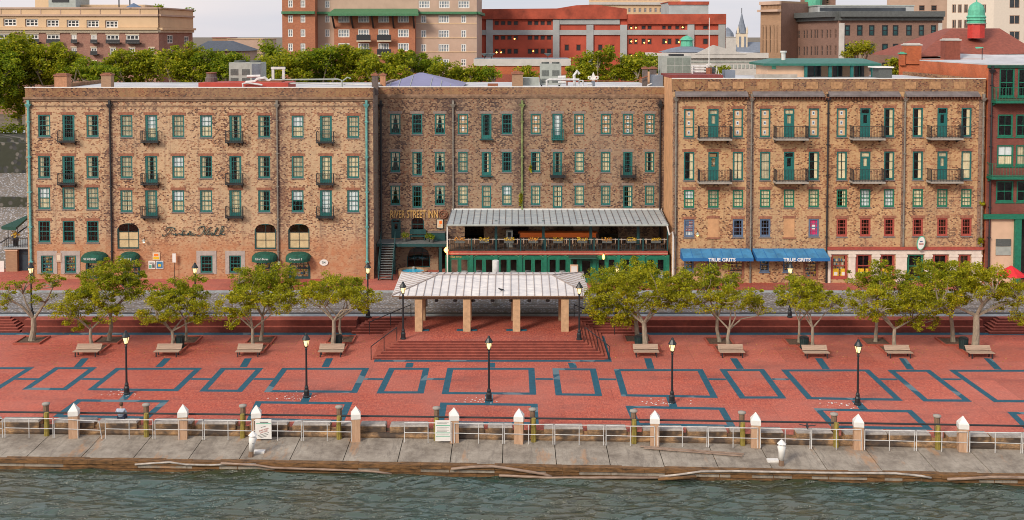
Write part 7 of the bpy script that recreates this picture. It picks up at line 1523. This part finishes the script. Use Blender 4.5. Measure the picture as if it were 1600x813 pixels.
band(t, P, zc, zc2, .55, MTAN, 'cornice'); band(t, P, zc-.35, zc-.003, .25, MCREAM, 'lower_moulding'); z_ = W(0, 25.5, YH).z; band(t, P, z_, z_+.25, .35, MTANW, 'string_course'); band(t, P, zt-.05+.11, zt+.25, .3, MTANW, 'coping')
mb = MB(); zs_ = zt
for u in range(-60, 248, 31): x = W(u, 20, YH).x; mb.box(x-.06, x+.06, YH-.17, YH-.124, z_+.3, zs_)
mb.build('pilaster_joint', MTANW, t)
for (a, b, v0, v1, st) in s_front[6:]:
    p, q = W(a-1, v1-1.5, YH-.7), W(b+1, v1-6, YH-.7)
    if v0 < 60 or a < 160: mb = MB(); mb.box(p.x, q.x, YH-.7, YH-.66, p.z, q.z); mb.box(p.x, q.x, YH-.7, YH-.003, p.z-.15, p.z-.01); mb.build('balcony', MIRON, t)
    p, q = W(a-1, v0, YH), W(b+1, v0-1.6, YH); mb = MB(); mb.box(p.x, q.x, YH-.08, YH-.003, p.z+.003, q.z); mb.build('lintel', MCREAM, t)
def rbox(u0, u1, vt, vbm, Y, d, mat, name, label, cat='building', roof=None):
    a, b = W(u0, vbm, Y), W(u1, vt, Y); t = thing(name, label, cat, ((a.x+b.x)/2, Y, a.z)); mb = MB(); mb.box(a.x, b.x, Y, Y+d, a.z, b.z-.15); mb.build('wall', mat, t); mb = MB(); mb.box(a.x-.12, b.x+.12, Y-.12, Y+d+.12, b.z-.147, b.z); mb.build('roof', roof or mat, t); return t
rbox(55, 82, -6, 16, YH+3, 6, MTAN, 'roof_house', 'tan rooftop structure at the top left of the hotel', 'roof structure'); t_ = rbox(76, 118, -4, 16, YH+2.2, 5, MGREYM, 'roof_house', 'grey rooftop plant room on the left hotel with a dark opening', 'roof structure'); a, b = W(81, 3.5, YH+2.1), W(107, -3, YH+2.1); mb = MB(); mb.box(a.x, b.x, YH+2.1, YH+2.19, a.z, b.z); mb.build('opening', MIRON, t_)
rbox(119, 226, 7.5, 18, YH+4, 8, MTAN, 'roof_house', 'long low tan rooftop structure on the left hotel', 'roof structure')
for u, lb in ((186, 'left thin mast on the left hotel roof'), (203, 'right thin mast on the left hotel roof')): p = W(u, 14, YH+2); mb = MB(); mb.tube([p, p+Vector((0, 0, 3))], .09, 5); tag(mb.build('mast', MIRON, loc=p), lb, 'mast')
for u, lb in ((249, 'green potted palm on the left hotel parapet'), (296, 'small palm at the right corner of the left hotel')): p = W(u, 14.5 if u < 260 else 20, YH+1 if u < 260 else YH+13); shrub(p.x, p.y, p.z+.3, .9, .7, .5, 60, MLEAF3, 'roof_palm', lb, 'plant', .25)
t = thing('roof_parasol', 'dark blue parasol and seats on the left hotel roof terrace', 'parasol', W(209, 13, YH+1)); p = W(209, 13, YH+1); mb = MB(); mb.lathe(p.x, p.y, [(1.4, p.z), (.05, p.z+.7)], 8); mb.build('canopy', MBLUEF, t); mb = MB(); mb.tube([(p.x, p.y, p.z-1.5), (p.x, p.y, p.z+.6)], .05); mb.build('pole', MIRON, t)
# roofs between the hotels
rbox(356, 410, 60.5, 100, 205, 12, MTANW, 'tower_house', 'pale flat-topped tower house between the two hotels', 'building', MTAN)
YG = 190; a, b = W(300, 80, YG), W(372, 62, YG+6); mb = MB(); zr_ = W(330, 64, YG+6).z; mb.hexa([(a.x, YG, a.z-8), (b.x+2, YG, a.z-8), (b.x+2, YG+12, a.z-8), (a.x, YG+12, a.z-8)], [(a.x, YG, a.z), (b.x+2, YG, a.z), (b.x+2, YG+12, a.z), (a.x, YG+12, a.z)])
t = thing('slate_house', 'dark slate roofed house between the two hotels', 'house', ((a.x+b.x)/2, YG, a.z-8)); mb.build('wall', MTANW, t); mb = MB(); mb.hexa([(a.x-.5, YG-.5, a.z+.003), (b.x+2.5, YG-.5, a.z+.003), (b.x+2.5, YG+12.5, a.z+.003), (a.x-.5, YG+12.5, a.z+.003)], [(a.x+1.5, YG+5, zr_), (b.x-1.2, YG+5, zr_), (b.x-1.2, YG+7, zr_), (a.x+1.5, YG+7, zr_)]); mb.build('roof', plain('dark_slate', (.07, .085, .11), .7), t)
rbox(332, 358, 58.5, 68, 215, 6, MTBRN, 'red_roof_house', 'small house with red roof between the hotels', 'house', MRTILE)
# middle hotel
YM_ = 152
rows_l = [(0.5, 12), (24, 35.5), (46, 58), (68, 80.5)]
segL = [(u0, u1, a, b, WP) for a, b in rows_l for u0, u1 in ((450, 457.5), (469.5, 477))]
segT = [(507.5, 515, a, b, WP) for a, b in ((1, 12.5), (24, 35.5), (46, 58), (68, 79))]
segC = [(u0, u1, a, b, WP3) for a, b in ((24, 35.5), (46, 58.5), (67.5, 80)) for u0, u1 in ((528.5, 546), (559.5, 577), (591, 608), (621.5, 639))]
segR = [(u0, u1, 1, 13, WP3) for u0, u1 in ((654, 671.5), (685.5, 702.5), (716, 733.5))]+[(u0, u1, a, b, WP3 if k == 1 else WP) for a, b in ((24, 36), (47, 59.5), (69, 82), (92, 104)) for k, (u0, u1) in enumerate(((657.5, 666), (685, 702), (720.5, 728.5)))]
Z0 = W(600, 107, YM_).z
tA, PA, ztA = fbuild('hotel', 'tall beige hotel with green tiled band, behind the middle trees', 'building', [(492, YM_), (745, YM_), (753, YM_+14)], -45, mat=MTANW, segs=[segT+segR, []])
mb = MB(); op = []
for u0, u1, v0, v1, st in segC: pass
xa_, xb_ = W(522, 50, YM_-1.2).x, W(648.5, 50, YM_-1.2).x; Yp = YM_-1.2; zc_ = W(0, 22, Yp).z
ops_ = ops_px([q[:4] for q in segC], Yp); mb = MB(); wall(mb, (xa_, Yp), (xb_, Yp), ZB, zc_, [(a-xa_, b-xa_, c, d) for a, b, c, d in ops_], .22); wall(mb, (xa_, YM_), (xa_, Yp), ZB, zc_, [], 0); wall(mb, (xb_, Yp), (xb_, YM_), ZB, zc_, [], 0); mb.build('brick_bay', MORB, tA)
for a, b, c, d in ops_: fwin(tA, (xa_, Yp), (xb_, Yp), a-xa_, b-xa_, c, d, WP3)
ops_l = [q[:4] for q in segL]
YL = YM_-2; PL = [(441, YL), (492, YL)]; tL = tA
xa2, xb2 = W(441, 50, YL).x, W(492.5, 50, YL).x; ops_ = ops_px([q[:4] for q in segL], YL); mb = MB(); wall(mb, (xa2, YL), (xb2, YL), ZB, ztA, [(a-xa2, b-xa2, c, d) for a, b, c, d in ops_], .22); wall(mb, (xa2, YL+20), (xa2, YL), ZB, ztA, [], 0); wall(mb, (xb2, YL), (xb2, YM_), ZB, ztA, [], 0); mb.build('brick_wing', MORB, tA)
for a, b, c, d in ops_: fwin(tA, (xa2, YL), (xb2, YL), a-xa2, b-xa2, c, d, WP)
zg0, zg1 = W(0, 22.5, YM_).z, W(0, 18.5, YM_).z; band(tA, PA, zg0, zg1, .5, MGTILE, 'green_band'); band(tA, [(xa2, YL), (xb2, YL)], zg0, zg1, .5, MGTILE, 'green_band')
mb = MB(); c0, c1 = W(512, 21.5, YM_-3.2), W(654, 21.5, YM_-3.2); c2 = W(520, 13.8, YM_); mb.face([(c0.x, YM_-3.2, c0.z), (c1.x, YM_-3.2, c0.z), (c1.x-.4, YM_-.1, c2.z), (c0.x+.4, YM_-.1, c2.z)]); mb.face([(c0.x, YM_-3.2, c0.z), (c0.x, YM_-3.2, c0.z-.3), (c1.x, YM_-3.2, c0.z-.3), (c1.x, YM_-3.2, c0.z)]); mb.face([(c0.x, YM_-3.2, c0.z-.1), (c0.x, YM_-3.2, c0.z), (c0.x+.4, YM_-.1, c2.z), (c0.x, YM_-.1, c0.z-.1)]); mb.build('canopy_roof', MGTILE, tA)
for u in (522, 551, 583, 615, 647): p = W(u, 40, Yp-.3); mb = MB(); mb.bar((p.x, Yp-.05, p.z-.3), (p.x, YM_-3, c0.z-.3), .22); mb.build('bracket', MIRON, tA)
for (u0, u1) in ((557, 579), (589, 611)):
    for v in (63.5, 86): p, q = W(u0, v, Yp-1), W(u1, v-9, Yp-1); mb = MB(); mb.box(p.x, q.x, Yp-1, Yp-.003, p.z-.15, p.z, 0); mb.box(p.x, q.x, Yp-1, Yp-.95, p.z+.002, q.z, 1); mb.build('balcony', [MCREAM, MIRON], tA)
mb = MB()
for v in (37.5, 60, 82): a_ = W(700, v, YM_); mb.box(xb_+.01, PA[1][0], YM_-.06, YM_-.003, a_.z, a_.z+.12)
mb.build('string_course', MTAN, tA)
# red parking garage
YGR = 172; GW = (MREDB, MIRON, 1, 1, .1, 0); GD = (MGARR, MIRON, 1, 1, .10, 0)
def quads(u0, u1, n, v0, v1, st=GD): w_ = (u1-u0)/(n+.25*(n-1)); return [(u0+i*w_*1.25, u0+i*w_*1.25+w_, v0, v1, st) for i in range(n)]
sg = quads(772, 810, 4, 32.5, 40)+quads(824, 862, 4, 32.5, 40)+quads(772, 810, 4, 55.5, 63)+quads(824, 862, 4, 55.5, 63)+quads(772, 810, 4, 76, 85)+quads(824, 862, 4, 76, 85)
sg += [(882, 889.5, 69.5, 80, GD), (900, 908, 69.5, 80, GD), (934, 942, 69.5, 80, GD), (953, 960.5, 70, 80, GD)]
for v0, v1 in ((40, 46.5), (60, 70), (83.5, 92)): sg += quads(982, 997, 2, v0, v1)+quads(1002, 1019, 2, v0, v1)+quads(1034, 1050, 2, v0, v1)+quads(1054.5, 1071, 2, v0, v1)
sg += [(1098, 1107, 40, 46.5, GD), (1098, 1107, 60, 70, GD)]
t, P, zt = fbuild('parking_garage', 'long red parking garage with grey concrete frame bands', 'building', [(752, YGR), (1134, YGR)], 39, mat=MGAR, segs=[sg], ztop=W(0, 25, YGR).z)
def gbox(u0, u1, v0, v1, d, mat, name, pp=None, slope=None):
    a, b = W(u0, v1, YGR), W(u1, v0, YGR); mb = MB()
    if slope: z1_ = [W(u, v, YGR).z for u, v in slope]; xs_ = [W(u, v, YGR).x for u, v in slope]; mb.prismy([(xs_[0], a.z), (xs_[-1], a.z)]+[(x, z) for x, z in zip(xs_[::-1], z1_[::-1])], YGR-d, YGR+1.5)
    else: mb.box(a.x, b.x, YGR-d, YGR-.003, a.z, b.z)
    mb.build(name, mat, t)
gbox(752, 979, 14, 30, .5, MGARR, 'rust_parapet', slope=[(752, 14.5), (870, 13.5), (900, 8.5), (930, 7.5), (979, 14)]); gbox(980, 1134, 22, 38, .4, MGARR, 'rust_parapet', slope=[(980, 22.5), (1134, 22)])
for u0, u1, v0, v1 in ((759.5, 770, 31, 92), (863.7, 874, 31, 105), (916, 927, 39, 105), (968.6, 979.5, 39, 105), (1073.5, 1084.5, 38, 105), (1122, 1133, 38, 80), (753, 979, 47.2, 54.8), (980, 1133, 47, 54.5), (874.2, 968, 30.5, 38.3)):
    if v1-v0 < 10: gbox(u0, u1, v0, v1, .25, MGCON, 'concrete_band')
    else: gbox(u0, u1, v0, v1, .3, MGCON, 'concrete_pier')
for u, v in ((986, 44), (993, 43.5), (986, 65), (993, 64), (1006, 67), (1013, 64), (1066, 43), (1040, 66), (1060, 66), (986, 88), (993, 87), (776, 82), (783, 82), (804, 61), (833, 80)):
    p = W(u, v, YGR+.5); mb = MB(); mb.lathe(p.x, p.y-.45, [(.02, p.z-.12), (.14, p.z), (.02, p.z+.12)], 6); mb.build('deck_light', MGLOWO, t)
# low red building in front of the garage
YQ = 143; t, P, zt = fbuild('low_brick_building', 'low orange-red building with white roof edge before the garage', 'building', [(740, YQ), (892, YQ)], 92.5, mat=MEXB, back=10, roofm=plain('roof_tar_blue', (.10, .20, .28), .7, var=.5)); band(t, P, zt-.9, zt+.05, .15, MSTW, 'white_roof_edge'); band(t, P, zt-3.3, zt-2.0, .05, MREDB, 'brick_band')
for u, lb in ((757, 'left satellite dish on the low red building'), (768, 'middle satellite dish on the low red building'), (856, 'right satellite dish on the low red building')): p = W(u, 88, YQ+1); t = thing('satellite_dish', lb, 'dish', p); mb = MB(); mb.lathe(p.x, p.y, [(.05, p.z), (.5, p.z+.35), (.52, p.z+.36)], 10); mb.build('dish', MGREYM, t); mb = MB(); mb.tube([(p.x, p.y, p.z-.9), (p.x, p.y, p.z+.05)], .05); mb.build('stand', MIRON, t)
# tall block behind the garage, grey plant block
YT_ = 240; seg = [(u, u+4.5, v, v+7, (MTANW, MDGLASSP, 1, 2, .12, 0)) for v in (-6, 12.5) for u in np.arange(924, 1060, 8.2)]
t, P, zt = fbuild('office_block', 'pale many-windowed block rising behind the garage', 'building', [(920, YT_), (1063, YT_+2)], -30, mat=MTAN, segs=[[(float(a), float(b), c, d, e) for a, b, c, d, e in seg]]); band(t, P, W(0, 7.5, YT_).z, W(0, 3.5, YT_).z, .4, MSTW, 'cornice')
t = rbox(1045, 1107, 2.5, 26, 190, 10, MGCON, 'stair_block', 'grey block with rust-red top behind the garage', 'building', MGARR); a, b = W(1044, 7.5, 189.9), W(1108, 3, 189.9); mb = MB(); mb.box(a.x, b.x, 189.8, 189.87, a.z, b.z); mb.build('red_band', MGARR, t)
# church
YC = 420; p0, p1 = W(1152.5, 66, YC), W(1168, 66, YC); t = thing('church', 'white church tower with grey needle spire on the skyline', 'church', ((p0.x+p1.x)/2, YC, ZB)); cx = (p0.x+p1.x)/2; w_ = (p1.x-p0.x)/2
mb = MB(); mb.box(cx-w_, cx+w_, YC, YC+2*w_, ZB, W(0, 52.5, YC).z); mb.build('tower', MCREAM, t); za_, zb__ = W(0, 52.5, YC).z, W(0, 19, YC).z
mb = MB(); mb.lathe(cx, YC+w_, [(w_*1.25, za_+.01), (w_*.75, za_+2.6), (w_*.5, za_+4.2), (.06, zb__)], 8, rot=.39); mb.build('spire', MSLATE, t); mb = MB(); mb.tube([(cx, YC+w_, zb__-.5), (cx, YC+w_, zb__+1.6)], .15, 5); mb.build('finial', MIRON, t)
for s in (-1, 1): mb = MB(); mb.lathe(cx+s*w_*.9, YC+.2, [(.45, za_+.02), (.4, za_+1.4), (.02, za_+3)], 6); mb.build('pinnacle', MCREAM, t)
for x in (cx-w_*.5, cx+w_*.5): mb = MB(); mb.box(x-.4, x+.4, YC-.06, YC-.003, za_-6, za_-1.2); mb.build('belfry_opening', MSLATE, t)
a, b = W(1149, 82, YC), W(1190, 66, YC+6); mb = MB(); mb.hexa([(a.x, YC-4, a.z), (b.x+9, YC-4, a.z), (b.x+9, YC+14, a.z), (a.x, YC+14, a.z)], [(a.x, YC+4, b.z), (b.x+9, YC+4, b.z), (b.x+9, YC+6, b.z), (a.x, YC+6, b.z)]); mb.build('nave_roof', MSLATE, t); mb = MB(); mb.box(a.x, b.x+9, YC-3.5, YC+13, ZB, a.z-.01); mb.build('nave_wall', MSTW, t)
t = rbox(1134, 1150, 57.5, 90, 300, 8, MSTW, 'white_gable_building', 'small white building with an arched front beside the spire', 'building'); p = W(1138, 57.5, 304); mb = MB(); mb.lathe(p.x, 305, [(1.8, p.z), (1.6, p.z+1), (.8, p.z+2), (.1, p.z+2.6)], 10); mb.build('dome', MSLATE, t)
# white stone building with a low domed roof
YS = 145; t, P, zt = fbuild('stone_building', 'white stone building with low domed roof and green cupola', 'building', [(1034, YS), (1200, YS)], 84, mat=MSTW, back=16)
band(t, P, zt-.6, zt+.1, .4, MSTW, 'cornice'); band(t, P, W(0, 98, YS).z, W(0, 96, YS).z, .12, MGREYM, 'string_course'); x0_, x1_ = W(1042, 84, YS).x, W(1136, 84, YS).x; xm = W(1088, 84, YS).x; za_ = W(1088, 71.5, YS+7).z
mb = MB(); mb.lathe(xm, YS+8, [((x1_-x0_)/2, zt+.1), ((x1_-x0_)/2*.55, zt+(za_-zt)*.62), ((x1_-x0_)/2*.2, za_-.1), (.3, za_)], 20); mb.build('domed_roof', MSLATE, t)
mb = MB(); mb.prismy([(xm-.3, zt-.1), (x1_+2.5, zt-.1), (xm+2.2, zt+1.15)], YS-.45, YS-.05); mb.build('pediment', MSTW, t); mb = MB(); mb.lathe(xm, YS+8, [(.9, za_-.3), (.8, za_+.7), (1.05, za_+.75), (.6, za_+1.2), (.1, za_+1.4)], 10); mb.build('cupola', MCOP, t)
for i in range(9): x = W(1142+i*6.2, 103, YS).x; mb = MB(); mb.box(x-.1, x+.22, YS-.06, YS-.003, W(0, 107, YS).z, W(0, 101, YS).z); mb.build('blind_panel', MGREYM, t)
t, P, zt = fbuild('peach_building', 'peach stuccoed building left of the white stone one', 'building', [(1008, YS+1), (1034.5, YS+1)], 84, mat=MPEACH, back=10); band(t, P, zt-.3, zt+.1, .3, MSTW, 'cornice')
p = W(1108, 84, YS-2); mb = MB(); mb.tube([(p.x, p.y, ZB), (p.x, p.y, W(1108, 28, YS-2).z)], [.1, .05], 6); tag(mb.build('flagpole', MWHITE, loc=(p.x, p.y, ZB)), 'tall white flagpole before the red garage', 'flagpole')
# brown brick bank with tall arches
YB1 = 160; Aw = (MTBRN, MROOM, 1, 2, .15, 0); sg = [(u, u+3.2, 40, 84, Aw) for u in (1190.5, 1196, 1202, 1208, 1213.5)]+[(u, u+3, 8.5, 14, Aw) for u in (1191, 1197, 1203, 1209, 1214.5)]
t, P, zt = fbuild('arched_building', 'tall brown brick building with narrow arched windows left of the cornice building', 'building', [(1188, YB1+4), (1220, YB1), (1262, YB1+5)], 3, mat=MTBRN, segs=[sg, []]); band(t, P[:2], W(0, 19, YB1+3).z, W(0, 15.5, YB1+3).z, .7, MTANW, 'cornice'); band(t, P[:2], zt-.5, zt, .3, MTANW, 'coping'); 
mb = MB(); A_, B__ = P[1], P[2]; ex, ey = B__[0]-A_[0], B__[1]-A_[1]; l = math.hypot(ex, ey); wall(mb, (A_[0]+ey/l*.06, A_[1]-ex/l*.06), (B__[0]+ey/l*.06, B__[1]-ex/l*.06), ZB, zt-.3, [], 0); mb.build('side_wall', MBRN, t)
t, P, zt = fbuild('brick_tower_block', 'brown brick block with a green tank top behind the cornice building', 'building', [(1250, 210), (1305, 208)], -8, mat=MBRN, segs=[[(1262, 1267, -2, 6, Aw), (1272, 1277, -2, 6, Aw), (1290, 1296, -1, 6, Aw)]]); p = W(1271, 2, 207); mb = MB(); mb.lathe(p.x, 207, [(1.6, p.z-1), (1.8, p.z+2), (.2, p.z+3)], 12); mb.build('tank', MCOP, t)
# brownstone with big dark cornice
YR1 = 150; CW = (MIRON, MGGLASS, 1, 2, .14, 0); DW = (MBRN, MDGLASS, 1, 2, .12, 0)
sg2 = [(a, b, v0, v1, CW) for v0, v1 in ((39.5, 56), (68.5, 85.5), (98, 112)) for a, b in ((1320, 1328.6), (1339, 1348), (1358, 1366.6), (1378.3, 1387.6), (1395, 1404), (1416, 1425), (1435.5, 1444.2), (1454.5, 1463))]
sg1 = [(u-1.6, u+1.6, v0-(u-1247)*.03, v1-(u-1247)*.01, DW) for v0, v1 in ((47, 61), (72.5, 88)) for u in (1248, 1256, 1260.5, 1267.5, 1273, 1277, 1284, 1292, 1297.5, 1305.5)]
t, P, zt = fbuild('cornice_building', 'brown brick building with heavy dark cornice and white corner quoins', 'building', [(1243, YR1+14), (1310, YR1), (1472, YR1)], 27, mat=MBRN, segs=[sg1, sg2], ztop=W(1400, 26.5, YR1).z)
mb = MB(); A_, B__ = P[0], P[1]
band(t, P, zt, zt+.75, 1.0, plain('dark_cornice', (.10, .11, .11), .7), 'cornice'); band(t, P, zt-.5, zt-.003, .45, MATS['dark_cornice'], 'cornice_bracket_course')
xq0, xq1 = W(1310.5, 60, YR1).x, W(1319, 60, YR1).x; mb = MB(); mb.box(xq0, xq1, YR1-.12, YR1-.003, ZB, W(0, 29.5, YR1).z-.6); mb.build('corner_quoin', MSTW, t); xq0, xq1 = W(1465.5, 60, YR1).x, W(1471.5, 60, YR1).x; mb = MB(); mb.box(xq0, xq1, YR1-.12, YR1-.003, ZB, W(0, 29.5, YR1).z-.6); mb.build('corner_quoin', MSTW, t)
t = rbox(1278, 1428, 8, 24, YR1+10, 8, MGCON, 'attic_storey', 'grey set-back attic above the cornice building', 'roof structure', MGREYM); a, b = W(1281, 17.5, YR1+9.9), W(1415, 12, YR1+9.9); mb = MB(); mb.box(a.x, b.x, YR1+9.9, YR1+9.96, a.z, b.z); mb.build('window_strip', MDGLASS, t)
# peach building and cream tower at right
t, P, zt = fbuild('peach_office', 'peach brick office behind the cornice building', 'building', [(1385, 230), (1480, 230)], -20, mat=MTANW, segs=[[(u, u+9, 8.5, 17, DW) for u in (1436, 1455)]+[(u, u+9, -8, -1, DW) for u in (1397, 1416, 1436, 1455)]])
t, P, zt = fbuild('cream_tower', 'cream concrete office tower at the top right corner', 'building', [(1479, 205), (1552, 198), (1660, 198)], -60, mat=MTAN if False else plain('cream_concrete', (.62, .55, .47), .8, var=.06), segs=[[(u, u+6.5, v, v+13.5, (MTANW, MDGLASS, 2, 1, .1, 0)) for v in (7, 31, 55) for u in (1487.5, 1496.5, 1506, 1534.5)], [(u, u+16, v, v+14, (MTANW, MDGLASS, 2, 1, .1, 0)) for v in (-1, 24, 49) for u in (1577.5, 1600)]])
# red exchange building with pyramid roof and cupola
YE_ = 122; t, P, zt = fbuild('exchange_building', 'orange-red brick building with red tiled pyramid roof and green cupola', 'building', [(1405, YE_), (1540, YE_)], 92, mat=MEXB, back=14)
ya_ = YE_+2; zl = W(1440, 89, ya_).z; xl0, xl1 = W(1432, 89, ya_).x, W(1625, 80, ya_).x; zr_ = W(1500, 44.5, ya_+7).z; xr0, xr1 = W(1487, 44.5, ya_+7).x, W(1562, 44.5, ya_+7).x
mb = MB(); q = [(xl0, ya_, zl), (xl1, ya_, zl+.4), (xl1, ya_+16, zl), (xl0, ya_+16, zl)]; r1, r2 = (xr0, ya_+7, zr_), (xr1, ya_+7, zr_); r3, r4 = (xr1, ya_+9, zr_), (xr0, ya_+9, zr_); mb.face([q[0], q[1], r2, r1]); mb.face([q[1], q[2], r3, r2]); mb.face([q[2], q[3], r4, r3]); mb.face([q[3], q[0], r1, r4]); mb.face([r1, r2, r3, r4]); mb.build('tiled_roof', MRTILE, t)
xc = W(1522, 60, ya_+4).x; yc = ya_+3.5; zz = lambda v: W(1522, v, yc).z
mb = MB(); mb.lathe(xc, yc, [(1.0, zz(60)), (1.0, zz(37))], 8); cu = mb.build('cupola', plain('cupola_red', (.50, .04, .03), .6), t); mb = MB(); mb.lathe(xc, yc, [(1.05, zz(37)+.003), (1.08, zz(35)), (.95, zz(34)), (.95, zz(32)), (1.1, zz(31.5)), (1.0, zz(29)), (1.12, zz(27)), (.95, zz(24)), (.92, zz(16)), (.75, zz(9)), (.4, zz(5)), (.08, zz(3)), (.06, zz(-6))], 12); mb.build('dome', MCOP, cu)
mb = MB(); mb.lathe(xc, yc, [(1.12, zz(38)), (1.2, zz(37.6)+.05)], 12); mb.build('white_ring', MWHITE, cu)
chimney(1416, 1440, 68.5, 92, YE_-.2, MEXB, 'broad orange chimney at the left end of the exchange roof', MSTW, 1.5); chimney(1477, 1501, 61, 92, YE_-.3, MRTILE, 'red chimney on the front slope of the exchange roof', MSTW, 1.4); chimney(1407, 1415, 82, 94, YE_-.3, MEXB, 'small orange chimney with green cap at the exchange corner', MCOP, .6)
a, b = W(1490, 92, YE_), W(1620, 83, YE_); mb = MB(); mb.hexa([(a.x, YE_-2, a.z-.8), (b.x, YE_-2, a.z-.8), (b.x, YE_+3, a.z-.8), (a.x, YE_+3, a.z-.8)], [(a.x, YE_-2, a.z-.5), (b.x, YE_-2, a.z-.4), (b.x, YE_+3, b.z), (a.x, YE_+3, b.z)]); mb.build('flat_roof', MROOF, t)
a = W(1533, 79, ya_+1.5); mb = MB(); mb.hexa([(a.x-.5, a.y-.5, a.z-.5), (a.x+.4, a.y-.5, a.z-.5), (a.x+.4, a.y+.5, a.z+.1), (a.x-.5, a.y+.5, a.z+.1)], [(a.x-.5, a.y-.55, a.z-.3), (a.x+.4, a.y-.55, a.z-.3), (a.x+.4, a.y+.45, a.z+.4), (a.x-.5, a.y+.45, a.z+.4)]); mb.build('skylight', MCOP, t)
p = W(1534, 120, YE_-8); mb = MB(); mb.tube([(p.x, p.y, p.z-1), (p.x, p.y, W(1534, 75, YE_-8).z)], .04, 5); tag(mb.build('antenna_mast', MIRON, loc=p), 'thin dark mast before the exchange building', 'mast')
# ================================================================== TREES ON THE BLUFF
def btree(label, u, v, Y, blobs, seed, mat, dens=3.2, size=.15, per=105, crad=.78, name='oak_tree', grp='oak trees behind the warehouses', r0=.35, zb=ZB):
    b = W(u, 150, Y); s = mpx(Y); bl = []
    for k, (bu, bv, ru, rv) in enumerate(blobs): dy = random.Random(seed*3+k).uniform(-1.5, 1.5); c = W(bu, bv, Y+dy); bl.append((c.x, c.y, c.z, ru*s, ru*s*.7, rv*s))
    return tree(name, label, grp, (b.x, Y, zb), bl, r0, seed, mat, dens=dens, size=size, per=per, crad=crad, limbn=20, fork=.3)
BT = [('big oak at the far left, lower crown beside the warehouse', -8, 122, [(-10,120,46,44),(-30,90,40,36)], 2),
 ('tall oak at the left end of the left warehouse roof', 30, 126, [(20,80,44,26),(40,100,42,34),(8,125,30,40),(28,160,20,28)], 1),
 ('oak right of the tallest left oak', 88, 125, [(78,90,36,24),(100,104,36,26),(64,116,30,20)], 1),
 ('oak before the brick part of the left hotel', 150, 123, [(135,112,34,18),(160,118,26,14)], 2),
 ('rounded oak below the hotel balconies', 215, 126, [(200,98,36,20),(228,94,32,16),(215,112,40,20)], 1),
 ('oak at the right corner of the left hotel', 285, 124, [(270,98,34,20),(292,84,26,14),(300,112,34,20)], 1),
 ('oak behind the large air conditioner', 345, 126, [(330,92,34,16),(358,98,30,18),(345,115,40,18)], 2),
 ('small dark oak left of the orange brick wing', 428, 140, [(424,78,18,12),(430,95,26,18)], 2),
 ('oak behind the square pipe frame', 440, 125, [(430,104,34,16),(456,98,28,16),(445,118,40,14)], 1),
 ('oak below the orange brick wing', 498, 127, [(490,96,30,18),(510,86,24,14),(500,114,36,18)], 2),
 ('tall oak before the brick bay of the middle hotel', 548, 128, [(536,88,32,18),(560,92,30,18),(548,112,38,20)], 1),
 ('oak with bare branches before the middle hotel', 610, 126, [(596,100,32,18),(625,94,28,16),(610,116,36,16)], 1),
 ('oak under the right part of the middle hotel', 660, 128, [(648,96,26,16),(668,106,26,18)], 2),
 ('low oak right of the lavender roof', 712, 127, [(700,116,30,10),(728,118,28,12),(690,106,24,8)], 1),
 ('low oak before the low red building', 762, 127, [(760,119,26,11)], 2),
 ('small round oak beside the white roof edge', 832, 131, [(826,113,15,9)], 1),
 ('tall yellow-green oak before the garage', 935, 128, [(926,100,30,16),(945,84,20,12),(935,116,42,16),(905,112,22,14)], 1),
 ('oak right of the tall one before the garage', 982, 129, [(978,104,26,14),(1000,100,20,14),(985,120,30,12)], 1),
 ('small oak before the peach building', 1018, 132, [(1014,98,14,12),(1012,112,20,12)], 2),
 ('round yellow-green tree above the pavilion roof', 1342, 132, [(1342,80,24,12)], 0),
 ('dark shrub tree between pavilion and exchange', 1396, 126, [(1396,98,11,12),(1398,112,12,10)], 1),
 ('small shrub left of the pavilion', 1192, 126, [(1192,108,10,8)], 1),
 ('small shrub behind the dark wrapped unit', 1128, 124, [(1126,110,12,6)], 1)]
for i, (lb, u, Y, bl, k) in enumerate(BT): btree(lb, u, 0, Y, bl, 60+i, (MLEAF, MLEAF2, MLEAF3)[k])
# shrubs on the retaining wall at the left
for i, (u, lb) in enumerate(((-20, 'leaf hedge clump at the far left above the stone wall'), (8, 'dark hedge clump above the stone wall'), (34, 'hedge clump above the wall beside the warehouse'))): p = W(u, 204, P3); shrub(p.x, p.y, p.z, 2.0, 1, .9, 420, MLEAF3, 'hedge', lb, 'shrub', .16, 'hedge above the retaining wall')
